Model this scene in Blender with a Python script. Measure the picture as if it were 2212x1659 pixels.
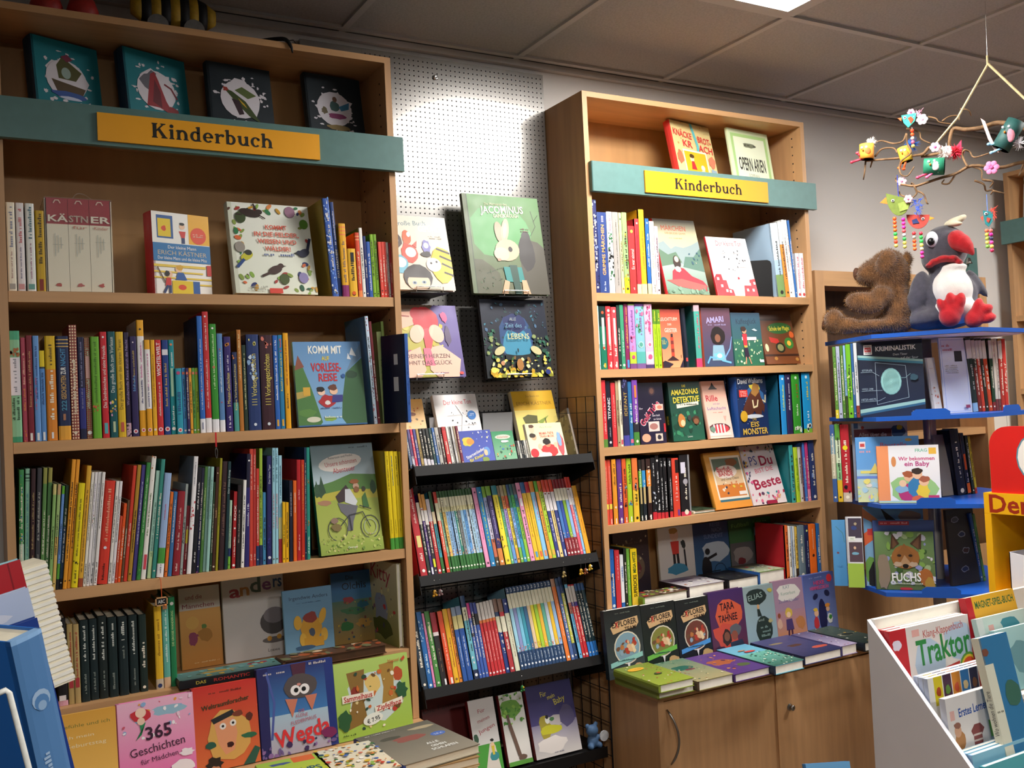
import bpy, math, random
from mathutils import Vector, Matrix

for o in list(bpy.data.objects):
	bpy.data.objects.remove(o)
S = bpy.context.scene
COL = S.collection

# ---------------------------------------------------------------- camera
IW, IH, F = 2212, 1659, 2101.846
YAW, PIT, ROL = .5173, .0275, -.0476
EYE = Vector((0, 0, 1.5))
FW = Vector((math.sin(YAW) * math.cos(PIT), math.cos(YAW) * math.cos(PIT), math.sin(PIT)))
_r = FW.cross(Vector((0, 0, 1))).normalized()
_u = _r.cross(FW)
RT = _r * math.cos(ROL) + _u * math.sin(ROL)
UP = -_r * math.sin(ROL) + _u * math.cos(ROL)
cd = bpy.data.cameras.new('camera')
cd.sensor_fit = 'HORIZONTAL'
cd.sensor_width = 36
cd.lens = F * 36 / IW
cd.clip_start = .05
cam = bpy.data.objects.new('camera', cd)
COL.objects.link(cam)
cam.matrix_world = Matrix(((RT.x, UP.x, -FW.x, EYE.x), (RT.y, UP.y, -FW.y, EYE.y), (RT.z, UP.z, -FW.z, EYE.z), (0, 0, 0, 1)))
S.camera = cam

# ---------------------------------------------------------------- world and exposure
w = bpy.data.worlds.new('world')
S.world = w
w.use_nodes = True
w.node_tree.nodes['Background'].inputs[0].default_value = (.9, .93, 1, 1)
w.node_tree.nodes['Background'].inputs[1].default_value = .25
S.view_settings.view_transform = 'Standard'
S.view_settings.look = 'None'
S.view_settings.exposure = 0.58
S.view_settings.gamma = 1
S.view_settings.use_curve_mapping = False
cy = S.cycles
cy.max_bounces, cy.diffuse_bounces, cy.glossy_bounces, cy.transmission_bounces, cy.transparent_max_bounces = 4, 3, 2, 2, 6
cy.caustics_reflective = cy.caustics_refractive = False
cy.use_light_tree = False
cy.use_adaptive_sampling = True
cy.adaptive_threshold = .03
LAMP = 36.0          # emission of the ceiling light panels

# ---------------------------------------------------------------- room measures (metres)
WALL, CEIL = 2.867, 2.706
FRONT = 2.619                     # front of both bookcases
GX, GY = 1.6935, 2.1962           # a crossing of the ceiling grid
TILE = .625
LX0, LX1 = .0904, 1.13            # bookcase under the wide sign
RX0, RX1 = 1.8055, 2.8162         # bookcase over the cabinet
LS = [1.8464, 1.4803, 1.1165, .83]
RS = [1.8736, 1.6209, 1.3648, 1.111, .83]
DECK = .627                       # top of the base cabinets
CABY = 2.3765                     # front of the base cabinets


def ray(u, v):
	return FW + RT * ((u - IW / 2) / F) - UP * ((v - IH / 2) / F)


def aty(u, v, Y):
	d = ray(u, v)
	return EYE + d * (Y / d.y)


def atz(u, v, Z):
	d = ray(u, v)
	return EYE + d * ((Z - 1.5) / d.z)


def atx(u, v, X):
	d = ray(u, v)
	return EYE + d * (X / d.x)


def along(P, D, u=None, v=None):
	"""distance along D from P at which the view passes column u (or row v)"""
	p = P - EYE
	if u is not None:
		k = (u - IW / 2) / F
		return (k * p.dot(FW) - p.dot(RT)) / (D.dot(RT) - k * D.dot(FW))
	k = -(v - IH / 2) / F
	return (k * p.dot(FW) - p.dot(UP)) / (D.dot(UP) - k * D.dot(FW))


# ---------------------------------------------------------------- colours and materials
def lin(c):
	return c / 12.92 if c <= .04045 else ((c + .055) / 1.055) ** 2.4


_hc = {}


def hx(s):
	if not isinstance(s, str):
		return s
	if s not in _hc:
		t = s.lstrip('#')
		if len(t) == 3:
			t = ''.join(a + a for a in t)
		_hc[s] = tuple(lin(int(t[i:i + 2], 16) / 255) for i in (0, 2, 4)) + (1,)
	return _hc[s]


def mat(name, col, rough=.5, metal=0, var=.08, scale=8, stretch=(1, 1, 1), bump=0, bscale=60, coat=0, sheen=0, trans=0, emit=0, alpha=1, ior=1.45):
	m = bpy.data.materials.new(name)
	m.use_nodes = True
	nt = m.node_tree
	b = nt.nodes['Principled BSDF']
	N, Lk = nt.nodes.new, nt.links.new
	tc = N('ShaderNodeTexCoord')
	mp = N('ShaderNodeMapping')
	mp.inputs['Scale'].default_value = stretch
	Lk(tc.outputs['Object'], mp.inputs[0])
	nz = N('ShaderNodeTexNoise')
	nz.inputs['Scale'].default_value = scale
	nz.inputs['Detail'].default_value = 2
	Lk(mp.outputs[0], nz.inputs[0])
	if col == 'attr':
		src = N('ShaderNodeVertexColor')
		src.layer_name = 'Col'
		Lk(src.outputs[0], b.inputs['Base Color'])
		mr = N('ShaderNodeMapRange')
		mr.inputs[3].default_value, mr.inputs[4].default_value = rough - var, rough + var
		nz.inputs['Detail'].default_value = 0
		Lk(nz.outputs[0], mr.inputs[0])
		Lk(mr.outputs[0], b.inputs['Roughness'])
	else:
		c = hx(col)
		cr = N('ShaderNodeValToRGB')
		cr.color_ramp.elements[0].position, cr.color_ramp.elements[1].position = .3, .7
		cr.color_ramp.elements[0].color = tuple(x * (1 - var) for x in c[:3]) + (1,)
		cr.color_ramp.elements[1].color = tuple(min(1, x * (1 + var)) for x in c[:3]) + (1,)
		Lk(nz.outputs[0], cr.inputs[0])
		Lk(cr.outputs[0], b.inputs['Base Color'])
		if emit:
			b.inputs['Emission Color'].default_value = c
			b.inputs['Emission Strength'].default_value = emit
	if col != 'attr':
		b.inputs['Roughness'].default_value = rough
	b.inputs['Metallic'].default_value = metal
	b.inputs['IOR'].default_value = ior
	b.inputs['Coat Weight'].default_value = coat
	b.inputs['Coat Roughness'].default_value = .12
	b.inputs['Sheen Weight'].default_value = sheen
	b.inputs['Transmission Weight'].default_value = trans
	b.inputs['Alpha'].default_value = alpha
	if bump:
		n2 = N('ShaderNodeTexNoise')
		n2.inputs['Scale'].default_value = bscale
		n2.inputs['Detail'].default_value = 2
		Lk(mp.outputs[0], n2.inputs[0])
		bp = N('ShaderNodeBump')
		bp.inputs['Strength'].default_value = bump
		bp.inputs['Distance'].default_value = .004
		Lk(n2.outputs[0], bp.inputs['Height'])
		Lk(bp.outputs[0], b.inputs['Normal'])
	return m


M = dict(
	wood=mat('beech_laminate', 'c39669', .45, var=.09, scale=5, stretch=(9, 9, .7)),
	woodx=mat('beech_laminate_lengthwise', 'c7996a', .45, var=.08, scale=5, stretch=(.7, 9, 9)),
	woodin=mat('beech_back_board', 'c0935f', .5, var=.07, scale=4, stretch=(6, 6, .6)),
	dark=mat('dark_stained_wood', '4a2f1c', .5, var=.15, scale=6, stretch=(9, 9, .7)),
	wall=mat('wall_paint', 'dcd7d2', .8, var=.02, scale=3, bump=.06, bscale=120),
	shop=mat('dim_shop_walls', '6c6a68', .8, var=.1, scale=3),
	floor=mat('floor_vinyl', '5f5a54', .5, var=.15, scale=10),
	tile=mat('ceiling_tile_mineral', 'b2b0b0', .9, var=.1, scale=140, bump=.25, bscale=220),
	bar=mat('ceiling_bar_paint', 'c2c0c0', .6, var=.03),
	lamp=mat('light_diffuser', 'fffbf6', .5, var=0, emit=LAMP),
	teal=mat('teal_paint', '5a7f7b', .45, var=.05, scale=40),
	sign=mat('sign_yellow_card', 'f7ab12', .45, var=.03),
	signy=mat('sign_golden_card', 'ec9a0a', .45, var=.04, scale=2),
	ink=mat('sign_ink', '14160f', .6, var=0),
	peg=mat('pegboard_grey_paint', 'a8a6a2', .27, metal=.72, var=.04, scale=12),
	hole=mat('pegboard_backing', '1b1a1a', .9),
	black=mat('black_steel', '121213', .45, metal=.2, var=.1),
	wire=mat('dark_wire', '26282e', .35, metal=.7),
	wirel=mat('bright_wire', 'd9d9d6', .25, metal=.9),
	chrome=mat('chrome', 'cfcfcf', .2, metal=1, var=.02),
	steel=mat('satin_steel', '9a9894', .3, metal=1),
	print=mat('printed_paper', 'attr', .45, var=.06, scale=30),
	matte=mat('printed_matte', 'attr', .65, var=.07, scale=30),
	page=mat('page_edges', 'e9dfc6', .85, var=.1, scale=30, stretch=(1, 1, 40)),
	pagew=mat('white_page_edges', 'f1ece0', .85, var=.06, scale=30),
	blue=mat('blue_lacquer', '1f57b5', .35, var=.06),
	pole=mat('grey_pole', 'c4bab0', .4),
	yell=mat('yellow_lacquer', 'f2b413', .45, var=.04),
	red=mat('red_lacquer', 'd3201c', .45, var=.04),
	white=mat('white_board', 'f0f0f6', .55, var=.02),
	whitee=mat('white_board_edge', 'f1eee4', .6, var=.02),
	rope=mat('bast_rope', 'dcc796', .8, var=.15, scale=90),
	twig=mat('hazel_twig', '7a5c3e', .75, var=.3, scale=60, bump=.5),
	clear=mat('clear_plastic', 'ffffff', .06, var=0, alpha=.06),
	grey=mat('grey_card', '9a9a9c', .6, var=.03),
)


def setp(o, label=None, cat=None, group=None, kind=None):
	if label:
		o['label'] = label
	if cat:
		o['category'] = cat
	if group:
		o['group'] = group
	if kind:
		o['kind'] = kind
	return o


def empty(name, loc=(0, 0, 0), rot=(0, 0, 0), label=None, cat=None, group=None, parent=None):
	o = bpy.data.objects.new(name, None)
	o.empty_display_size = .05
	COL.objects.link(o)
	o.location = loc
	o.rotation_euler = rot
	o.parent = parent
	return setp(o, label, cat, group)


class MB:
	def __init__(s):
		s.v, s.f, s.c = [], [], []

	def add(s, vs, fs, col=None):
		n = len(s.v)
		s.v += [tuple(p) for p in vs]
		for f in fs:
			s.f.append([n + i for i in f])
			s.c.append(col)
		return s

	def box(s, x0, y0, z0, x1, y1, z1, col=None, bev=0):
		if bev:
			b = bev
			P = [(x0 + b, y0), (x1 - b, y0), (x1, y0 + b), (x1, y1 - b), (x1 - b, y1), (x0 + b, y1), (x0, y1 - b), (x0, y0 + b)]
			return s.prism([(p[0], p[1]) for p in P], z0, z1, col)
		vs = [(x, y, z) for z in (z0, z1) for x, y in ((x0, y0), (x1, y0), (x1, y1), (x0, y1))]
		return s.add(vs, [(0, 3, 2, 1), (4, 5, 6, 7), (0, 1, 5, 4), (1, 2, 6, 5), (2, 3, 7, 6), (3, 0, 4, 7)], col)

	def prism(s, pts, z0, z1, col=None, axis='z'):
		def q(a, b, h):
			return (a, b, h) if axis == 'z' else ((a, h, b) if axis == 'y' else (h, a, b))
		n = len(pts)
		vs = [q(a, b, z0) for a, b in pts] + [q(a, b, z1) for a, b in pts]
		fs = [tuple(range(n))[::-1], tuple(range(n, 2 * n))] + [(i, (i + 1) % n, n + (i + 1) % n, n + i) for i in range(n)]
		return s.add(vs, fs, col)

	def tube(s, pts, r, n=6, col=None, r1=None, closed=False):
		pts = [Vector(p) for p in pts]
		m = len(pts)
		rings = []
		up = None
		for i, p in enumerate(pts):
			a, b = pts[max(0, i - 1)], pts[min(m - 1, i + 1)]
			if closed:
				a, b = pts[i - 1], pts[(i + 1) % m]
			d = (b - a).normalized()
			if up is None:
				up = d.orthogonal().normalized()
			up = (up - d * up.dot(d)).normalized()
			w = d.cross(up)
			rr = r[i] if isinstance(r, (list, tuple)) else (r if r1 is None else r + (r1 - r) * i / max(1, m - 1))
			rings.append([p + up * (rr * math.cos(t)) + w * (rr * math.sin(t)) for t in [2 * math.pi * k / n for k in range(n)]])
		vs = [q for g in rings for q in g]
		fs = []
		for i in range(m if closed else m - 1):
			j = (i + 1) % m
			for k in range(n):
				fs.append((i * n + k, i * n + (k + 1) % n, j * n + (k + 1) % n, j * n + k))
		if not closed:
			fs += [tuple(range(n))[::-1], tuple((m - 1) * n + k for k in range(n))]
		return s.add(vs, fs, col)

	def lathe(s, prof, n=20, col=None, c=(0, 0, 0)):
		vs = [(c[0] + r * math.cos(2 * math.pi * k / n), c[1] + r * math.sin(2 * math.pi * k / n), c[2] + z) for r, z in prof for k in range(n)]
		fs = [(i * n + k, i * n + (k + 1) % n, (i + 1) * n + (k + 1) % n, (i + 1) * n + k) for i in range(len(prof) - 1) for k in range(n)]
		fs += [tuple(range(n))[::-1], tuple((len(prof) - 1) * n + k for k in range(n))]
		return s.add(vs, fs, col)

	def ell(s, c, r, n=12, m=8, col=None, rot=None):
		vs, fs = [], []
		for i in range(m + 1):
			a = math.pi * i / m
			for k in range(n):
				t = 2 * math.pi * k / n
				p = Vector((r[0] * math.sin(a) * math.cos(t), r[1] * math.sin(a) * math.sin(t), r[2] * math.cos(a)))
				if rot is not None:
					p = rot @ p
				vs.append((p.x + c[0], p.y + c[1], p.z + c[2]))
		for i in range(m):
			for k in range(n):
				fs.append((i * n + k, (i + 1) * n + k, (i + 1) * n + (k + 1) % n, i * n + (k + 1) % n))
		return s.add(vs, fs, col)

	def build(s, name, m, parent=None, smooth=False, loc=None, rot=None):
		me = bpy.data.meshes.new(name)
		me.from_pydata(s.v, [], s.f)
		if any(c is not None for c in s.c):
			at = me.color_attributes.new('Col', 'FLOAT_COLOR', 'CORNER')
			buf = []
			for f, c in zip(s.f, s.c):
				if isinstance(c, list):
					for q in c:
						buf += hx(q)
				else:
					buf += list(hx(c or 'ffffff')) * len(f)
			at.data.foreach_set('color', buf)
		if smooth:
			me.polygons.foreach_set('use_smooth', [True] * len(s.f))
		me.materials.append(M[m] if isinstance(m, str) else m)
		o = bpy.data.objects.new(name, me)
		COL.objects.link(o)
		o.parent = parent
		if loc:
			o.location = loc
		if rot:
			o.rotation_euler = rot
		return o


def mesh(name, m, parent=None, **k):
	"""name a part after its builder: mesh('leg','wood',t, box=(..))"""
	b = MB()
	for key, a in k.items():
		getattr(b, key)(*a)
	return b.build(name, m, parent)


def arc(a, b, bow, n=8):
	a, b, bow = Vector(a), Vector(b), Vector(bow)
	return [a.lerp(b, i / n) + bow * (4 * (i / n) * (1 - i / n)) for i in range(n + 1)]


def bez(pts, n=6):
	"""smooth line through points"""
	P = [Vector(p) for p in pts]
	P = [P[0] * 2 - P[1]] + P + [P[-1] * 2 - P[-2]]
	out = []
	for i in range(1, len(P) - 2):
		for k in range(n):
			t = k / n
			a, b, c, d = P[i - 1], P[i], P[i + 1], P[i + 2]
			out.append(.5 * ((2 * b) + (c - a) * t + (2 * a - 5 * b + 4 * c - d) * t * t + (3 * b - a - 3 * c + d) * t ** 3))
	return out + [P[-2]]


# ---------------------------------------------------------------- lettering
CH = 'ABCDEFGHIJKLMNOPQRSTUVWXYZÄÖÜabcdefghijklmnopqrstuvwxyzäöüß0123456789.,:-!?&/€*@'
GL = {}


def _glyphs():
	obs = []
	for off in (0, .022):
		for ch in CH:
			for body in (ch, 'H' + ch + 'H'):
				c = bpy.data.curves.new('glyph', 'FONT')
				c.body = body
				c.resolution_u = 2
				c.offset = off
				o = bpy.data.objects.new('glyph', c)
				COL.objects.link(o)
				obs.append((off > 0, ch, body, o))
	dg = bpy.context.evaluated_depsgraph_get()
	base = {}
	for bold, ch, body, o in obs:
		me = bpy.data.meshes.new_from_object(o.evaluated_get(dg))
		xs = [v.co.x for v in me.vertices]
		if len(body) == 1:
			GL[bold, ch] = [[(v.co.x, v.co.y) for v in me.vertices], [tuple(p.vertices) for p in me.polygons], 0]
		else:
			GL[bold, ch][2] = max(xs) - min(xs)
		bpy.data.meshes.remove(me)
	for bold, ch, body, o in obs:
		c = o.data
		bpy.data.objects.remove(o)
		bpy.data.curves.remove(c)
	for bold in (False, True):
		g = GL[bold, 'H']
		capw = max(p[0] for p in g[0]) - min(p[0] for p in g[0])
		cap = max(p[1] for p in g[0])
		hadv = g[2] - capw
		# width of 'HcH' = H advance + c advance + visible H
		adv_h = hadv / 2
		for ch in CH:
			q = GL[bold, ch]
			q[2] = (q[2] - capw - adv_h) / cap
			q[0] = [(x / cap, y / cap) for x, y in q[0]]


_glyphs()


def line(text, bold=False, jit=0, rnd=None):
	"""glyph outlines of one line, cap height 1, starting at x = 0"""
	vs, fs, x = [], [], 0
	for ch in text:
		if ch == ' ':
			x += .38
			continue
		g = GL.get((bold, ch))
		if not g:
			continue
		n = len(vs)
		a = rnd.uniform(-jit, jit) if jit else 0
		dy = rnd.uniform(-jit, jit) * .5 if jit else 0
		ca, sa = math.cos(a), math.sin(a)
		vs += [(x + px * ca - py * sa, px * sa + py * ca + dy) for px, py in g[0]]
		fs += [tuple(n + i for i in f) for f in g[1]]
		x += g[2]
	return vs, fs, x

# ================================================================ the room
X0, X1, Y0 = -2.45, 4.72, -3.2
setp(mesh('floor', 'floor', box=(X0, Y0, -.05, X1, WALL, 0)), kind='structure')
setp(mesh('wall_back', 'wall', box=(X0 - .1, WALL, 0, X1 + .1, WALL + .1, CEIL + .1)), kind='structure')
setp(mesh('wall_left', 'shop', box=(X0 - .1, Y0, 0, X0, WALL, CEIL + .1)), kind='structure')
setp(mesh('wall_right', 'shop', box=(X1, Y0, 0, X1 + .1, WALL, CEIL + .1)), kind='structure')
setp(mesh('wall_front', 'shop', box=(X0 - .1, Y0 - .1, 0, X1 + .1, Y0, CEIL + .1)), kind='structure')
ceil = setp(empty('ceiling', (0, 0, CEIL)), kind='structure')
mesh('slab', 'tile', ceil, box=(X0 - .1, Y0 - .1, .06, X1 + .1, WALL + .1, .1))
LIGHTS = [(0, -1), (-3, -5), (1, -6), (3, -2)]            # grid cells with light panels; last one unseen, added to brighten the back wall
tb = None
for i in range(-7, 5):
	for j in range(-9, 2):
		x0, y0 = GX + i * TILE, GY + j * TILE
		x1, y1 = x0 + TILE, y0 + TILE
		xa, xb, ya, yb = max(x0, X0), min(x1, X1), max(y0, Y0), min(y1, WALL)
		if xb - xa < .03 or yb - ya < .03 or (i, j) in LIGHTS:
			continue
		full = xb - xa > TILE - .001 and yb - ya > TILE - .001
		if full and tb:
			o = tb.copy()
			COL.objects.link(o)
			o.location = (x0, y0, 0)
		else:
			o = mesh('ceiling_tile', 'tile', ceil, box=(xa - x0 + .004, ya - y0 + .004, .006, xb - x0 - .004, yb - y0 - .004, .02))
			o.location = (x0, y0, 0)
			if full:
				tb = o
for i in range(-7, 6):
	x = GX + i * TILE
	if X0 < x < X1:
		mesh('ceiling_bar', 'bar', ceil, box=(x - .011, Y0, -.002, x + .011, WALL, .012))
for j in range(-9, 3):
	y = GY + j * TILE
	if Y0 < y < WALL:
		mesh('ceiling_bar', 'bar', ceil, box=(X0, y - .011, -.003, X1, y + .011, .011))
setp(mesh('trim_1', 'bar', box=(X0, WALL - .025, CEIL - .022, X1, WALL - .001, CEIL - .002)), kind='structure')
for k, (i, j) in enumerate(LIGHTS):
	t = empty('ceiling_light', (GX + (i + .5) * TILE, GY + (j + .5) * TILE, CEIL), (0, 0, 0),
              'square light panel flush in the ceiling grid ' + ['above the pegboard', 'at the far end of the shop', 'behind the shopper', 'added unseen to light the back wall'][k], 'ceiling light', 'flush ceiling light panels')
	b = MB()
	a, c = .306, .27
	for s in (-1, 1):
		b.box(-a, min(s * a, s * c), -.006, a, max(s * a, s * c), .01)
		b.box(min(s * a, s * c), -c, -.006, max(s * a, s * c), c, .01)
	b.build('frame', 'bar', t)
	mesh('diffuser', 'lamp', t, box=(-c, -c, -.001, c, c, .004))


# ================================================================ bookcases
def serif_word(word, s=.3):
	"""heavy serif lower-case lettering, x-height 1"""
	b = []

	def poly(p):
		b.append(p)

	def rect(x0, y0, x1, y1):
		poly([(x0, y0), (x1, y0), (x1, y1), (x0, y1)])

	def foot(x, y=0, wd=s, l=.1, r=.1):
		poly([(x - l, y), (x + wd + r, y), (x + wd + r, y + .07), (x + wd, y + .14), (x, y + .14), (x - l, y + .07)])

	def flag(x, y):
		poly([(x - .13, y - .1), (x - .1, y - .17), (x + .02, y - .16), (x + .02, y), (x - .02, y - .02)])

	def stem(x, y1, ft=True, fl=True):
		rect(x, 0, x + s, y1)
		if ft:
			foot(x)
		if fl:
			flag(x, y1)

	def ring(cx, cy, rx, ry, a0, a1, tw, th, n=14):
		for i in range(n):
			q = []
			for a, k in ((i, 0), (i + 1, 0), (i + 1, 1), (i, 1)):
				t = math.radians(a0 + (a1 - a0) * a / n)
				q.append((cx + (rx - tw * k) * math.cos(t), cy + (ry - th * k) * math.sin(t)))
			poly(q)

	def dot(cx, cy, r):
		poly([(cx + r * math.cos(t * math.pi / 6), cy + r * math.sin(t * math.pi / 6)) for t in range(12)])

	def arch(x):
		ring(x + s + .2, .5, .5, .53, 0, 150, s, .2)
		rect(x + s + .2 + .5 - s, 0, x + s + .7, .52)
		foot(x + s + .7 - s)
	out, x = [], 0
	for ch in word:
		b.clear()
		if ch == 'K':
			rect(.06, 0, .06 + .36, 1.48)
			foot(.06, 0, .36)
			poly([(-.04, 1.48), (.52, 1.48), (.52, 1.41), (.42, 1.34), (.06, 1.34), (-.04, 1.41)])
			poly([(.4, .62), (.4, .82), (.92, 1.36), (1.12, 1.36)])
			poly([(.8, 1.48), (1.3, 1.48), (1.3, 1.41), (1.16, 1.34), (.9, 1.34), (.8, 1.41)])
			poly([(.5, .85), (.7, 1.04), (1.36, .1), (.98, .1)])
			poly([(.86, 0), (1.46, 0), (1.46, .07), (1.34, .14), (.96, .14), (.86, .07)])
			adv = 1.52
		elif ch == 'i':
			stem(.14, 1)
			dot(.29, 1.3, .19)
			adv = .62
		elif ch in 'nh':
			stem(.14, 1.5 if ch == 'h' else 1)
			arch(.14)
			adv = 1.3
		elif ch == 'd':
			ring(.56, .5, .52, .53, 40, 322, s, .17)
			rect(.72, .0, .72 + s, 1.5)
			flag(.72, 1.5)
			foot(.72, 0, s, 0, .12)
			adv = 1.2
		elif ch == 'b':
			rect(.14, 0, .14 + s, 1.5)
			flag(.14, 1.5)
			ring(.58, .5, .53, .53, -140, 140, s, .17)
			adv = 1.2
		elif ch == 'e':
			ring(.56, .5, .52, .53, 0, 318, s, .15)
			rect(.2, .44, 1.06, .57)
			adv = 1.14
		elif ch == 'c':
			ring(.56, .5, .52, .53, 42, 318, s, .15)
			dot(.86, .78, .15)
			adv = 1.06
		elif ch == 'r':
			stem(.14, 1)
			ring(.72, .58, .38, .42, 60, 160, .16, .2, 6)
			dot(.84, .84, .16)
			adv = .98
		elif ch == 'u':
			rect(.14, .35, .14 + s, 1)
			flag(.14, 1)
			ring(.62, .46, .48, .48, 180, 330, s, .18)
			rect(.84, 0, .84 + s, 1)
			flag(.84, 1)
			foot(.84, 0, s, 0, .12)
			adv = 1.3
		out += [[(px + x, py) for px, py in p] for p in b]
		x += adv + .06
	return out, x


def sign(parent, x0, x1, z0, z1, y, m, tx0, tx1, zb, label):
	"""yellow sign card glued to a header board, with its raised word"""
	o = mesh('sign', m, parent, box=(x0, y - .006, z0, x1, y, z1))
	setp(o, label)
	ps, wd = serif_word('Kinderbuch')
	k = (tx1 - tx0) / wd
	b = MB()
	for n, p in enumerate(ps):
		yy = y - .0064 - .000012 * (n % 7)
		b.add([(tx0 + a * k, yy, zb + c * k) for a, c in p], [tuple(range(len(p)))])
	b.build('lettering', 'ink', o)


def bookcase(name, label, x0, x1, top, shelves, zbot, holes=True, head=None, lowered=None):
	t = empty(name, ((x0 + x1) / 2, WALL - .124, zbot), (0, 0, 0), label, 'bookcase')
	ox, oy, oz = t.location
	th = .019

	def bx(n, m, a, b_, c, d, e, f):
		return mesh(n, m, t, box=(a - ox, b_ - oy, c - oz, d - ox, e - oy, f - oz))
	bx('side_panel', 'wood', x0, FRONT, zbot, x0 + th, WALL - .002, top)
	bx('side_panel', 'wood', x1 - th, FRONT, zbot, x1, WALL - .002, top)
	bx('top_panel', 'woodx', x0 + th, FRONT, top - .018, x1 - th, WALL - .002, top)
	bx('back_panel', 'woodin', x0 + th, WALL - .012, zbot, x1 - th, WALL - .003, top - .018)
	for z in shelves:
		bx('shelf', 'woodx', x0 + th + .001, FRONT + .003, z - .027, x1 - th - .001, WALL - .013, z)
	if holes:
		b = MB()
		for sx, d in ((x0 + th, 1), (x1 - th, -1)):
			z = zbot + .1
			while z < top - .05:
				for y in (FRONT + .045, WALL - .05):
					b.box(min(sx, sx + d * .0006) - ox, y - .0025 - oy, z - .0025 - oz, max(sx, sx + d * .0006) - ox, y + .0025 - oy, z + .0025 - oz)
				z += .032
		setp(b.build('shelf_pin_holes', 'hole', t), kind='stuff')
	hx0, hx1, hz0, hz1 = head
	hb = mesh('header_board', 'teal', t, box=(hx0 - ox, FRONT - .02 - oy, hz0 - oz, hx1 - ox, FRONT - .0005 - oy, hz1 - oz, None, .0025))
	return t, hb, (ox, oy, oz)


t, hb, o3 = bookcase('bookcase', 'tall beech bookcase with the wider orange sign, topped by a striped toy', LX0, LX1, 2.554, [2.30] + LS, DECK + .001, head=(LX0 - .01, 1.152, 2.2145, 2.3145))
a, c = aty(208, 228, FRONT - .02), aty(690, 335, FRONT - .02)
tx = aty(328, 290, FRONT - .02), aty(590, 310, FRONT - .02)
sign(hb, a.x - o3[0], c.x - o3[0], 2.2245 - o3[2], 2.2955 - o3[2], FRONT - .0203 - o3[1], 'sign', tx[0].x - o3[0], tx[1].x - o3[0], 2.244 - o3[2], 'orange card sign with a serif word')
t, hb, o3 = bookcase('bookcase', 'tall beech bookcase standing on the wooden two-door cabinet, with a yellow sign', RX0, RX1, 2.5405, [2.298] + RS, DECK + .001, head=(RX0 + .012, RX1 + .028, 2.2055, 2.3045))
a, c = aty(1391, 385, FRONT - .02), aty(1657, 425, FRONT - .02)
tx = aty(1456, 400, FRONT - .02), aty(1601, 410, FRONT - .02)
sign(hb, a.x - o3[0], c.x - o3[0], 2.2135 - o3[2], 2.288 - o3[2], FRONT - .0203 - o3[1], 'signy', tx[0].x - o3[0], tx[1].x - o3[0], 2.2335 - o3[2], 'golden card sign with a serif word')


# ---------------------------------------------------------------- base cabinets
def cabinet(x0, x1, label, doors, handle):
	t = empty('base_cabinet', ((x0 + x1) / 2, CABY + .25, 0), (0, 0, 0), label, 'cabinet')
	ox, oy = t.location.x, t.location.y

	def bx(n, m, a, b_, c, d, e, f, p=None):
		return mesh(n, m, p or t, box=(a - ox, b_ - oy, c, d - ox, e - oy, f))
	bx('top_board', 'woodx', x0, CABY, DECK - .026, x1, WALL - .002, DECK)
	bx('side_panel', 'wood', x0, CABY + .002, 0, x0 + .022, WALL - .002, DECK - .0265)
	bx('side_panel', 'wood', x1 - .022, CABY + .002, 0, x1, WALL - .002, DECK - .0265)
	bx('plinth', 'wood', x0 + .023, CABY + .03, 0, x1 - .023, CABY + .05, .07)
	bx('back_panel', 'dark', x0 + .023, CABY + .08, .02, x1 - .023, CABY + .1, DECK - .027)
	for k, (a, b_, dy) in enumerate(doors):
		d = bx('door', 'wood', a, CABY + .008 + dy, .075, b_, CABY + .026 + dy, DECK - .032)
		if handle and k == 0:
			pts = arc((1.833 - ox + .008, CABY + .005 - oy, .572), (1.833 - ox + .014, CABY + .005 - oy, .405), (.014, -.03, 0), 12)
			MB().tube(pts, [.0022] + [.0038] * 11 + [.0022], 8).build('handle', 'steel', d, True)
		if handle and k == 1:
			c = (2.344 - ox, CABY + .004 - oy, .485)
			b = MB()
			R = [(.011, -.004), (.011, .004), (.007, .006), (.007, .012), (.009, .013), (.009, .018), (.004, .02)]
			n = 16
			vs = [(c[0] + r * math.cos(6.2832 * q / n), c[1] - z, c[2] + r * math.sin(6.2832 * q / n)) for r, z in R for q in range(n)]
			b.add(vs, [(i * n + q, i * n + (q + 1) % n, (i + 1) * n + (q + 1) % n, (i + 1) * n + q) for i in range(len(R) - 1) for q in range(n)] + [tuple((len(R) - 1) * n + q for q in range(n))])
			lk = b.build('lock', 'steel', d, True)
			mesh('keyhole', 'hole', lk, box=(c[0] - .001, c[1] - .0204, c[2] - .003, c[0] + .001, c[1] - .0198, c[2] + .003))
	return t


cabinet(RX0, RX1, 'beech base cabinet with two doors, a bow handle and a lock', [(RX0 + .025, 2.292, 0), (2.288, RX1 - .025, -.006)], True)
cabinet(LX0, LX1, 'beech base cabinet carrying the row of picture books below the wide sign', [(LX0 + .025, .608, 0), (.612, LX1 - .025, 0)], False)

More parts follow.
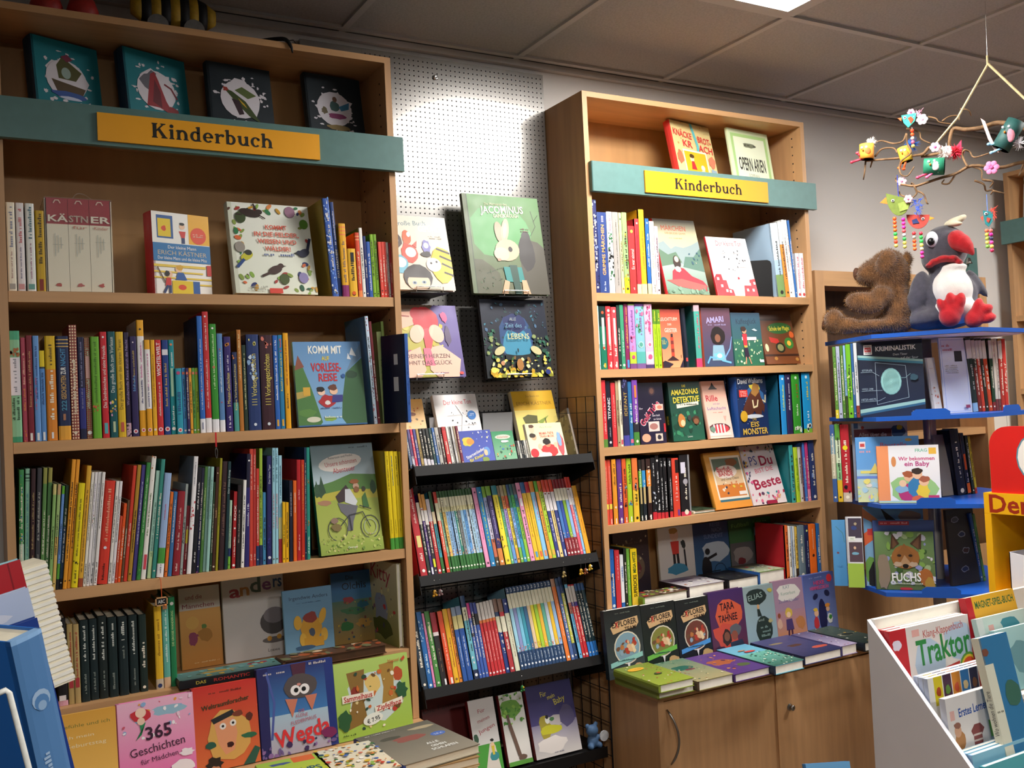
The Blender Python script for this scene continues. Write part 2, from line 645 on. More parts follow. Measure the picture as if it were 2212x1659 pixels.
# ---------------------------------------------------------------- pegboard between the bookcases
px0, px1, pz0, pz1, P = LX1 + .004, 1.803, .06, 2.665, .0166
t = empty('pegboard', ((px0 + px1) / 2, WALL, pz0), (0, 0, 0), 'tall grey perforated metal panel between the two bookcases', 'panel')
b = MB()
nx, nz = int((px1 - px0) / P), int((pz1 - pz0) / P)
mx, mz = (px1 - px0 - nx * P) / 2, (pz1 - pz0 - nz * P) / 2
yf = -.018
rr = .0026
k8 = [(math.cos(math.pi / 4 * k + math.pi / 8) * rr, math.sin(math.pi / 4 * k + math.pi / 8) * rr) for k in range(8)]
for i in range(nx):
	for j in range(nz):
		cx, cz = -(px1 - px0) / 2 + mx + (i + .5) * P, mz + (j + .5) * P
		h = P / 2
		vs = [(cx + h, yf, cz - h), (cx + h, yf, cz + h), (cx - h, yf, cz + h), (cx - h, yf, cz - h)] + [(cx + a, yf, cz + c) for a, c in k8]
		b.add(vs, [(0, 1, 4, 11), (1, 5, 4), (1, 2, 6, 5), (2, 7, 6), (2, 3, 8, 7), (3, 9, 8), (3, 0, 10, 9), (0, 11, 10)])
W2 = (px1 - px0) / 2
for q in ((-W2, 0, W2, mz), (-W2, mz + nz * P, W2, pz1 - pz0), (-W2, mz, -W2 + mx, mz + nz * P), (W2 - mx, mz, W2, mz + nz * P)):
	b.add([(q[0], yf, q[1]), (q[2], yf, q[1]), (q[2], yf, q[3]), (q[0], yf, q[3])], [(0, 1, 2, 3)])
b.build('perforated_sheet', 'peg', t)
mesh('upper_strip', 'peg', t, box=(-W2 - .2, yf, 2.5 - pz0 + .06, -W2 - .0005, -.003, pz1 - pz0))
mesh('backing', 'hole', t, box=(-W2, yf + .003, 0, W2, -.003, pz1 - pz0))
c = aty(940, 168, WALL + yf) - Vector(t.location)
b = MB()
n, R = 16, [(.0085, 0), (.0085, .006), (.006, .008), (.003, .0065)]
b.add([(c.x + r * math.cos(6.2832 * q / n), yf - z, c.z + r * math.sin(6.2832 * q / n)) for r, z in R for q in range(n)],
      [(i * n + q, i * n + (q + 1) % n, (i + 1) * n + (q + 1) % n, (i + 1) * n + q) for i in range(3) for q in range(n)] + [tuple(3 * n + q for q in range(n))])
b.build('fixing_screw', 'chrome', t, True)

# ---------------------------------------------------------------- black rack in front of the pegboard
TLT = math.radians(18)
MZ = [1.347, 1.027, .700, .405]
MY = 2.622


def tray(z, label):
	t = empty('metal_shelf', (1.15, MY, z), (-TLT, 0, 0), label, 'shelf', 'tilted black metal shelves')
	L = .626
	mesh('tray', 'black', t, box=(0, 0, -.003, L, .215, -.0005))
	mesh('front_lip', 'black', t, box=(0, -.002, -.026, L, 0, .004))
	mesh('bracket', 'black', t, box=(-.0015, 0, -.05, 0, .19, .012))
	mesh('bracket', 'black', t, box=(L, 0, -.05, L + .0015, .19, .012))
	return t


tray(MZ[0], 'tilted black metal shelf with song books, directly below the hanging picture books')
tray(MZ[1], 'tilted black metal shelf holding the green and pastel reading series')
tray(MZ[2], 'tilted black metal shelf holding the red and dark blue reading series')
t = empty('metal_shelf', (1.15, MY, MZ[3]), (0, 0, 0), 'flat black metal shelf near the floor with family albums', 'shelf', 'tilted black metal shelves')
mesh('tray', 'black', t, box=(0, 0, -.003, .63, .215, -.0005))
mesh('front_lip', 'black', t, box=(0, -.002, -.03, .63, 0, .004))


def grid(name, label, org, ax, L, H, step, m='wire', r=.0014):
	t = empty(name, org, (0, 0, 0), label, 'wire grid')
	b = MB()
	ax = Vector(ax)
	n = int(L / step)
	for i in range(n + 1):
		p = ax * (L * i / n)
		q = 1.0
		b.tube([p, p + Vector((0, 0, H))], r, 4)
	m2 = int(H / step)
	for i in range(m2 + 1):
		z = H * i / m2
		b.tube([Vector((0, 0, z)), ax * L + Vector((0, 0, z))], r, 4)
	setp(b.build('wire_mesh', m, t), kind='stuff')
	b = MB()
	b.tube([(0, 0, -.02), (0, 0, H)], .0028, 6)
	b.build('edge_rod', m, t)
	return t


grid('wire_grid', 'dark wire grid standing sideways against the cabinet bookcase', (1.792, MY - .01, .06), (0, 1, 0), .22, 1.475, .052)
grid('wire_grid', 'dark wire grid hung flat over the lower pegboard', (1.15, WALL - .024, .06), (1, 0, 0), .63, 1.44, .055)

# ================================================================ books
LAY = .00004


def art(shapes, w, h, place, seed=1):
	"""flat print: coloured shapes in cover fractions, laid over each other; place(a, b, lift) gives the point"""
	b = MB()
	rn = random.Random(seed)
	n = [0]

	def put(pts, faces, col):
		n[0] += 1
		o = .0002 + LAY * n[0]
		pts = [(min(w, max(0, x)), min(h, max(0, y))) for x, y in pts]
		b.add([place(x, y, o) for x, y in pts], faces, col)

	def poly(pts, col):
		put(pts, [tuple(range(len(pts)))], col)

	def blob(cx, cy, rx, ry, col, sd, k=12, rough=.28, rot=0):
		q = random.Random(sd)
		pts = []
		for i in range(k):
			t = 2 * math.pi * i / k
			r = 1 - q.random() * rough
			x, y = rx * r * math.cos(t), ry * r * math.sin(t)
			pts.append((cx + x * math.cos(rot) - y * math.sin(rot), cy + x * math.sin(rot) + y * math.cos(rot)))
		poly(pts, col)
	for s in shapes:
		k = s[0]
		if k == 'r':
			poly([(s[1] * w, s[2] * h), (s[3] * w, s[2] * h), (s[3] * w, s[4] * h), (s[1] * w, s[4] * h)], s[5])
		elif k == 'g':
			put([(0, s[1] * h), (w, s[1] * h), (w, s[2] * h), (0, s[2] * h)], [(0, 1, 2, 3)], [s[3], s[3], s[4], s[4]])
		elif k == 'e':
			a = s[6] if len(s) > 6 else 0
			pts = []
			for i in range(18):
				t = 2 * math.pi * i / 18
				x, y = s[3] * w * math.cos(t), s[4] * w * math.sin(t)
				pts.append((s[1] * w + x * math.cos(a) - y * math.sin(a), s[2] * h + x * math.sin(a) + y * math.cos(a)))
			poly(pts, s[5])
		elif k == 'p':
			poly([(x * w, y * h) for x, y in s[1]], s[2])
		elif k == 'b':
			blob(s[1] * w, s[2] * h, s[3] * w, s[4] * w, s[5], s[6] if len(s) > 6 else rn.random(), 14, s[7] if len(s) > 7 else .25)
		elif k == 'l':
			P = [Vector((x * w, y * h)) for x, y in s[1]]
			hw = s[2] * w / 2
			for p, q in zip(P, P[1:]):
				d = (q - p)
				if d.length < 1e-9:
					continue
				d.normalize()
				m = Vector((-d.y, d.x)) * hw
				e = d * hw * .5
				poly([tuple(p - m - e), tuple(q - m + e), tuple(q + m + e), tuple(p + m - e)], s[3])
		elif k == 's':
			for i in range(s[1]):
				r = rn.uniform(s[6], s[7]) * w
				blob(rn.uniform(s[2], s[4]) * w, rn.uniform(s[3], s[5]) * h, r, r * rn.uniform(.45, 1), rn.choice(s[8]), rn.random(), 7, .35, rn.random() * 3)
		elif k == 'x':
			q = s[4]
			for i in range(q):
				y = s[2] * h - i * s[5] * 1.7 * w
				x = (s[1] - s[3] / 2) * w + (rn.random() * .12 * s[3] * w if q > 1 else 0)
				end = (s[1] + s[3] / 2) * w - (rn.random() * .12 * s[3] * w if q > 1 else 0)
				while x < end:
					lw = s[5] * w * rn.uniform(.3, .6)
					if rn.random() > .14:
						hh = s[5] * w * rn.choice((.62, .62, 1))
						poly([(x, y), (x + lw, y), (x + lw, y + hh), (x, y + hh)], s[6])
					x += lw * 1.45
		elif k == 't':
			hh = s[6] if len(s) > 6 else None
			bold = s[7] if len(s) > 7 else False
			rot = s[8] if len(s) > 8 else 0
			jit = s[9] if len(s) > 9 else 0
			vs, fs, L = line(s[1], bold, jit, rn)
			if not fs:
				continue
			kx = s[4] * w / L
			ky = kx if hh is None else hh * w
			ca, sa = math.cos(rot), math.sin(rot)
			pts = []
			for x, y in vs:
				x, y = (x - L / 2) * kx, (y - .5) * ky
				pts.append((s[2] * w + x * ca - y * sa, s[3] * h + x * sa + y * ca))
			put(pts, fs, s[5])
	return b


NAMES = [('cream', 'efe6c8'), ('white', 'f4f4f2'), ('black', '15151a'), ('dark grey', '4a4a4c'), ('light grey', 'b4b4b4'), ('red', 'd12a2a'), ('dark red', '7c1a22'), ('orange', 'ec7a22'), ('golden yellow', 'f0b020'),
         ('yellow', 'f2dc20'), ('lime green', 'a0cc30'), ('green', '3f9440'), ('dark green', '1f4a34'), ('mint green', '9cc8b0'), ('olive', '86883c'), ('teal', '1f8088'), ('sky blue', '86b8e4'), ('blue', '2f62b8'),
         ('navy blue', '1c2450'), ('purple', '55327c'), ('lilac', 'b48ac4'), ('pink', 'ee9ab8'), ('brown', '7c4a26'), ('dark brown', '35221c'), ('tan', 'c8a468'), ('magenta', 'b82868')]


def cname(c):
	c = hx(c)
	g = [x ** .45 for x in c[:3]]
	return min(NAMES, key=lambda n: sum((a - b ** .45) ** 2 for a, b in zip(g, hx(n[1])[:3])))[0]


ORD = 'first second third fourth fifth sixth seventh eighth ninth tenth eleventh twelfth thirteenth fourteenth fifteenth sixteenth seventeenth eighteenth nineteenth'.split()
TENS = {2: ('twentieth', 'twenty'), 3: ('thirtieth', 'thirty'), 4: ('fortieth', 'forty'), 5: ('fiftieth', 'fifty'), 6: ('sixtieth', 'sixty'), 7: ('seventieth', 'seventy')}


def ordn(i):
	if i < 20:
		return ORD[i - 1]
	a, b = divmod(i, 10)
	return TENS[a][0] if b == 0 else TENS[a][1] + '-' + ORD[b - 1]


def dim(c, k):
	c = hx(c)
	return tuple(x * k for x in c[:3]) + (1,)


def lum(c):
	c = hx(c)
	return .2126 * c[0] + .7152 * c[1] + .0722 * c[2]


def spine_book(loc, rot, t, h, d, col, ops, label, group, seed, name='book'):
	"""a book standing with its spine to the viewer: x thickness, y depth, z height"""
	rn = random.Random(seed)
	root = empty(name, loc, rot, label, name.replace('_', ' '), group)
	bands = [o for o in ops if o[0] == 'b']
	side = next((o[1] for o in ops if o[0] == 'side'), col)
	cut = sorted({0, 1} | {float(x) for o in bands for x in o[1:3]})
	bul = min(.0022, .1 * t)
	thin = t < .009
	bd = .0008 if thin else .0018
	prof = [(0, .008), (0, 0), (t * .15, -bul * .7), (t * .5, -bul), (t * .85, -bul * .7), (t, 0), (t, .008)]
	b = MB()
	for z0, z1 in zip(cut, cut[1:]):
		c = col
		for o in bands:
			if float(o[1]) <= (z0 + z1) / 2 <= float(o[2]):
				c = o[3]
		vs = [(x, y, z * h) for z in (z0, z1) for x, y in prof]
		b.add(vs, [(i, i + 1, i + 8, i + 7) for i in range(6)], c)
	b.add([(x, y, 0) for x, y in prof], [tuple(range(7))[::-1]], col)
	b.add([(x, y, h) for x, y in prof], [tuple(range(7))], bands[-1][3] if bands and float(bands[-1][2]) >= 1 else col)
	# boards
	for x0, x1 in ((0, bd), (t - bd, t)):
		b.box(x0, .0005, 0, x1, d, h, side)
	b.build('cover', 'print', root)
	e = .0005 if thin else .003
	mesh('page_block', 'page', root, box=(bd, .001, e, t - bd, d - e, h - e))
	p = MB()
	n = 0
	yo = -bul - .0003
	done = False
	for o in ops:
		n += 1
		y = yo - n * LAY
		if o[0] == 't':
			done = True
			vs, fs, L = line(o[1], len(o) > 6 and o[6] == 'B')
			if not fs:
				continue
			z0, z1 = float(o[3]) * h, float(o[4]) * h
			k = (z1 - z0) / L
			ch = min(float(o[5]) if len(o) > 5 and o[5] else .55, .9) * t
			p.add([(t / 2 + ch / 2 - gy * ch, y, z0 + gx * k) for gx, gy in vs], fs, o[2])
		elif o[0] == 'T':       # lettering across the spine
			done = True
			vs, fs, L = line(o[1], True)
			k = float(o[4]) * t / L
			p.add([(t / 2 - L * k / 2 + gx * k, y, float(o[3]) * h + gy * k * 1.3) for gx, gy in vs], fs, o[2])
		elif o[0] == 's':
			done = True
			z, z1 = float(o[2]) * h, float(o[3]) * h
			ch = (float(o[4]) if len(o) > 4 else .4) * t
			x0 = t * (float(o[5]) if len(o) > 5 else .5) + ch / 2
			ch = min(ch, .009)
			while z < z1:
				lw = ch * rn.uniform(.25, .55)
				if rn.random() > .15:
					hh = ch * rn.choice((.6, .6, .95))
					p.add([(x0, y, z), (x0, y, z + lw), (x0 - hh, y, z + lw), (x0 - hh, y, z)], [(0, 1, 2, 3)], o[1])
				z += lw * 1.5
		elif o[0] == 'd':
			r = float(o[3]) * t
			p.add([(t / 2 + r * math.cos(a * .5236), y, float(o[2]) * h + r * math.sin(a * .5236)) for a in range(12)], [tuple(range(12))], o[1])
		elif o[0] == 'r':       # a block on the spine: colour, z0, z1, x0, x1
			x0, x1 = (float(o[4]), float(o[5])) if len(o) > 5 else (.15, .85)
			p.add([(x0 * t, y, float(o[2]) * h), (x1 * t, y, float(o[2]) * h), (x1 * t, y, float(o[3]) * h), (x0 * t, y, float(o[3]) * h)], [(0, 1, 2, 3)], o[1])
		elif o[0] == 'm':       # mottled pattern
			for q in range(int(o[2])):
				cx, cz, r = rn.uniform(.12, .88) * t, rn.uniform(float(o[3]), float(o[4])) * h, rn.uniform(.06, .22) * t
				p.add([(min(t, max(0, cx + r * rn.uniform(.6, 1) * math.cos(a * 1.047))), y, cz + r * 1.6 * rn.uniform(.5, 1) * math.sin(a * 1.047)) for a in range(6)], [tuple(range(6))], rn.choice(o[1].split('/')))
		elif o[0] == 'k':       # checked pattern
			nx, nz = 3, max(3, int(h / t * 3 * .8))
			for i in range(nx):
				for j in range(nz):
					p.add([((i + .2) * t / nx, y, (j + .2) * h / nz), ((i + .8) * t / nx, y, (j + .2) * h / nz), ((i + .8) * t / nx, y, (j + .8) * h / nz), ((i + .2) * t / nx, y, (j + .8) * h / nz)], [(0, 1, 2, 3)], o[1])
	if not done and t > .004:
		ink = '22201c' if lum(col) > .25 else 'efe6d2'
		ch = min(.42 * t, .009)
		z, z1 = h * rn.uniform(.2, .34), h * rn.uniform(.6, .9)
		while z < z1:
			lw = ch * rn.uniform(.25, .55)
			if rn.random() > .15:
				hh = ch * rn.choice((.6, .6, .95))
				p.add([(t / 2 + ch / 2, yo, z), (t / 2 + ch / 2, yo, z + lw), (t / 2 + ch / 2 - hh, yo, z + lw), (t / 2 + ch / 2 - hh, yo, z)], [(0, 1, 2, 3)], ink)
			z += lw * 1.5
		r = .22 * t
		p.add([(t / 2 + r * math.cos(a * .785), yo, h * .06 + r * math.sin(a * .785)) for a in range(8)], [tuple(range(8))], ink)
	if p.f:
		p.build('spine_print', 'print', root)
	return root


def parse(rest):
	ops = []
	for s in rest.split(';'):
		s = s.strip()
		if s:
			ops.append(s.split('|') if '|' in s else s.split())
	return ops


def row(spec, org, sc, Y, z, where, group, lean=0, depth=.17, back=0, frm='the pegboard', rev=False, x_end=None):
	"""a row of spines. spec lines: base-left base-right top colour ; print ...  in pixels of an enlarged crop (origin org, scale sc)"""
	L = [l.strip() for l in spec.strip().split('\n') if l.strip()]
	res = []
	for i, l in enumerate(L):
		head, _, rest = l.partition(';')
		hd = head.split()
		u0, u1, vt = (float(q) for q in hd[:3])
		col = hd[3]
		u0, u1, vt = org[0] + u0 / sc, org[0] + u1 / sc, org[1] + vt / sc
		a = float(hd[4]) if len(hd) > 4 else (lean(u0) if callable(lean) else lean)
		Yb = Y + (float(hd[5]) if len(hd) > 5 else random.Random(i * 7 + len(L)).uniform(0, .006))
		a = math.radians(a)
		P = Vector((0, Yb, z))
		P.x = along(P, Vector((1, 0, 0)), u=u0)
		xr = along(Vector((0, Yb, z)), Vector((1, 0, 0)), u=u1)
		t = max(.002, (xr - P.x) * math.cos(a) - .0004)
		up = Vector((math.sin(a) * math.cos(back), math.sin(back), math.cos(a) * math.cos(back)))
		h = along(P, up, v=vt)
		k = len(L) - i if not rev else i + 1
		size = 'slim' if t < .0085 else ('thick' if t > .021 else '')
		tall = 'tall ' if h > .262 else ('small ' if h < .17 else '')
		label = f'{tall}{size} {cname(col)} book, {ordn(k)} spine from {frm}, {where}'.replace('  ', ' ').strip()
		if len(label.replace('-', '').split()) > 16:
			label = f'{cname(col)} book, {ordn(k)} from {frm}, {where}'
		zz = z + (t * math.sin(a) if a > 0 else 0) + .0004
		d = min(depth, max(.1, h * .76))
		if back:
			d = min(d, (WALL - .032 - Yb - h * math.sin(back)) / math.cos(back))
		spine_book((P.x, Yb, zz), (-back, a, 0), t, h, d, col, parse(rest), label.replace(' book,', ' paperback,') if back else label, group, i * 31 + int(Y * 1000) + len(L), 'paperback' if back else 'book')
		res.append((P.x, t, h))
	return res


def cover_book(loc, rot, w, h, t, col, shapes, label, group=None, spine=None, name='picture_book', seed=1, sops=None, flat=False, pages='page', soft=False, m='print', bcol=None):
	"""a book with its front cover to the viewer (x width, z height, y thickness) or lying flat (z thickness)"""
	root = empty(name, loc, rot, label, 'picture book', group)
	spine = spine or col
	bd = .001 if (soft or t < .007) else .002
	bul = min(.003, t * .12) if not soft else 0
	if flat:
		Q = lambda x, y, z: (x, z, t - y)         # cover at the top
	else:
		Q = lambda x, y, z: (x, y, z)
	b = MB()

	def bx(x0, y0, z0, x1, y1, z1, c):
		vs = [Q(x, y, z) for z in (z0, z1) for x, y in ((x0, y0), (x1, y0), (x1, y1), (x0, y1))]
		b.add(vs, [(0, 3, 2, 1), (4, 5, 6, 7), (0, 1, 5, 4), (1, 2, 6, 5), (2, 3, 7, 6), (3, 0, 4, 7)], c)
	bx(.0005, 0, 0, w, bd, h, col)
	bx(.0005, t - bd, 0, w, t, h, bcol or col)
	prof = [(.006, 0), (0, 0), (-bul * .7, t * .2), (-bul, t * .5), (-bul * .7, t * .8), (0, t), (.006, t), (.006, t - bd), (.003, t - bd), (.003, bd), (.006, bd)]
	n = len(prof)
	vs = [Q(x, y, z) for z in (0, h) for x, y in prof]
	b.add(vs, [(i, (i + 1) % n, n + (i + 1) % n, n + i) for i in range(n)], spine)
	b.add([Q(x, y, 0) for x, y in prof[:1] + prof[1:7]], [tuple(range(7))], spine)
	b.add([Q(x, y, h) for x, y in prof[:1] + prof[1:7]], [tuple(range(7))], spine)
	b.build('cover', m, root)
	e = .0006 if soft else .003
	p = MB()
	vs = [Q(x, y, z) for z in (e, h - e) for x, y in ((.003, bd), (w - e, bd), (w - e, t - bd), (.003, t - bd))]
	p.add(vs, [(0, 3, 2, 1), (4, 5, 6, 7), (0, 1, 5, 4), (1, 2, 6, 5), (2, 3, 7, 6), (3, 0, 4, 7)])
	p.build('page_block', pages, root)
	if shapes:
		if flat:
			pl = lambda x, y, o: (x, y, t + o)
		else:
			pl = lambda x, y, o: (x, -o, y)
		art(shapes, w, h, pl, seed).build('cover_print', m, root)
	if sops:
		art(sops, t, h, (lambda x, y, o: (-bul - o, t - x, y)) if not flat else (lambda x, y, o: (-bul - o, y, x)), seed + 5).build('spine_print', m, root)
	return root


def face(bl, br, tl, Y, z, t, col, shapes, label, yaw=0, lean=None, org=(0, 0), sc=1, **k):
	"""stand a front-facing book on level z at depth Y; bottom corners and the top near-spine corner are given in crop pixels"""
	f = lambda p: (org[0] + p[0] / sc, org[1] + p[1] / sc)
	bl, br, tl = f(bl), f(br), f(tl)
	yw = math.radians(yaw)
	P = Vector((0, Y, z))
	P.x = along(P, Vector((1, 0, 0)), u=bl[0])
	D = Vector((math.cos(yw), math.sin(yw), 0))
	w = along(P, D, u=br[0])
	B = Vector((-math.sin(yw), math.cos(yw), 0))
	if lean is None:
		# solve P + a*B + c*Z seen at tl
		r1 = ((tl[0] - IW / 2) / F, RT)
		r2 = (-(tl[1] - IH / 2) / F, UP)
		p = P - EYE
		A = []
		for k_, ax in (r1, r2):
			n = FW * k_ - ax
			A.append((B.dot(n), n.z, -p.dot(n)))
		det = A[0][0] * A[1][1] - A[0][1] * A[1][0]
		a = (A[0][2] * A[1][1] - A[0][1] * A[1][2]) / det
		c = (A[0][0] * A[1][2] - A[0][2] * A[1][0]) / det
		ln = max(math.radians(1), min(math.radians(24), math.atan2(a, c)))
	else:
		ln = math.radians(lean)
	h = along(P, B * math.sin(ln) + Vector((0, 0, math.cos(ln))), v=tl[1])
	P.z += t * math.sin(ln) + .0004
	return cover_book(P, (-ln, 0, yw), w, h, t, col, shapes, label, **k)


CHAIN = {}


def flatbook(fl, fr, bl, ztop, t, col, shapes, label, org=(0, 0), sc=1, **k):
	"""a book lying flat, its cover at height ztop: near corner, its neighbour along the near edge, and the far corner, in crop pixels"""
	f = lambda p: atz(org[0] + p[0] / sc, org[1] + p[1] / sc, ztop)
	A, Bv, C = f(fl), f(fr), f(bl)
	d = Bv - A
	A = A.copy()
	if k.pop('par', False):
		d = Vector((d.x - .003, 0, 0))
	yw = math.atan2(d.y, d.x)
	n = Vector((-math.sin(yw), math.cos(yw), 0))
	dep = max(.06, (C - A).dot(n))
	y0, y1, ch = k.pop('ymin', -9), k.pop('ymax', 9), k.pop('chain', None)
	if A.y < y0:
		dep -= y0 - A.y
		A.y = y0
	dep = min(dep, y1 - A.y)
	if ch:
		x1 = A.x + d.x
		A.x = max(A.x, CHAIN.get(ch, -9) + .002)
		d.x = x1 - A.x
		CHAIN[ch] = x1
	return cover_book((A.x, A.y, ztop - t), (0, 0, yw), d.length, dep, t, col, shapes, label, flat=True, **k)

# ---------------------------------------------------------------- spines: bookcase with the wide sign
TOY, CAB, RACK = 'the striped-toy bookcase', 'the cabinet bookcase', 'the black rack'
YS = FRONT + .012
row('''
85 172 262 f1ecd8;s|7c86a8|.5|.95|.4;s|b08a8a|.15|.45|.2;r|a8a49c|.03|.09
180 262 268 f0eaea;s|d06a70|.55|.95|.4;s|8a86a8|.15|.5|.2;r|d89a9a|.03|.09
275 365 273 f2f4ee;s|4a7888|.6|.95|.4;s|b06a90|.15|.55|.2;r|6aa8a0|.03|.09
372 462 345 cfa81c;s|4a3c10|.35|.95|.4;r|8a2a1a|.02|.16|.3|.75
''', (0, 380), 4.608, YS + .012, LS[0], 'top row of ' + TOY, 'spines on the top row of the striped-toy bookcase', frm='its outer end', rev=True)
row('''
1285 1348 225 3a62b8 -4 0;side|b8a44a;m|6a9ae0/2a4a90/e0e8f4/88b0e8|60|0|1
1350 1385 262 24407e -3.6 .01;t|DAS MÄRCHEN|e8d8a0|.2|.5;s|d8d8e8|.55|.9
1388 1455 475 eeb024 -1.5;b|0|.16|8a2a6a;b|.84|.86|f08a4a;b|.89|.91|f08a4a;b|.94|.96|f08a4a;s|8a7a70|.2|.75|.35
1458 1540 725 efb828 -1.5;r|1c1c20|.72|.92|.35|.75;d|e05a20|.08|.22
1545 1586 565 dc4a2a -1.5;b|0|.1|f08a4a;b|.88|.9|f4a06a;b|.93|.95|f4a06a;s|f8d8b0|.2|.7
1588 1620 518 f2efe8 -1.5 0;side|2c5a30
1622 1650 600 1c2a6a -1.5
1652 1690 655 2f5cb0 -1.5;s|e8e8f0|.1|.8
1692 1724 582 86b428 -1.5;m|4a8a20|12|0|.9
1726 1757 582 7aa824 -1.5;m|3a7a20|12|0|.9
1768 1800 657 e04a3c -1.5;d|1c1010|.12|.2
1801 1832 657 e04a3c -1.5;d|1c1010|.12|.2
1833 1848 657 d84438 -1.5
1850 1871 662 efeae4 -1.5
1873 1892 668 c43a40 -1
''', (440, 380), 4.608, YS, LS[0], 'top row of ' + TOY, 'spines on the top row of the striped-toy bookcase')
row('''
120 238 265 8cc49a;b|0|.05|3f9a70;b|.92|1|4aa880;r|e8e4ec|.42|.76|.02|.98;s|8a8a94|.45|.74|.3;s|2a4a30|.2|.4|.25|.3;s|2a4a30|.2|.4|.25|.7;m|b06a3a|8|.78|.84
245 298 335 b04458;s|f0b8a0|.55|.85;s|e08a4a|.3|.5;m|e0803a|6|0|.12
300 365 312 80202e;s|c08a60|.3|.85;r|f0e8e0|.01|.08|.3|.7
372 435 315 6a9edc;s|2a4a90|.4|.9|.3;s|d05a80|.3|.6|.25|.3;r|f0f0f0|.01|.08|.3|.7
436 492 470 5c92d2;b|.82|1|ecd024;b|.8|.82|2a3a4a;s|2a4a80|.4|.75;r|f0f0f0|.01|.1|.3|.7
497 607 318 e28a2c;b|.68|1|e0b81c;s|f8f0d8|.2|.66|.42;s|5a4a10|.72|.95|.3;r|f0f0f0|.02|.08|.4|.6
615 745 320 1c2a52;b|0|.135|eaa83a;b|.895|.905|d8b060;b|.925|.935|d8b060;b|.96|.97|d8b060;t|222|4a90b0|.28|.38|.4|B;t|GESCHICHTEN|c8a060|.39|.62|.4|B;t|ZUR|f0f0f0|.63|.7|.4|B;t|NACHT|4a90c0|.71|.88|.4|B;r|b07a5a|.19|.25|.4|.6
750 832 203 8c3230;k|e8c8a4
835 905 330 1a1c40;b|.1|.5|2a2f7c;s|8a88b0|.3|.95|.25
908 965 340 b43a3a;k|8aa070;r|d8a8a0|.6|.82;d|f0f0f0|.06|.4
972 1062 325 6cae30;s|4a7a20|.35|.95|.3;m|c8603a|5|.26|.32
1070 1142 275 cc2430;t|Das Sandmännchen und seine Freunde|f8f0ea|.28|.87|.5;r|5ab0b8|.04|.14|.3|.8;d|f8f0f0|.95|.16
1148 1232 272 0f565c;t|Das große Buch zum Vorlesen|e8f0ea|.42|.95|.45;m|e09a3a/d8a0c8/e8d060|10|.2|.36;r|c0d0a8|.05|.15|.4|.7
1235 1315 275 e0b824;t|Das große Buch von den kleinen Tieren|7a6a20|.26|.93|.42;r|c85a4a|.05|.14|.35|.75
1318 1372 280 2a1e40;t|Wundervolle Reise durch die Nacht|b09ad0|.3|.93|.45;b|0|.13|cda8b8;m|2a1e30|14|0|.12
1378 1450 322 2e2358;s|b0985a|.5|.85|.3;s|5a88c0|.45|.6|.4;d|f0e8f0|.05|.34;d|c85060|.05|.2;d|e8d8e8|.94|.12
1458 1530 152 f6f2f2;b|0|.22|f0a81e;b|.86|1|f2ae24;s|d87ab0|.5|.8|.25;s|4a4a80|.28|.48|.25;d|2a2a30|.92|.16;d|f4e4d8|.05|.3;d|d84a5a|.05|.18
1532 1590 358 f6f2f2;b|0|.28|f0a81e;b|.9|1|f2ae24;s|d87ab0|.5|.85|.25;s|4a4a80|.3|.5|.25;d|f4e4d8|.06|.36;d|d84a5a|.06|.22
1595 1640 358 f0b422;s|a06a20|.3|.85|.3;d|f4e4d8|.06|.3
1642 1705 358 d42f36;t|WICHTELWELT|f8f0f0|.62|.97|.6|B;s|f0d8d0|.2|.55|.3;d|f8e8e8|.06|.36;d|c84a6a|.06|.2
1710 1778 360 1c3c86;r|ece8f0|.84|.9|.05|.95;s|c8a860|.3|.75|.35;d|f4e4e0|.06|.38;d|d84a5a|.06|.22
1782 1838 358 159098;r|a8d0b0|.4|.7|.25|.75;s|e8f4ee|.72|.88;s|e8f4ee|.1|.3|.35;d|f4e8e0|.06|.36;d|e08a60|.95|.25
1842 1908 655 2a9cb4;s|2a5a8a|.3|.65|.5;d|c04a7a|.93|.3;d|f4e4e0|.06|.36;d|d84a5a|.06|.2
1910 1949 650 4c9cdc;r|e07a60|.9|.94;d|f4e4e0|.05|.3
1951 1981 650 33245e;r|e07a60|.9|.94;d|f4e4e0|.05|.3
1983 2012 650 eca530;r|e07a60|.9|.94
2014 2045 650 5a9a40;r|e07a60|.9|.94;d|f4e4e0|.05|.3
2047 2080 650 96bc30;r|e07a60|.9|.94;d|f4e4e0|.05|.3
2085 2140 110 2a6ac0 0 0;b|0|.12|f4f4f8;side|1a2a4a;s|c8d8f0|.2|.8|.25;d|e05a60|.36|.15;r|8a90b0|.03|.09|.4|.6
2142 2205 65 c62c32 0 0;b|0|.12|f4f2f4;s|f0c8c0|.2|.6|.25;s|f0d8d0|.68|.9|.25;d|f8f0f0|.96|.16
''', (0, 660), 4.809, YS, LS[1], 'second row of ' + TOY, 'spines on the second row of the striped-toy bookcase', frm='its outer end', rev=True)
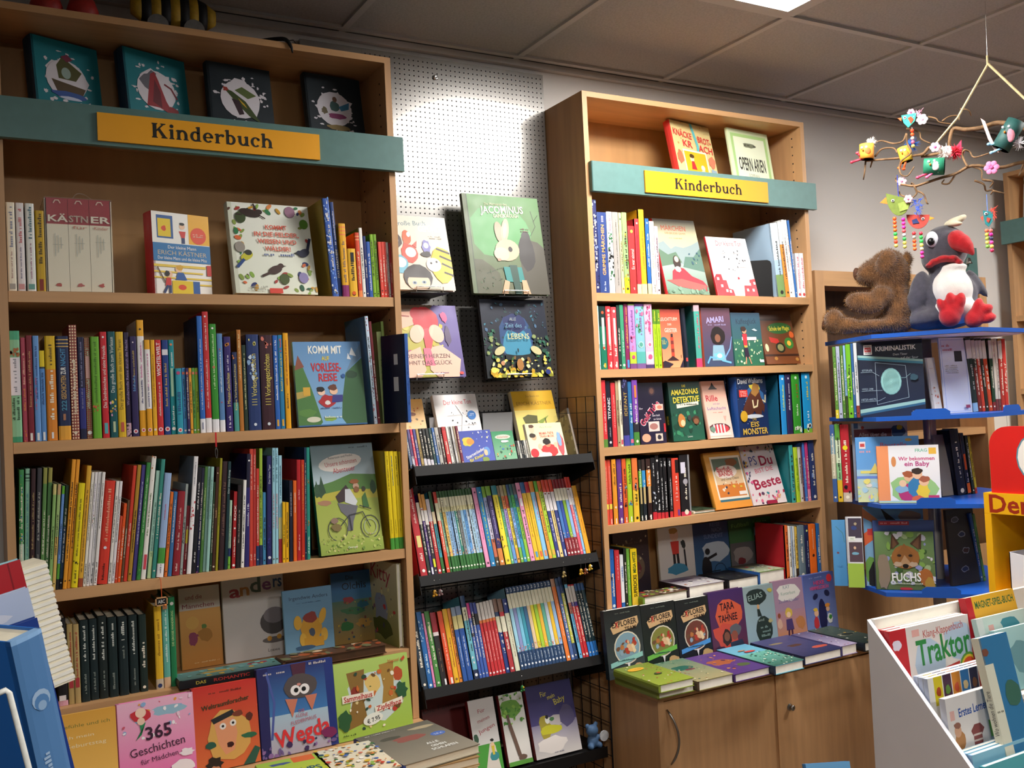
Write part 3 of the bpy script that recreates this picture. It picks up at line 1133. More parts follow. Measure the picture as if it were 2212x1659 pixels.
row('''
90 160 185 34902c 0 0;b|0|.12|f2f2f6;s|c8e8b0|.4|.9|.25;d|f8f0f0|.96|.16;d|c87a60|.6|.2
165 220 280 5a88bc;b|0|.12|f2f2f6;s|e0e8f0|.4|.85|.25;d|c05060|.3|.14;d|c05060|.84|.14
228 300 312 33246c;t|5 Minuten-Geschichten|f0e070|.26|.62|.45;s|e8e0f0|.64|.8|.25;m|c8803a|4|.9|.96;s|e8e4f0|.04|.18|.3
308 358 465 1c2a54;b|0|.36|4a9a94;t|Kleine Vorlesegeschichten|f0e090|.26|.85|.4;m|e0803a|3|.92|.96
362 405 242 b8742c;s|f0d8a0|.5|.95|.3
408 450 395 24382a;s|d8d8a0|.25|.9|.3
455 580 290 22386e;t|111 Vorlesegeschichten|ecdc6a|.25|.8|.42;m|cfe0ee/8ab0d8|8|.55|.8;m|e8e080|3|.9|.96;d|dfe8f0|.06|.12
588 718 295 3c1c28;t|111 Vorlesegeschichten|ecdc6a|.25|.8|.42;m|c04a5a/d87a6a|6|.85|.98;d|dfe8f0|.06|.12
720 768 298 2c66bc;s|f0f4fa|.3|.95|.35;r|e8b040|.03|.1|.3|.7
770 818 295 2a80b0;s|e0d070|.4|.8|.35;s|d85a60|.82|.97|.4;r|e8b040|.03|.1|.3|.7
822 875 275 f0ac1c;s|b0602a|.45|.92|.3;s|5a4a20|.2|.36|.25
''', (440, 660), 4.608, YS, LS[1], 'second row of ' + TOY, 'spines on the second row of the striped-toy bookcase', frm='the bookend')
row('''
1700 1733 108 c8dcee -3 0;side|5a8cc0;m|d04a5a/8a5a6a/5a8a4a|30|0|1
1736 1762 160 70222c -3 0
1788 1836 262 a8c07a -2 .035;s|5a6a3a|.2|.7|.25
1838 1866 160 98b85c -2 .035
1866 1884 298 b4d24c -1 .035;b|0|.3|4a7a3a
''', (440, 660), 4.608, YS, LS[1], 'second row of ' + TOY, 'spines on the second row of the striped-toy bookcase', depth=.17)


def lean3(u):
	K = [(40, 1.6), (64, 2.5), (135, 5.7), (304, 7), (403, 5.7), (445, 5), (500, 4), (540, 2.3), (700, 1.8)]
	for (a, p), (b, q) in zip(K, K[1:]):
		if u < b:
			return p + (q - p) * max(0, u - a) / (b - a)
	return K[-1][1]


row('''
198 247 310 3c8a50;m|d0e0d0/2a6a3a/e8c040/4a80b0|26|.4|1;b|0|.4|a8c8b4
252 298 300 8cc0a4;b|.92|.93|2a4a3a;b|.95|.96|2a4a3a;b|.9|.905|2a4a3a;s|4a8a9a|.1|.8|.35
302 350 300 3a2226;s|a89060|.35|.8|.4;s|a89060|.12|.3|.35
353 402 292 3c3c42;s|b0b0a8|.4|.8|.4;s|9a9a90|.12|.3|.35
405 446 290 5c8a4c;b|.87|1|94964a
448 490 290 507c48;b|.88|1|9a944a
494 530 458 8cb86c;b|.9|1|d0c880
533 568 458 a4c27c;b|.9|1|c8a878;b|0|.5|d8b868
572 601 475 6c98d8;b|0|.1|1c1c20;b|.92|1|62b030;b|.1|.25|5aa038;m|3a6a3a|8|.2|.4
603 638 470 28462e;b|0|.1|15151c;b|.1|.6|24405a
642 684 205 eea02c
687 724 205 eea02c
727 794 450 ead61a;s|6a6020|.3|.85|.25;m|1c1c14|3|.21|.26;s|3a3a20|.03|.16|.3
797 845 270 e2ac34;b|0|.07|a04a2a;s|7a5a20|.12|.8|.3
848 879 335 f0ece0;s|3a3a34|.4|.9|.3;s|1c1c1c|.02|.2|.4
881 912 335 f0ecec;s|8a80a8|.5|.9|.3;s|1c1c1c|.02|.2|.4;m|5a8a4a/b07a4a|8|.52|.66
914 953 335 f2f0f0;s|7a7aa0|.3|.9|.2;s|1c1c1c|.02|.2|.4
955 990 335 f0ece8;s|4a4a44|.5|.9|.3;s|1c1c1c|.02|.2|.4
993 1100 430 d83a2a;s|f0a080|.4|.92|.3;d|e8e0ec|.35|.16;s|4a1a10|.04|.2|.22
1103 1136 428 eeeae2;s|3a3a3a|.4|.85|.35;s|1c1c1c|.02|.2|.35
1138 1170 428 ece8ec;s|5a6a5a|.4|.85|.35;s|1c1c1c|.02|.2|.35
1172 1200 785 cf4a2c
1202 1234 655 ea5a22
1236 1260 620 6a4a30
1263 1302 268 d6402c;s|f4d0c0|.3|.5
1305 1345 262 b48a30
1350 1391 262 4a4088;s|d0d0e8|.3|.85|.3
1395 1438 238 3a8a42;m|6ab050/2a6a30|14|0|.3;s|d8f0c8|.4|.9|.25
1441 1490 175 f0eee6;r|d84a5a|.08|.2|.3|.9;m|c87a4a|6|.8|1;s|6a8a5a|.35|.7|.3
1505 1546 320 a4d0c0;s|3a6a60|.2|.7|.3;b|0|.25|bcd8a0
1550 1593 203 3a9084
1600 1673 348 9cb8e0;b|0|.13|f2f2f4;b|.13|.28|4a9a40;s|d84a70|.55|.7|.15;s|3a3a60|.03|.12|.2
1680 1712 537 e4742c
1716 1756 537 3c74ac;s|e0e8f0|.4|.9|.35
1760 1836 535 922430;s|e0a8a0|.55|.8|.25;s|e0c0b8|.3|.5|.25;s|f0d8d0|.05|.14|.25
1840 1868 455 a8b4b0;m|3a4a44|16|0|.6
1870 1905 680 8a2030;r|e0d040|.45|.65|.2|.8
1910 1956 175 f2f0f2 5.7 0;m|d83a4a/e05a60|20|.35|.62;s|8a8a94|.75|.95|.25;side|8a94a0
1960 2004 285 1a1a22;s|e8e8e8|.6|.85|.35;s|e8e8e8|.1|.2|.3
2006 2036 290 22223a;b|0|.5|1c2048;m|b05a9a|4|0|.1
2040 2071 280 4a7a3a;s|d0e0a0|.3|.8|.3
2075 2106 280 9acac0;s|3a6a60|.5|.9|.3
2108 2140 280 a0d0c6;s|3a6a60|.5|.9|.3
''', (0, 950), 4.739, YS, LS[2], 'third row of ' + TOY, 'spines on the third row of the striped-toy bookcase', lean3, .19, frm='its outer end', rev=True)
row('''
60 78 470 2c4a30
80 113 320 46281c;d|d0c0a0|.94|.2;s|d0a870|.5|.6;d|e0d0b0|.04|.3
116 140 232 9a9420;s|5a5a10|.4|.8
146 202 268 3a2428;s|7a5a50|.3|.8
205 236 265 16383e;t|Der kleine König|d8e8e4|.7|.92|.5
239 263 652 b8dcc0;b|0|.18|7ac040;b|.18|.3|2a3a6a
278 316 565 b8282c;t|ROCK|f8f0ea|.62|.82|.5|B;d|f4e8e0|.52|.26;d|f4f4f0|.04|.36;s|f0e0d8|.15|.4
320 362 500 241c20;s|c0b0a0|.3|.7|.25
370 402 450 f0eee8 4 0;side|c8c8c0
406 452 190 2f2a6c 3.5;b|.7|1|20203a;d|f0f0f0|.94|.2;s|d8d4ec|.36|.56|.4
455 489 140 cc4434;s|f0b8a8|.65|.95|.35;s|f0d0c0|.05|.1
490 522 140 b43430;s|f0b8a8|.65|.95|.35;s|f0d0c0|.05|.1
524 553 335 d24038;b|0|.2|1c3c6a
555 586 135 a0c040;b|0|.17|24305e
590 623 573 4c94c4
630 681 210 2a2a64;t|Der kleine Tiger|e0e4f0|.74|.92|.35;m|3a3a8a|10|.1|.5;d|e8e8f0|.06|.3
685 713 130 9cd0e0;s|3a6a80|.7|.98;s|d06a70|.3|.6;d|5a4a20|.04|.25
715 746 130 9cd0e0;s|3a6a80|.7|.98;s|d06a70|.3|.6;d|5a4a20|.04|.25
750 783 205 a0cfe0;b|0|.22|c83a44;b|.22|.42|e8e0a0;s|3a6a80|.6|.9
787 815 672 f0bc1c
818 849 672 eeb418
855 889 455 1b1f34;s|d8d8e0|.55|.85|.25
895 929 455 ea6a22;s|f8d8c0|.6|.85|.35
931 973 248 b82028;s|f0c0b8|.6|.7|.3;s|f0c0b8|.1|.25|.3
975 1009 248 c43420;s|f0a040|.5|.95|.25;d|f0a040|.04|.25
1011 1029 125 1d3a5c
1031 1063 125 289082;m|d0a040/d05040|6|.3|.36;m|d0a040/d05040|6|.66|.72;s|d0f0e0|.05|.2
''', (440, 940), 4.608, YS, LS[2], 'third row of ' + TOY, 'spines on the third row of the striped-toy bookcase', lean3, .19, frm='the bicycle cover')
row('''
1865 1905 165 e4c81c -1.5 0;b|0|.115|4a9a3c;side|c4a024;s|5a4a10|.6|.95|.25;s|6a5a10|.16|.3|.15
1908 1949 165 e8cc1e -1.5 0;b|0|.115|4a9a3c;s|3a6a8a|.65|.95|.25;s|6a5a10|.16|.3|.15
1951 1994 165 e6ca1c -1.5 0;b|0|.115|4a9a3c;s|5a4a10|.65|.95|.25;s|6a5a10|.16|.3|.15
1996 2028 165 e8cc20 -1 0;b|0|.115|4a9a3c;s|6a6a20|.65|.95|.25;s|6a5a10|.16|.3|.15
''', (440, 940), 4.608, YS, LS[2], 'third row of ' + TOY, 'spines on the third row of the striped-toy bookcase', depth=.2)
row('''
395 425 900 b03a40 0 .03
458 535 500 17161a;T|A|e0a824|.86|.5;T|L|e0a824|.72|.5;T|L|e0a824|.6|.5;T|S|e0a824|.4|.5;b|0|.06|d8a0b0;r|e8e0e0|.06|.12|.1|.8
540 588 540 b49a62;s|a83a30|.3|.9|.35;r|b03a40|.2|.32|.15|.85
590 635 540 b89e68;s|a83a30|.3|.9|.35;r|b03a40|.2|.32|.15|.85
640 708 510 16282a;s|d8dcd4|.5|.92|.3;s|8a948c|.1|.34|.25
712 778 500 14262a;s|d8dcd4|.5|.92|.3;s|8a948c|.1|.34|.25
782 852 478 172424;s|d8dcd4|.45|.92|.3;s|8a948c|.1|.34|.25
858 930 488 14282a;s|d8dcd4|.6|.92|.3;s|8a948c|.1|.34|.25
938 1012 482 14262a;s|d8dcd4|.7|.92|.35;s|8a948c|.45|.62|.25
1020 1090 470 16282a;s|d8dcd4|.5|.92|.3;s|8a948c|.1|.34|.25
1100 1160 468 1a2c28
''', (0, 1200), 3.615, YS + .02, LS[3], 'bottom row of ' + TOY, 'spines on the bottom row of the striped-toy bookcase', 0, .13, frm='its outer end', rev=True)
row('''
1222 1281 400 e2b428;s|9a7018|.4|.85|.35;b|0|.12|c8b8a0;d|2a3a6a|.04|.3
1284 1337 370 64b0a0;s|d8f0e8|.3|.9|.3;b|0|.12|e0b890;r|e0a070|.92|.96
1340 1388 330 207c4c;t|DIE GROSSE WANDERUNG|d0e8a0|.45|.85|.35;d|e8e8e0|.93|.3
''', (0, 1200), 3.615, YS + .02, LS[3], 'bottom row of ' + TOY, 'spines on the bottom row of the striped-toy bookcase', 0, .16, frm='the orange cover')

# ---------------------------------------------------------------- spines: black rack in front of the pegboard
YM = MY + .006


def mz(k, Y=YM):
	return MZ[k] - (Y - MY) * math.tan(TLT) + .0005


row('''
130 156 520 5a7090
160 187 520 c8c4d4;b|.3|1|6a5a90
190 214 518 d83a58
218 246 516 4a4a90
250 277 514 b89a5a
280 312 512 20201f;b|0|.22|d8d4dc;d|c8c8c0|.9|.3
315 346 510 1e1f20;b|0|.2|d8d4dc
350 381 508 232826;b|0|.18|d0ccd8
385 412 506 2a4a4a
415 441 502 3a68a8
445 482 500 b8b4ac
485 517 498 4a3434
520 561 494 cc3434;b|.9|1|b02a2a
565 590 492 e8e4dc
592 613 490 b4b0aa
615 637 488 d0ccc8
640 662 486 b09a80
665 692 484 7a2238
''', (860, 820), 4.809, YM, mz(0), 'top tray of ' + RACK, 'slim spines on the top tray of the black rack', back=TLT, depth=.1, frm='the striped-toy bookcase', rev=True)
row('''
1255 1275 640 2a2c30
1277 1297 638 c0c0b8
1299 1318 634 26282c
1320 1340 632 303438
1342 1360 630 d0ccc4
1362 1382 628 8a8478
''', (860, 820), 4.809, YM, mz(0), 'top tray of ' + RACK, 'slim spines on the top tray of the black rack', back=TLT, depth=.1, frm='the green cover', rev=True)
GS = 'b|.74|.8|e8e0a8;b|.8|.92|ece6c4;b|.92|1|2f5a2c;b|0|.2|2f7030;d|f0f0e0|.06|.3;m|c05a4a/e0d0c0/d09a40|6|.21|.27;'
spec = '''
190 262 195 b8252e;s|f0c8c0|.55|.9|.3;r|e0d080|.3|.42|.25|.85;s|f0d0c8|.16|.24|.4;d|f4f0ea|.06|.22
268 300 415 24332a;b|.7|1|e0d8c8;d|e8e8e0|.06|.3
305 331 320 4a2a7c;b|.66|.82|f0ece8;b|.82|1|e0a04a;d|d03a3a|.8|.3;r|e8e8f0|.02|.1
334 369 330 28222c;b|.62|.8|f0ece8;b|.8|1|e0a04a;r|e0e020|.1|.2|.2|.8
372 411 380 c42a30;b|.7|1|d8d0d8;d|f0f0f0|.05|.3
415 446 300 3a9aa8;b|0|.2|2f7030;b|.6|.75|e8d8b0;b|.75|1|2a5a30;d|f0f0e0|.05|.3
462 496 305 e04a2a;b|.64|.86|ece6c0;b|.9|1|c83a2c
'''
x = 497
for i, c in enumerate(['8cc0a0', 'ecc060', '9cc4ea', '8cb8e8', 'a8d0f0', '2f8a7a', '8a8a88', '9cc8e8', '5a9ad8', 'd8e4f0', 'b8dcf0', 'a8ccf0']):
	spec += f'{x} {x + 29.5:.1f} {300 - i * 3} {c};{GS}\n'
	x += 30.6
spec += '''
872 919 262 ee9ac0;s|c83a8a|.35|.8|.2;d|4a2a3a|.06|.22;d|5a2a4a|.94|.2
922 971 255 1f80b8;s|c8d84a|.25|.8|.3;d|f0f4f8|.05|.2;d|e8f0f0|.93|.16
974 1011 248 9aa4cc;b|0|.12|4a4030;b|.86|1|82b03a;b|.12|.34|c86a4a;b|.34|.6|d8d0e4;d|f0f0e8|.06|.24
1016 1066 245 3a2c64;b|0|.22|d8843a;b|.88|1|82b03a;s|a89ac8|.4|.8|.3;m|e08a4a|4|.22|.34;d|f4e8d8|.06|.22
1076 1131 240 f0dc30;b|.88|1|3a8a94;m|8a3a3a/2a2a2a|6|.18|.38;s|6a6a20|.45|.85|.2;d|8a7a20|.06|.2
1134 1161 240 6abc8a;b|.7|.86|2f7a4a;b|.86|1|8a7a60;d|f0f0e0|.06|.28
1163 1196 236 b49ce0;b|.7|.86|e0813a;b|.86|1|b0a080;b|0|.3|6a9ad8
1199 1231 232 f0d84a;b|.7|.86|d8502a;b|.86|1|a8a060;b|0|.2|e8a848
1234 1262 228 8ab4ec;b|.7|.86|1f8a6a;b|.86|1|3a5a8a;b|0|.2|7ab84a;d|f0f0e0|.06|.28
1265 1296 224 2f94b4;b|.7|.86|3aa84a;b|.86|1|3a6a6a;d|f0f0e0|.06|.28
1299 1330 220 8cc43a;b|.7|.86|1f7a9a;b|.86|1|5a5a60;d|f0f0e0|.06|.28
1335 1379 210 ee9cc0;r|f4f0f0|.7|.8|.25|.75;d|a83a7a|.06|.2;d|8a5a6a|.9|.24
1382 1426 206 f0c020;b|.86|1|3a6aa0;s|b04a2a|.3|.8|.2;r|4a9ac8|.05|.12|.3|.8
1429 1471 202 f2c024;b|.86|1|c8283a;s|b08020|.3|.7|.2;r|e06a3a|.05|.12|.3|.8
1474 1525 196 8cc8ec;b|.86|1|ec9434;s|d86a80|.5|.8|.25;r|e88a60|.05|.12|.3|.7
1527 1560 192 ec9c3a;b|.86|1|6ab83a;r|e0c040|.05|.12
1562 1601 190 b4d430;b|.86|1|e8742a;r|e0b040|.05|.12
1605 1640 180 28347c;b|.6|.84|f2eaea;b|.84|1|e04a34;d|8a2a20|.82|.26;r|e8e8f4|.02|.1|.4|.7;s|c8c8e8|.2|.5
1643 1676 178 f0d088;b|.6|.84|f2eaea;b|.84|1|e04a34;d|8a2a20|.82|.26
1680 1716 175 26347c;b|.6|.84|f2eaea;b|.84|1|e04a34;r|e8e8f4|.02|.1|.4|.7;s|c8c8e8|.2|.5
'''
for i, (a, b_) in enumerate(((1720, 1751), (1753, 1784), (1786, 1817), (1819, 1850))):
	spec += f'{a} {b_} {176 - i * 3} {["3f74b8", "2a4aa0", "8ab42c", "8fb4e4"][i]};b|0|.24|8c1c28;b|.72|.88|ece6d0;b|.88|1|8c1c28;d|f0e8e0|.05|.3;m|e0c8b8/a04a3a|4|.25|.31;s|f0e0d8|.1|.2|.3\n'
spec += '''
1853 1882 150 e4586c;b|.64|.86|f2eaea;b|.86|1|d8382c;d|8a2a20|.84|.26
1884 1907 148 8cc0ea;b|.64|.86|f2eaea;b|.86|1|d8382c
1910 1955 240 f0a828;s|c87a10|.3|.8|.2
'''
row(spec, (870, 1000), 4.809, YM, mz(1), 'middle tray of ' + RACK, 'reading series on the middle tray of the black rack', back=TLT, depth=.15, frm='the striped-toy bookcase', rev=True)
spec = '''
165 214 280 1d3040
218 259 360 1c64a8;m|8ac0e0/c8e0f0|14|.5|.9;s|d0e8f4|.2|.45;d|e0f0f4|.05|.26
262 281 370 e48ab8
285 326 355 4a8a40;r|e8e4b0|.7|.8|.3|.7;d|e0e8d0|.06|.2
330 376 365 1e1518;b|.68|.73|f0e0e0;b|.73|1|a02230;s|8a6a4a|.2|.5|.2;r|f0f0f0|.02|.1|.6|.9
392 433 355 e85022;s|f8c8b0|.2|.7|.3;r|f4e8e0|.02|.1|.4|.8
436 476 335 eeb41e;s|a8601a|.2|.6|.35;d|8a6020|.06|.24
478 506 330 e88a30
510 546 322 2454a0;b|.7|.88|dccf8a;b|.88|1|8a9ab0;s|c8d4e8|.2|.6|.25
549 592 312 20509c;b|.7|.88|dccf8a;b|.88|1|7a8aa8;s|c8d4e8|.2|.6|.25
602 641 225 6ab4c4;b|0|.12|1c2c50;b|.7|.86|e8e4c4;b|.86|1|2a4870;d|f0f0f0|.06|.3;m|e0e0e0|4|.2|.3
645 668 285 3a5cac;b|.8|1|d83a8a;b|.55|.6|1c1c30
670 695 282 3a5cac;b|.7|.85|222226;b|.85|1|3a4a9a
698 723 280 4060b0;b|.7|.85|222226;b|.85|1|3a4a9a
'''
for i, (a, b_) in enumerate(((726, 752), (754, 781), (783, 809), (811, 836), (838, 863))):
	spec += f'{a} {b_} {285 - i * 7} c82a30;b|.72|.76|e0783a;b|.76|1|dcd4cc;d|f4e8e8|.05|.28;s|f0c8c0|.2|.6|.25\n'
spec += '''
866 901 250 20387c;b|.55|.76|e4e0c0;b|.76|.82|2a4870;b|.82|1|8a6a5a;d|e0e8f0|.06|.24
904 941 250 b03038;b|.55|.76|e8e4c8;b|.76|.82|c03038;b|.82|1|8a6a5a;d|f0e8e8|.06|.24
946 986 250 dcdcc0;b|.8|1|20347c;s|8a6a5a|.2|.7|.2;d|e8ecf4|.93|.2
'''
x = 991
for i, c in enumerate(['9cd0e4', '8a94c4', '7ac4e0', '3a9ab0', '3a6a94', 'e4c8a0', 'e8dc30', 'a4d034', 'f0b83a', '62b49a', 'ccdae8', 'f0c02c', '98bce4']):
	spec += f'{x:.1f} {x + 28:.1f} {155 - i * 5} {c};b|0|.22|1f4068;b|.74|.92|e8e4c8;b|.92|1|1f4068;T|2|e8ecf0|.945|.45;d|e8ecf0|.06|.28;m|d08a5a/c84a3a/e0d8d0|6|.22|.29;s|c8d4e0|.1|.19|.3\n'
	x += 29.2
spec += '''
1374 1411 82 ec7c30;b|.9|1|b8866a;s|f8d8b0|.3|.8|.2;d|f4e4d0|.05|.24
1413 1441 78 4a66a0;b|.9|1|2a4468;m|c85a9a/8ad0e0|8|.3|.7;d|e8ecf0|.05|.24
1443 1467 65 24406c;b|.2|.8|b8b83a
1482 1506 128 6cb8e0;b|.75|.95|e0dcd8;b|.6|.75|c87a6a
1509 1531 130 d02c34;b|.76|.98|dcd4cc;b|.7|.76|4a3a8a;d|f4e8e8|.05|.3
1533 1558 128 d02c34;b|.76|.98|dcd4cc;b|.7|.76|4a3a8a;d|f4e8e8|.05|.3
1562 1587 122 16303a;b|0|.2|2d7cd0;b|.9|1|2a5488
1589 1612 118 16303a;b|0|.2|2d7cd0;b|.9|1|2a5488
1614 1640 114 18343c;b|0|.2|2d7cd0;b|.9|1|2a5488
'''
row(spec, (870, 1230), 3.868, YM, mz(2), 'bottom tray of ' + RACK, 'reading series on the bottom tray of the black rack', back=TLT, depth=.15, frm='the striped-toy bookcase', rev=True)

# ---------------------------------------------------------------- spines: bookcase over the cabinet
row('''
116 160 5 2a2f66 0 0;m|e8ecf4/8a9ac8/15183a|50|0|1
162 248 122 2c4484;t|GRIMMS MÄRCHEN|e8a868|.22|.85|.34|B;s|c8b8d8|.88|.95|.3;s|c8d4e8|.03|.15|.2
250 302 118 f0efec;m|1c1c1c|14|.3|.55;m|2a6a3a|12|.55|.75;m|2a6a3a|8|.16|.3;s|c87a90|.75|.95|.35
304 362 122 a8a29c;s|6a645c|.1|.9|.15
365 392 128 efe89a;d|3a6a4a|.92|.3;d|d0703a|.06|.3
395 441 125 9aba7a;b|0|.2|e8d020;m|7a5a30/e8c040/5a9a40|18|.1|.75
446 508 252 c83434;t|Es war einmal…|f8e0d8|.36|.66|.45;d|f0d850|.92|.2;s|f0d8d0|.05|.12|.2
512 551 185 d2303a;b|0|.13|f0e4a8;s|a82030|.3|.8|.3;d|f0f0e8|.94|.2
553 603 97 eead1c;b|0|.12|f0e0a0;s|c8822a|.3|.75|.3
610 646 182 1f62b0;b|0|.14|e8d8a0;s|c8dcf0|.35|.8|.4;d|f0f4f8|.94|.2
649 692 208 efeadc;t|MÄRCHENZauber|a89a78|.35|.8|.45;s|8a8478|.03|.12
694 728 255 eec0cc
''', (1260, 430), 4.337, YS, RS[0], 'top row of ' + CAB, 'spines on the top row of the cabinet bookcase', rev=True)
row('''
1830 1898 228 d8e6ee -5 0;side|a9c6de;b|0|.3|7a9a5a;b|.3|.5|a8c4d8
1902 1938 215 f0eeec -5 0;b|0|.7|e08a2c
1940 1964 195 f4f2ee -5
1966 1988 197 f0eeec -5;s|d08a5a|.4|.8
1990 2009 200 2f6cb4 -4.5
2012 2046 508 f0ecee -1;s|d06a7a|.2|.9;d|d04a4a|.07|.3
2049 2086 508 f2eeee -1;s|d06a7a|.2|.9;d|d04a4a|.07|.3
''', (1260, 430), 4.337, YS, RS[0], 'top row of ' + CAB, 'spines on the top row of the cabinet bookcase', rev=True, depth=.2, frm='the bookend')
row('''
140 166 130 9cd4d8;r|f4ecd8|.4|.9|.3|.8
170 226 135 15785c;b|.68|1|102e2c;r|f0e8d4|.4|.82|.3|.7;d|c85a3a|.9|.22;d|c85a3a|.34|.2;r|d0b030|.03|.1|.4|.7
229 278 135 d2363e;r|f0e4d0|.4|.82|.3|.7;d|f0d0c8|.93|.24;r|f0d8d0|.03|.12|.45|.7
280 328 142 dc4850;r|f0e4d0|.4|.82|.3|.7;d|f0d0c8|.93|.24;r|f0d8d0|.03|.12|.45|.7
331 357 125 1d3a34
359 393 122 3f9a72;d|e8f0e8|.06|.3;s|c8e8d8|.2|.6|.3
396 433 115 8a2458;s|e0a050|.3|.95|.4;r|4a90d0|.02|.14|.3|.8
435 496 115 b88cc8;b|.98|1|8ab04a;b|.08|.26|b8cc3a;b|0|.08|7a4a84;d|c84a80|.18|.24;s|8a5a9c|.5|.9|.3;m|d06aa0|8|.3|.5
498 581 112 82bcc8;b|.96|1|7a4aa0;b|.08|.26|58b0a8;b|0|.08|7a5a94;d|a8d4c8|.37|.3;d|58a090|.37|.2;s|8a6aa8|.52|.9|.35;m|c86a90/4a8a60|10|.5|.95
583 656 115 eab4cc;b|.08|.26|ecc8dc;b|0|.06|4a3a6c;d|f4e8f0|.37|.3;d|c86a8a|.37|.18;d|d05a80|.18|.26;s|d05a90|.52|.9|.4;m|c85080|10|.5|.98
659 692 165 a8cc20;b|.75|1|5a8a20;s|e0e040|.8|.96|.4;s|6a8a10|.2|.7|.2;d|6a8a10|.05|.2
694 728 165 a8cc20;b|.75|1|5a8a20;s|e0e040|.8|.96|.4;s|6a8a10|.2|.7|.2;d|6a8a10|.05|.2
''', (1260, 630), 4.254, YS, RS[1], 'second row of ' + CAB, 'spines on the second row of the cabinet bookcase', rev=True)
row('''
1046 1098 125 4ca898 -1 0;b|0|.14|e8406c;b|.9|1|c8a8b0;side|1f5a58;s|d06a80|.3|.85|.3
''', (1260, 630), 4.254, YS, RS[1], 'second row of ' + CAB, 'spines on the second row of the cabinet bookcase', rev=True, depth=.14, frm='the lighthouse cover')
row('''
107 148 180 d8343c;b|0|.12|5a8a3a;s|f0c0c0|.2|.8|.3
150 191 190 181a2c;t|TITANIC|f4f4f4|.42|.75|.55|B;d|f0f0f0|.07|.24;s|c0c0c8|.15|.3|.2
195 238 205 d8383e;s|f0b8b0|.3|.8|.2
240 266 190 b49e78
268 293 180 efe4c8;r|d05a6a|.03|.1
298 353 180 232642;b|0|.16|4a4aa0;t|IDEFANT|c8a850|.45|.82|.5;m|5a5a90|6|.88|1
355 391 195 2c6ea4;s|d0e8f0|.35|.65|.5;r|d86a8a|.04|.1
393 446 180 7a44a8;b|0|.2|4a8a3c;b|.2|.35|2a2a34;r|e8823a|.73|.92|.35|.7;m|a06ac0|6|.4|.6
''', (1280, 780), 4.337, YS, RS[2], 'third row of ' + CAB, 'spines on the third row of the cabinet bookcase', rev=True)
row('''
1262 1290 150 1c2c54 0 .06;s|d8dce8|.1|.3;d|c8d0e0|.9|.2
1292 1335 140 1c2f5c 0 .05;s|d8dce8|.05|.25;s|c0c8d8|.4|.8|.25
1776 1826 130 2a92d8 0 0;side|1c6080;s|d8e880|.4|.85|.3;d|e0f0f4|.93|.18
1830 1882 125 2c2550 0 0;s|d0d0e0|.4|.85|.25;d|d8d8e8|.93|.14
1888 1962 120 3c9a30 0 0;s|b04a2a|.6|.85|.35;s|d8f0c8|.3|.5|.25;d|d8f0d0|.93|.14;m|e8f0d8|5|.03|.12
1984 2062 112 2098d4 0 0;s|e0c83a|.55|.85|.35;s|e0f0f8|.2|.4|.3;d|e0f0f8|.93|.14;b|0|.07|7ab83a;m|f0f4e8|5|.03|.14
''', (1280, 780), 4.337, YS, RS[2], 'third row of ' + CAB, 'spines on the third row of the cabinet bookcase', rev=True, depth=.14, frm='the pink cover')
row('''
132 160 235 e4503c;s|f0a090|.4|.9|.3;r|f0d850|.24|.32|.1|.9
162 192 232 e4503c;s|f0a090|.4|.9|.3;r|f0d850|.24|.32|.1|.9;r|f4f0ea|.01|.09|.4|.6
200 240 225 ec9a2c;s|8a5a20|.6|.93|.4;d|f0d8b0|.26|.24;r|f4f0ea|.01|.09|.4|.6
245 290 225 6a3a88;d|e08a60|.55|.16;d|f0e8f0|.26|.24;r|f4f0ea|.01|.09|.4|.6
294 332 220 e4602c;m|8a9ab0|4|.52|.58;d|2a1a1a|.27|.3;r|f4f0ea|.01|.09|.4|.6
335 381 218 b4d02c;s|4a6a20|.55|.93|.4;m|e07a50/5a9ac0|6|.24|.34;r|f4f0ea|.01|.09|.4|.6
385 437 215 ea7a3c;b|0|.5|f0c43a;m|8ab0c8|4|.52|.58;d|e09a30|.28|.2
445 471 230 1a2420;b|.55|.82|7ac23a;b|.82|1|2a2824;r|c8b078|.28|.55|.2|.8;r|f0f0ea|.01|.09|.4|.7
475 506 225 1c242c;b|.55|.82|3a94d0;b|.82|1|3a2c28;r|c8b078|.28|.55|.2|.8;r|f0f0ea|.01|.09|.4|.7
515 556 220 2a1414;b|.55|.82|ec8a30;b|.82|1|3a2420;r|c8a878|.28|.55|.2|.8;r|f0f0ea|.01|.09|.4|.7
560 598 210 17171b;b|0|.12|cc2c38;m|d8dce4/8a94b0|8|.12|.5;s|e8e8e8|.7|.9|.25
600 634 190 16161a;b|0|.1|c83038;s|f0f0f0|.14|.3|.45;s|f0f0f0|.42|.75|.3;d|e8e8e8|.92|.25
638 667 212 16161a;b|0|.1|c83038;s|f0f0f0|.14|.66|.3;s|e8e8e8|.86|.94|.45
670 700 210 17161a;b|0|.1|c83038;s|f0f0f0|.14|.62|.3;s|e8e8e8|.86|.94|.45
715 745 212 17161a;b|0|.1|c83038;s|f0f0f0|.14|.66|.3;s|e8e8e8|.86|.94|.45
750 812 215 dc4430;t|1 2 3|f0d8d0|.26|.42|.3;r|1c1414|.75|.97|.45|.95;s|f0d0c0|.45|.68|.3;r|6a3a90|.02|.12|.55|.85
820 910 185 19171b;b|0|.07|c43050;r|d8d4e4|.7|.88|.08|.55;d|a8a4ac|.56|.24;r|8a8a8c|.07|1|.82|.98
''', (1280, 940), 4.254, YS, RS[3], 'fourth row of ' + CAB, 'spines on the fourth row of the cabinet bookcase', rev=True)
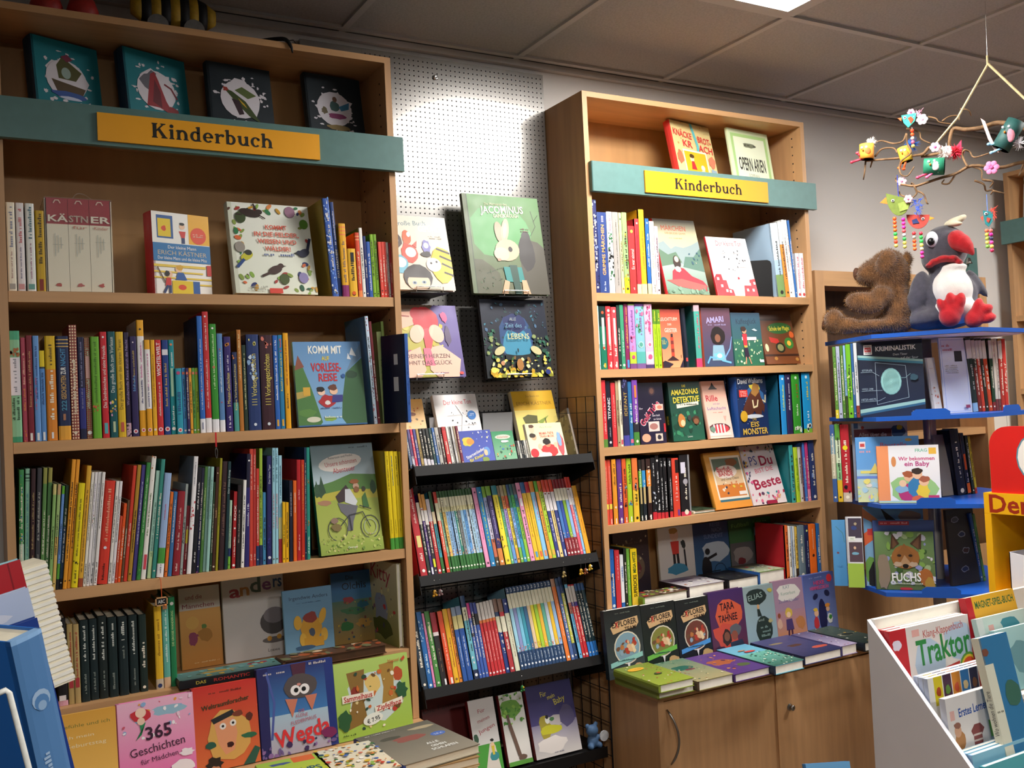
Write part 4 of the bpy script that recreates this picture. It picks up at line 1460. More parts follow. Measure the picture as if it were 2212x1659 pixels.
row('''
1836 1871 95 3a9a98 -1 0;side|1a747c;m|c87a60/8ab0a0|8|0|.4
1880 1915 115 b4d030 -1.5 0;s|6a8a10|.2|.8
1917 1943 112 dcd4c8 -1.5 .006
1945 1961 108 6a2a34 -1.5 .006;m|d8c0b0|8|.1|.9
1963 1982 70 4a7ac8 -1.5 0
1986 2012 68 c83a78 -1.5 0;b|0|.2|e08aa8;m|e8a0b8|5|.2|.4
2018 2070 50 243060 -1.5 0;side|243060;d|d0d4e0|.07|.14;r|88a0d0|.38|.45|.2|.5;b|0|1|2a3868
''', (1280, 940), 4.254, YS, RS[3], 'fourth row of ' + CAB, 'spines on the fourth row of the cabinet bookcase', rev=True, depth=.14, frm='the lettered cover')
row('''
115 151 320 1f62b4;m|2a3a6a|6|.5|.9;d|d0e8f0|.06|.3
155 193 325 c8303a;s|f0c0c0|.5|.9|.2
195 222 360 e8ecf0;b|0|.1|2a6ab8;s|2a6ab8|.5|.8|.4
226 246 310 23281f
248 272 312 6aa83a;s|d0f0a0|.2|.8|.25
278 330 315 efce18;t|SUPERDICKE|2a2410|.16|.55|.5|B;t|MEGA-WITZE|2a5a20|.58|.95|.45|B;b|0|.16|e0c03a
''', (1290, 1100), 3.626, YS + .02, RS[4], 'bottom row of ' + CAB, 'spines on the bottom row of the cabinet bookcase', rev=True)
row('''
1490 1512 130 e06a2c 0 .0;side|b8202a
1514 1533 135 efe8d8
1535 1548 138 a8b8d0
1550 1564 136 d8dcd8;m|6a8ac0|5|.2|.9
1566 1584 140 d8b048;b|0|.2|3a2a20
1586 1640 132 6a7c86
1642 1674 130 20264c;s|c8c8d8|.2|.7|.25;d|c8d080|.9|.2
1674 1728 122 ea6a1c;d|3a1a10|.4|.16;s|f8c8a0|.5|.9|.15
1732 1760 115 1f5fa0
''', (1290, 1100), 3.626, YS, RS[4], 'bottom row of ' + CAB, 'spines on the bottom row of the cabinet bookcase', rev=True, frm='the red back cover')

# ================================================================ books shown with their covers
def splash(c, seed, cy=.52):
	rn = random.Random(seed)
	o = [('b', .5, cy, .36, .36, c, seed, .4)]
	for i in range(26):
		a = rn.uniform(0, 6.28)
		r = rn.uniform(.26, .42)
		o.append(('b', .5 + r * math.cos(a), cy + r * .93 * math.sin(a), rn.uniform(.015, .06), rn.uniform(.01, .04), c, i + seed, .5))
	return o + [('e', .48, cy, .31, .31, c)]


Z = dict(org=(0, 0), sc=4.148)
TOPZ = 2.3005
face((342, 930), (940, 960), (315, 320), 2.712, TOPZ, .045, '147a86',
     splash('dfdae2', 3) + [('p', [(.25, .5), (.76, .44), (.7, .34), (.32, .36)], '5a4a34'), ('p', [(.36, .52), (.62, .52), (.72, .64), (.44, .8), (.34, .68)], '55552e'), ('e', .48, .6, .07, .09, '9ab0a8'), ('b', .5, .33, .3, .07, '3a5aa0', 5), ('b', .52, .29, .2, .03, 'c8d0e8', 6), ('p', [(.42, .8), (.52, .84), (.6, .78), (.5, .74)], '7a3048')],
     'teal picture book with a sailing ship in a white splash, above the wide sign', yaw=20, lean=8, spine='12304a', group='books on the top ledge', **Z)
face((1170, 1010), (1728, 1030), (1130, 430), 2.712, TOPZ, .045, '147a86',
     splash('dfdae2', 8) + [('b', .38, .62, .2, .2, '6a6a74', 2, .5), ('p', [(.3, .3), (.4, .72), (.47, .76), (.52, .66), (.62, .4), (.74, .22), (.5, .3)], '9a3038'), ('p', [(.4, .36), (.46, .66), (.54, .5), (.54, .3)], '6a2630'), ('b', .7, .28, .12, .08, '8a2c30', 4, .5), ('l', [(.62, .62), (.72, .58), (.8, .46)], .03, '7a2a34')],
     'teal picture book with a red-cloaked rider in a white splash, above the wide sign', yaw=20, lean=8, spine='12304a', group='books on the top ledge', **Z)
Z = dict(org=(450, 0), sc=4.148)
face((42, 1060), (612, 1110), (-16, 556), 2.712, TOPZ, .03, '17242c',
     splash('d8d4dc', 12) + [('p', [(.22, .66), (.36, .62), (.56, .5), (.78, .22), (.6, .3), (.44, .44)], '3a4a22'), ('p', [(.4, .64), (.52, .7), (.74, .6), (.6, .54)], '5a6a3a'), ('p', [(.34, .52), (.44, .3), (.52, .32), (.46, .5)], '33202a'), ('p', [(.44, .54), (.54, .46), (.58, .4), (.5, .46)], 'c8a428'), ('b', .26, .64, .05, .05, '9a3a30', 3, .5), ('x', .84, .08, .12, 1, .03, 'b8b8b8')],
     'black picture book with a winged dragon in a white splash, above the wide sign', yaw=6, lean=9, group='books on the top ledge', **Z)
face((925, 1150), (1425, 1190), (845, 660), 2.712, TOPZ, .03, '17242c',
     splash('d8d4dc', 15) + [('b', .52, .42, .18, .06, '8a3a6a', 3), ('b', .48, .56, .1, .1, '3a5a58', 4), ('p', [(.56, .56), (.76, .64), (.74, .54), (.6, .5)], '3a7aa0'), ('e', .5, .66, .04, .05, '6a4a3a'), ('b', .52, .26, .24, .06, '8a7648', 5), ('b', .3, .48, .08, .08, '6a6048', 6, .5), ('x', .84, .07, .12, 1, .03, 'b8b8b8')],
     'black picture book with a flying witch in a white splash, above the wide sign', yaw=4, lean=10, group='books on the top ledge', **Z)

# boxed set and covers, top row
Z = dict(org=(0, 380), sc=4.608)
P = Vector((0, YS + .012, LS[0]))
x0 = along(P, Vector((1, 0, 0)), u=470 / 4.608)
x1 = along(P, Vector((1, 0, 0)), u=1140 / 4.608)
P.x = x0
h = along(P, Vector((0, 0, 1)), v=380 + 207 / 4.608)
t = empty('boxed_set', (x0, P.y, LS[0] + .0005), (0, 0, 0), 'shrink-wrapped set of three cream and red volumes in a slipcase', 'boxed set')
w3 = x1 - x0
b = MB()
b.box(0, .006, 0, .002, .15, h, 'ece4cc').box(w3 - .002, .006, 0, w3, .15, h, 'ece4cc').box(0, .148, 0, w3, .15, h, 'ece4cc').box(0, .006, h - .002, w3, .15, h, '9c2430').box(0, .006, 0, w3, .15, .002, 'ece4cc')
b.build('slipcase', 'print', t)
txt = ['KÄ', 'STN', 'ER']
for i in range(3):
	a, c = .004 + i * (w3 - .008) / 3, .004 + (i + 1) * (w3 - .008) / 3 - .0008
	b = MB()
	b.box(a, .0, .003, c, .14, h * .72, 'efe8d0').box(a, .0, h * .72, c, .14, h - .003, 'a3202e')
	v = b.build('volume', 'print', t)
	ww = c - a
	sh = [('x', .5, .5 + .02 * i, .5, 1, .03, '9aa49a'), ('b', .5, .08, .2, .12, 'c0605a', i, .5), ('l', [(.34, .94), (.42, .97), (.58, .97), (.66, .94)], .05, 'e8c8b8'), ('t', txt[i], .5, .78, .96, 'f0e6d4', .34, True)]
	for k in range(3):
		sh.append(('r', .36 + k * .14, .38 + .04 * k, .39 + k * .14, .62 - .02 * k, 'b4b8b0'))
	if i:
		sh.append(('t', ['', 'für', 'Kinder'][i], .55, .69, .7, 'd08a7a', .16))
	art(sh, ww, h, lambda x, y, o, a=a: (a + x, -o, y), i).build('spine_print', 'print', v)
mesh('shrink_wrap', 'clear', t, box=(-.0008, -.0012, 0, w3 + .0008, .151, h + .0012))
MB().tube(bez([(w3 * .42, .03, h + .002), (w3 * .5, .03, h + .018), (w3 * .62, .04, h + .02), (w3 * .74, .03, h + .004)]), .0012, 5).build('wrap_crimp', 'clear', t)

face((1545, 1178), (2115, 1187), (1525, 350), YS + .008, LS[0], .046, 'f1efe8',
	[('r', 0, .62, .24, 1, 'f0eee6'), ('r', .63, .63, 1, 1, 'eeb022'), ('r', .08, .68, .36, .96, '2a5a9a'), ('r', .1, .7, .32, .92, 'e8c81c'), ('b', .2, .8, .05, .05, 'd84a24', 2), ('e', .52, .84, .05, .05, 'f0c8a8'), ('b', .52, .87, .05, .03, '1c1a1a', 3), ('p', [(.46, .78), (.58, .78), (.56, .7), (.5, .7)], 'd03a34'), ('r', .5, .63, .56, .7, '2a3a6a'), ('e', .8, .74, .14, .14, 'e24a28'), ('x', .8, .75, .2, 2, .022, 'f4c8b0'), ('r', 0, .4, 1, .62, '2874ae'), ('t', 'Der kleine Mann', .5, .575, .5, 'f0ece0'), ('t', 'ERICH KÄSTNER', .5, .505, .86, 'c8b894', .07), ('t', 'Der kleine Mann und die kleine Miss', .5, .44, .86, 'f0ece0', .05),
      ('r', 0, .33, .9, .36, 'e8c84a'), ('r', 0, .26, .85, .28, 'e8c84a'), ('r', 0, .19, 1, .21, 'e8c84a'), ('r', .6, .12, 1, .14, 'e8c84a'), ('r', .3, .0, .66, .17, 'e2c41c'), ('r', .66, .02, .78, .17, '2a5aa0'), ('e', .47, .09, .07, .045, 'd84a24'), ('e', .42, .31, .06, .06, 'f0c8a4'), ('b', .44, .33, .07, .05, 'd8a83a', 7), ('p', [(.36, .18), (.56, .18), (.5, .27), (.4, .27)], '2a5aa0'), ('e', .26, .24, .05, .05, 'f0c8a4'), ('b', .22, .25, .05, .05, '1c1a18', 8), ('p', [(.18, .1), (.28, .1), (.28, .2), (.2, .2)], 'cc3430'), ('l', [(.22, .1), (.16, .02)], .04, '2a3a6a'), ('l', [(.26, .1), (.26, .02)], .04, '2a3a6a'), ('l', [(.18, .14), (.06, .32)], .02, '6a4a2a'), ('r', .92, .25, 1, .38, 'c8342e')],
     'white storybook with a blue title band and thick red spine, top row', yaw=16, lean=2, spine='c42a30', **Z)
Z = dict(org=(440, 380), sc=4.608)
rn = random.Random(4)
sh = [('g', 0, 1, 'e4e9d6', 'eef0e4'), ('r', 0, 0, .05, 1, 'd4d8c4')]
lc = ['2f7a4a', '1f5a3a', 'd86a3a', 'c8952a', '2a356a', 'a83a34', '8ab04a', '5a3a2e', 'e08a4a', '8aa04a']
for i in range(64):
	s_ = i % 4
	p = rn.random()
	x, y = [(p, rn.uniform(.9, .97)), (p, rn.uniform(.04, .22)), (rn.uniform(.06, .16), p), (rn.uniform(.86, .95), p)][s_]
	a = rn.random() * 3.1
	r = rn.uniform(.022, .045)
	sh.append(('e', x, y, r, r * rn.uniform(.4, .7), rn.choice(lc), a))
for (x, y, r, c) in ((.76, .92, .065, '9a7088'), (.14, .83, .065, '3a4a24'), (.1, .5, .06, '9a948a'), (.92, .79, .055, '5a8a2a'), (.84, .18, .06, '8a80b0'), (.6, .16, .06, '4a5a2a')):
	sh.append(('e', x, y, r, r * 1.15, c))
sh += [('e', .26, .885, .13, .05, '33231c', -.2), ('e', .37, .9, .045, .035, '33231c'), ('l', [(.34, .93), (.31, .985)], .022, '33231c'), ('l', [(.16, .86), (.09, .86)], .02, '33231c'), ('l', [(.38, .86), (.44, .83)], .014, '33231c'),
       ('e', .88, .46, .075, .05, '1e2340', .5), ('l', [(.93, .5), (.97, .62)], .035, '1e2340'), ('e', .82, .46, .035, .03, '1e2340'), ('p', [(.79, .47), (.79, .45), (.75, .455)], '1a1a24'),
       ('e', .17, .4, .08, .045, 'c8c43a', .5), ('e', .19, .44, .045, .035, '3a3c34'), ('l', [(.13, .36), (.05, .28)], .035, '2a4a86'),
       ('e', .5, .26, .085, .05, '46302a', .35), ('e', .57, .305, .035, .032, '46302a'), ('l', [(.44, .23), (.34, .19)], .03, '46302a'), ('p', [(.6, .31), (.6, .295), (.64, .305)], '3a2a20'),
       ('t', 'KOMMT', .56, .735, .27, 'd8604a', .055, True), ('t', 'IN DIE FELDER,', .56, .655, .56, 'd8604a', .055, True), ('t', 'WIESEN UND', .56, .575, .48, 'd8604a', .055, True), ('t', 'WÄLDER!', .56, .495, .32, 'd8604a', .055, True), ('x', .58, .415, .4, 1, .035, '5a6a9a'), ('r', .4, 0, .56, .055, 'd84434'), ('x', .28, .06, .24, 2, .02, '9a9a90')]
face((325, 1185), (1140, 1187), (228, 280), YS + .01, LS[0], .032, 'e6ead8', sh, 'pale picture book ringed by leaves, eggs and birds, lettered in red', yaw=2, spine='d0d4c4', pages='pagew', **Z)

Z = dict(org=(440, 660), sc=4.608)
face((950, 1185), (1630, 1160), (880, 370), YS + .004, LS[1], .014, '6f9fcb',
	[('g', 0, 1, '8ab4d8', '5f8fc0'), ('p', [(0, .0), (.36, 0), (.3, .2), (.22, .45), (.12, .7), (0, .72)], '4c7c40'), ('p', [(0, .32), (.2, .36), (.16, .42), (0, .4)], 'b8a050'), ('p', [(1, .0), (.62, 0), (.66, .3), (.74, .62), (1, .8)], '3f6a44'), ('p', [(.74, .62), (1, .82), (1, .98), (.86, .8)], '6a8aa8'), ('p', [(0, .66), (.06, .84), (.14, .7)], '8a5040'), ('b', .82, .6, .1, .06, '2a4a34', 4), ('b', .14, .16, .14, .06, '5a8a40', 7), ('e', .22, .08, .1, .04, 'd8d8c0'), ('r', .1, .36, .2, .46, 'd8a83a'), ('p', [(.3, 0), (.7, 0), (.62, .1), (.4, .1)], '7ab0dc'), ('b', .46, .08, .1, .04, '8ab04a', 3),
      ('p', [(.86, .93), (.92, .82), (.82, .84)], 'e8ecf0'), ('p', [(.8, .86), (.84, .78), (.78, .79)], 'e8ecf0'), ('t', 'KOMM MIT', .46, .905, .5, 'f2f2ea', .11, True, 0, .06), ('t', 'AUF', .46, .8, .11, 'e8d040', .06, True), ('t', 'VORLESE-', .46, .695, .44, 'c8242e', .12, True, 0, .05), ('t', 'REISE', .47, .575, .28, 'c8242e', .11, True, 0, .05),
      ('b', .44, .29, .14, .1, 'b02a30', 9), ('e', .36, .4, .055, .05, 'f0c8b0'), ('b', .35, .43, .065, .045, '1e1818', 3), ('e', .54, .41, .06, .055, 'f0c4a4'), ('b', .53, .45, .075, .05, '6a3a28', 2), ('p', [(.5, .27), (.66, .28), (.67, .36), (.52, .36)], '3a3a86'), ('b', .44, .27, .05, .035, 'e8e4e0', 6), ('x', .48, .2, .3, 1, .02, '4a6a9a'), ('e', .7, .585, .03, .03, '2a5a9a'), ('r', .0, 0, 1, .015, '3a68a0'), ('x', .5, .09, .24, 1, .03, 'e0e8d8')],
     'blue and green picture book with two readers and a red and white title', spine='5a8ac0', **Z)
# navy album pulled out past the side panel
P = aty(440 + 2032 / 4.608, 900, 2.566)
bk = spine_book((P.x, 2.566, LS[1] + .0005), (0, 0, math.radians(20)), .013, .255, .1, '2a559c', [['side', '1b2540'], ['s', '1b3a70', '.2', '.8']], 'navy album pulled forward past the side panel, second row of ' + TOY, None, 5)
art([('r', .2, .66, .36, .78, 'dfe6ee'), ('r', .2, .36, .4, .52, 'dfe6ee')], .1, .255, lambda x, y, o: (-o, x + .012, y), 3).build('cover_print', 'print', bk)

Z = dict(org=(440, 940), sc=4.608)
face((1170, 1180), (1795, 1090), (1055, 125), YS + .004, LS[2], .02, '9aa878',
	[('g', .62, 1, 'b4c4cc', '76909a'), ('g', 0, .62, 'a8b456', '9aa83e'), ('p', [(0, .62), (.3, .66), (.6, .72), (1, .7), (1, .56), (.5, .58), (0, .54)], '55803c'), ('p', [(0, .54), (.5, .58), (1, .56), (1, .48), (.4, .5), (0, .46)], 'b8ae3c'), ('b', .08, .58, .1, .14, '2a4a30', 3, .4), ('p', [(.06, .56), (.12, .72), (.18, .56)], '27472c'), ('p', [(0, .56), (.04, .68), (.09, .56)], '2c4f30'), ('b', .94, .58, .06, .12, '2c4f30', 6), ('b', .14, .47, .12, .05, 'a87a5a', 5),
      ('e', .45, .83, .35, .13, 'e8e0d8', .12), ('t', 'Pettersson und Findus', .46, .885, .4, '3a3a3a', .035, False, .1), ('t', 'Unsere schönsten', .46, .83, .52, 'b82c34', .07, False, .1), ('t', 'Abenteuer', .5, .765, .36, 'b82c34', .08, False, .1), ('x', .76, .96, .3, 1, .025, '4a5a60'),
      ('p', [(.32, .52), (.5, .62), (.56, .56), (.46, .47), (.36, .46)], '3a2a2c'), ('p', [(.48, .58), (.56, .58), (.66, .46), (.62, .42), (.46, .46)], 'ccd0d4'), ('p', [(.34, .46), (.5, .44), (.66, .42), (.62, .36), (.56, .28), (.54, .2), (.46, .2), (.48, .32), (.38, .38)], '66666e'), ('e', .66, .6, .05, .05, 'c8a088'), ('b', .64, .645, .09, .04, '9a5a28', 8), ('b', .66, .57, .05, .05, '8a5a34', 4), ('p', [(.74, .5), (.8, .54), (.84, .4), (.74, .4)], '3c6a34'), ('b', .78, .57, .035, .05, '3a3a2a', 3)]
     + [('l', [(cx + r_ * math.cos(a * .449), .22 + r_ * .7 * math.sin(a * .449)) for a in range(15)], .012, c_) for cx, r_, c_ in ((.82, .15, '3c4040'), (.82, .1, 'a0aa90'), (.3, .15, '3c4040'))]
     + [('l', [(.3, .22), (.5, .34), (.72, .36), (.82, .22)], .014, '2a2c34'), ('l', [(.5, .34), (.52, .2)], .014, '2a2c34'), ('l', [(.68, .42), (.86, .38)], .014, '2a2c34'), ('b', .28, .24, .09, .07, '7a6a3a', 5), ('b', .26, .3, .07, .05, '8a7060', 6), ('g', 0, .12, '8aa040', '9cae4a'), ('s', 60, .05, .02, .95, .16, .01, .03, ['b8c468', '6a8a34', 'd0cc80', 'c8a878']), ('t', 'Oetinger', .5, .05, .16, 'e8ecd8')],
     'picture book with a bearded cyclist crossing green hills, third row', spine='204a38', **Z)
b_ = mesh('bookend', 'black', box=(0, 0, 0, .001, .12, .16))


def bookend(loc, rot, label, w=.1, h=.15, foot=.09, m='black'):
	t = empty('bookend', loc, rot, label, 'bookend')
	b = MB()
	c = .015
	pts = [(0, 0), (w, 0), (w, h - c), (w - c * .3, h - c * .3), (w - c, h), (c, h), (c * .3, h - c * .3), (0, h - c)]
	b.prism(pts, 0, .0012, None, 'x')
	b.build('upright', m, t)
	mesh('foot', m, t, box=(.0012, .005, 0, foot, w - .005, .0012))
	return t


bpy.data.objects.remove(b_)


def bx_at(u, z, Y):
	P = Vector((0, Y, z))
	return along(P, Vector((1, 0, 0)), u=u)


bookend((bx_at(440 + 882 / 4.608, LS[1], YS + .02), YS + .02, LS[1] + .0003), (0, 0, 0), 'black steel bookend before the blue and green travel picture book', .11, .13)
bookend((bx_at(440 + 1690 / 4.608, LS[1], YS + .01), YS + .01, LS[1] + .0003), (0, 0, math.radians(0)), 'black steel bookend behind the blue and green travel picture book', .12, .15, -.05)
bookend((bx_at(440 + 1080 / 4.608, LS[2], YS + .06), YS + .06, LS[2] + .0003), (0, 0, 0), 'black steel bookend behind the bicycle cover, third row', .12, .14)

# bottom compartment of the striped-toy bookcase
Z = dict(org=(400, 1200), sc=3.613)
face((-20, 905), (300, 860), (-40, 268), 2.80, LS[3], .012, 'c8a06a', [('r', 0, .72, 1, 1, 'cdc4ba'), ('g', 0, .72, 'c08038', 'cf9a52'), ('t', 'und die', .36, .88, .42, '8a2a3c', .11), ('t', 'Männchen', .46, .77, .8, '8a2a3c', .11), ('e', .3, .56, .16, .16, 'd0a050'), ('b', .3, .36, .12, .2, '8a3a58', 3), ('l', [(.3, .4), (.5, .4), (.56, .46)], .06, '8a3a58'), ('b', .58, .5, .07, .07, '5a7a3a', 3), ('b', .6, .4, .2, .2, 'a8742e', 5), ('x', .6, .06, .6, 1, .03, 'e8c890')],
     'orange and grey cover with a small figure, bottom row behind the mint book', lean=6, **Z)
face((320, 848), (800, 795), (302, 200), 2.795, LS[3], .012, 'c9c6c2', [('g', 0, 1, 'd2cecb', 'bdb8b4'), ('t', 'a', .2, .85, .18, '9c3a44', .2, True), ('t', 'n', .36, .86, .18, 'a8763a', .2, True), ('t', 'd', .54, .9, .2, '4a5a50', .24, True), ('t', 'e', .72, .9, .16, '7a4a7a', .2, True), ('t', 'rs', .9, .92, .16, '2a4a78', .2, True), ('e', .8, .42, .22, .2, '4e4a4a'), ('e', .82, .5, .18, .13, '7a7478'), ('e', .8, .2, .2, .05, '6a6462'), ('e', .72, .22, .04, .04, 'c8923a'), ('e', .88, .23, .04, .04, 'c8923a'), ('t', 'Loewe', .78, .08, .2, '5a5654')],
     'white cover with coloured script and a round grey creature, bottom row', lean=5, **Z)
face((790, 765), (1172, 715), (778, 285), 2.735, LS[3], .01, '6f9cb8', [('g', 0, 1, '74a0bc', '6692b4'), ('t', 'Irgendwie Anders', .52, .87, .8, '2c3a50', .07), ('x', .52, .78, .5, 1, .02, '4a6a8a'), ('b', .53, .4, .24, .26, 'cf9a34', 4, .15), ('b', .53, .56, .17, .12, '8a3a34', 2), ('e', .27, .5, .08, .14, 'd8a83c'), ('e', .78, .56, .07, .16, 'd8a83c', -.3), ('e', .36, .24, .07, .13, 'dcae44'), ('e', .8, .28, .07, .13, 'dcae44'), ('r', .38, .12, .78, .26, 'd09a34'), ('b', .55, .34, .07, .1, '4a5668', 5), ('b', .4, .12, .22, .05, '3f5f80', 3)],
     'blue cover with a yellow wing armchair, bottom row', lean=5, **Z)
face((1172, 690), (1488, 640), (1062, 150), 2.79, LS[3], .014, '24548a', [('g', 0, .6, '9a7a3a', '4a6a58'), ('g', .6, 1, '3a6a8a', '1f5590'), ('t', 'Die', .46, .92, .2, '16202c', .1), ('t', 'Olchis', .56, .8, .62, '10161c', .16), ('b', .4, .6, .16, .1, '8a3438', 3, .4), ('b', .5, .45, .36, .12, '3a6a44', 5, .4), ('b', .75, .52, .2, .1, '245a6a', 6, .4), ('b', .3, .24, .2, .12, '2c6a34', 4, .4), ('b', .74, .26, .24, .12, 'a8813c', 8, .4), ('s', 26, .1, .05, .95, .6, .02, .05, ['6a3a34', 'b89a3a', '3a5a30', '8a5a3a', '2a4a5a'])],
     'dark blue and green monster storybook cover, bottom row', lean=6, spine='8a7420', **Z)
P = aty(400 + 1508 / 3.613, 1200 + 600 / 3.613, 2.80)
cover_book((1.066, 2.845, LS[3] + .0005), (0, 0, math.radians(-84)), .205, .242, .014, 'c8c49a', [('g', 0, 1, '8a9450', 'd0ccb0'), ('t', 'Kitty', .5, .86, .62, 'a8344a', .22, False, -.1), ('b', .5, .4, .22, .3, '8a98b4', 3, .3), ('b', .5, .2, .4, .2, '4a5a2a', 5, .4), ('s', 20, .05, .1, .95, .7, .02, .06, ['8a5a7a', 'c8434a', 'd8d4a0', '4a4a60'])],
           'pale green fairy-tale cover turned sideways against the bottom side panel', pages='pagew')
fb = flatbook((0, 1030), (800, 872), (60, 905), LS[3] + .022, .022, '456a6a', [('g', 0, 1, '4a6a64', '5a8a88'), ('b', .4, .5, .2, .05, 'a8843a', 3, .4), ('b', .8, .72, .12, .05, '8a2a3a', 4), ('s', 24, 0, .1, 1, .9, .02, .05, ['6aa09a', '3a5a4a', 'b8923c'])],
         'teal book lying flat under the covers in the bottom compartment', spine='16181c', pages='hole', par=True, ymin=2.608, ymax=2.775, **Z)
wf = max(v.co.x for v in fb.children[0].data.vertices)
art([('r', 0, 0, 1, 1, '15161a'), ('t', 'DAS', .2, .5, .1, 'b8a03a', .03, True), ('t', 'ROMANTIC', .5, .5, .36, 'a8302c', .03, True), ('b', .86, .5, .02, .02, '8a9a3a', 3)], wf, .021, lambda x, y, o: (x, -o, y), 2).build('spine_print', 'print', fb)
flatbook((820, 868), (1690, 745), (725, 785), LS[3] + .026, .024, '5a3a28', [('g', 0, 1, '5a3c2a', '44301f'), ('s', 40, 0, 0, 1, 1, .03, .08, ['8a5a34', '3a2a1c', 'c8b090', '6a6a4a', '9a4a2a'])],
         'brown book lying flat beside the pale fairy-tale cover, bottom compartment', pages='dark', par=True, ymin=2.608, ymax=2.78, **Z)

# front row on the base cabinet
FY = 2.545
Z = dict(org=(0, 1200), sc=3.615)
face((430, 1790), (935, 1700), (425, 1275), FY, DECK, .014, 'e4b050', [('g', 0, 1, 'eec466', 'dca23e'), ('t', 'Gefühle und ich', .5, .86, .82, '7a7a34', .055), ('t', 'Ich mein', .4, .73, .5, 'f0deb0', .05), ('t', 'Geburtstag', .5, .63, .66, 'f0deb0', .06), ('e', .3, .26, .11, .1, 'd8a888'), ('b', .3, .34, .12, .06, '3a2418', 4), ('b', .32, .08, .14, .12, '9a6a30', 5), ('x', .3, .16, .1, 1, .02, '3a2418')],
     'orange cover with pale lettering, front row next to the pink mermaid cover', lean=7, **Z)
sh = [('g', 0, 1, 'e86ab0', 'ecb8d0'), ('b', .68, .84, .26, .08, '96bcd0', 3, .3), ('s', 26, .05, .55, .98, .98, .015, .045, ['f0d0e0', 'd05a70', 'e8a040', '8ab0d8', 'f4f0f4']),
      ('b', .3, .83, .15, .1, 'c8303a', 5, .2), ('e', .3, .86, .07, .065, 'f4d4bc'), ('p', [(.28, .72), (.36, .74), (.3, .62), (.22, .54), (.3, .6)], '2f8a5a'), ('e', .3, .76, .05, .05, 'f0ccb4'),
      ('t', '365', .52, .61, .36, '3a1c34', .17, True, .06), ('t', 'Geschichten', .5, .43, .74, '3a1c34', .11, False, .1), ('t', 'für Mädchen', .52, .3, .5, '4a2440', .065, False, .1), ('b', .82, .14, .2, .1, 'f4eef2', 6, .3), ('b', .88, .3, .12, .06, 'f4ecf2', 8, .4), ('b', .3, .06, .12, .1, 'e8c0a0', 2), ('p', [(.5, 0), (.7, 0), (.66, .16), (.6, .1), (.54, .16)], '8a5a9a')]
face((945, 1690), (1542, 1560), (930, 1178), FY, DECK, .02, 'e888bc', sh, 'pink storybook cover with a mermaid and white pegasus, front row', lean=7, spine='d878a8', **Z)
Z = dict(org=(400, 1200), sc=3.613)
face((90, 1640), (594, 1560), (82, 1052), FY, DECK, .018, 'c83c28', [('g', 0, 1, 'd8703c', 'c8302a'), ('x', .5, .9, .5, 1, .03, '6a2a1c'), ('t', 'Weltraumforscher', .5, .77, .74, '3a3a20', .07, True, .08), ('b', .5, .38, .4, .42, 'd8a858', 4, .3), ('p', [(.3, .58), (.44, .6), (.62, .58), (.66, .4), (.6, .2), (.46, .16), (.36, .3)], 'e09a70'), ('p', [(.26, .6), (.6, .68), (.64, .62), (.3, .54)], '24262a'), ('e', .44, .5, .05, .05, 'e8e4dc'), ('e', .6, .52, .05, .05, 'e8e4dc'), ('e', .44, .5, .02, .02, '1a1a1a'), ('e', .6, .52, .02, .02, '1a1a1a'), ('b', .54, .27, .06, .05, '3a1a18', 3), ('b', .84, .34, .14, .05, '2c6a4a', 5), ('b', .24, .3, .1, .06, '2a5a4a', 6), ('b', .86, .56, .06, .07, '5a2a20', 7), ('b', .28, .08, .16, .12, '2a2018', 8, .4), ('b', .28, .0, .1, .08, 'c88a68', 9), ('b', .68, .62, .1, .05, '7a3a28', 2), ('p', [(.72, 0), (.9, .0), (1, .16), (.92, .2)], '2c5a48')],
     'red cover with a shouting man in a cap, front row', lean=7, spine='a83a48', **Z)
face((604, 1560), (1200, 1475), (590, 905), FY, DECK, .02, '2a3f86', [('g', .45, 1, '3f78b4', '26306e'), ('g', 0, .45, 'b0a8b8', 'a8c4d4'), ('p', [(0, 0), (.12, 0), (.14, 1), (0, 1)], '24265c'), ('p', [(1, 0), (.9, 0), (.88, 1), (1, 1)], '22347a'), ('l', [(.12, .95), (.2, .6), (.14, .2)], .03, '4a5aa0'), ('x', .22, .92, .28, 1, .03, 'c8c0c0'), ('x', .8, .96, .24, 1, .03, 'c8c0c0'), ('p', [(.44, 1), (.64, 1), (.62, .86), (.46, .86)], '50283c'), ('b', .54, .74, .24, .16, '544c4c', 4, .15), ('p', [(.34, .62), (.5, .6), (.42, .4)], 'c87a60'), ('p', [(.6, .62), (.76, .62), (.68, .44)], 'c87a60'), ('e', .48, .7, .065, .065, 'f0ecea'), ('e', .6, .7, .065, .065, 'f0ecea'), ('e', .49, .7, .03, .03, '141414'), ('e', .59, .7, .03, .03, '141414'), ('b', .53, .76, .03, .02, 'd08a80', 3),
      ('t', 'DIE', .54, .46, .08, 'b85a6a', .04), ('t', 'KLEINE', .54, .41, .16, 'b85a6a', .04), ('t', 'FLEDERMAUS', .56, .35, .34, 'b85a6a', .045, False, .1), ('t', 'Wegda', .54, .22, .72, 'd8363a', .2, True, .12), ('s', 24, 0, 0, 1, .12, .02, .06, ['3a2a5a', '6a5a90', '8a6aa0', '2c2c50']), ('b', .88, .16, .12, .08, '7a2a5a', 5)],
     'blue cover with an upside-down bat and red script title, front row', lean=7, spine='1c2456', **Z)
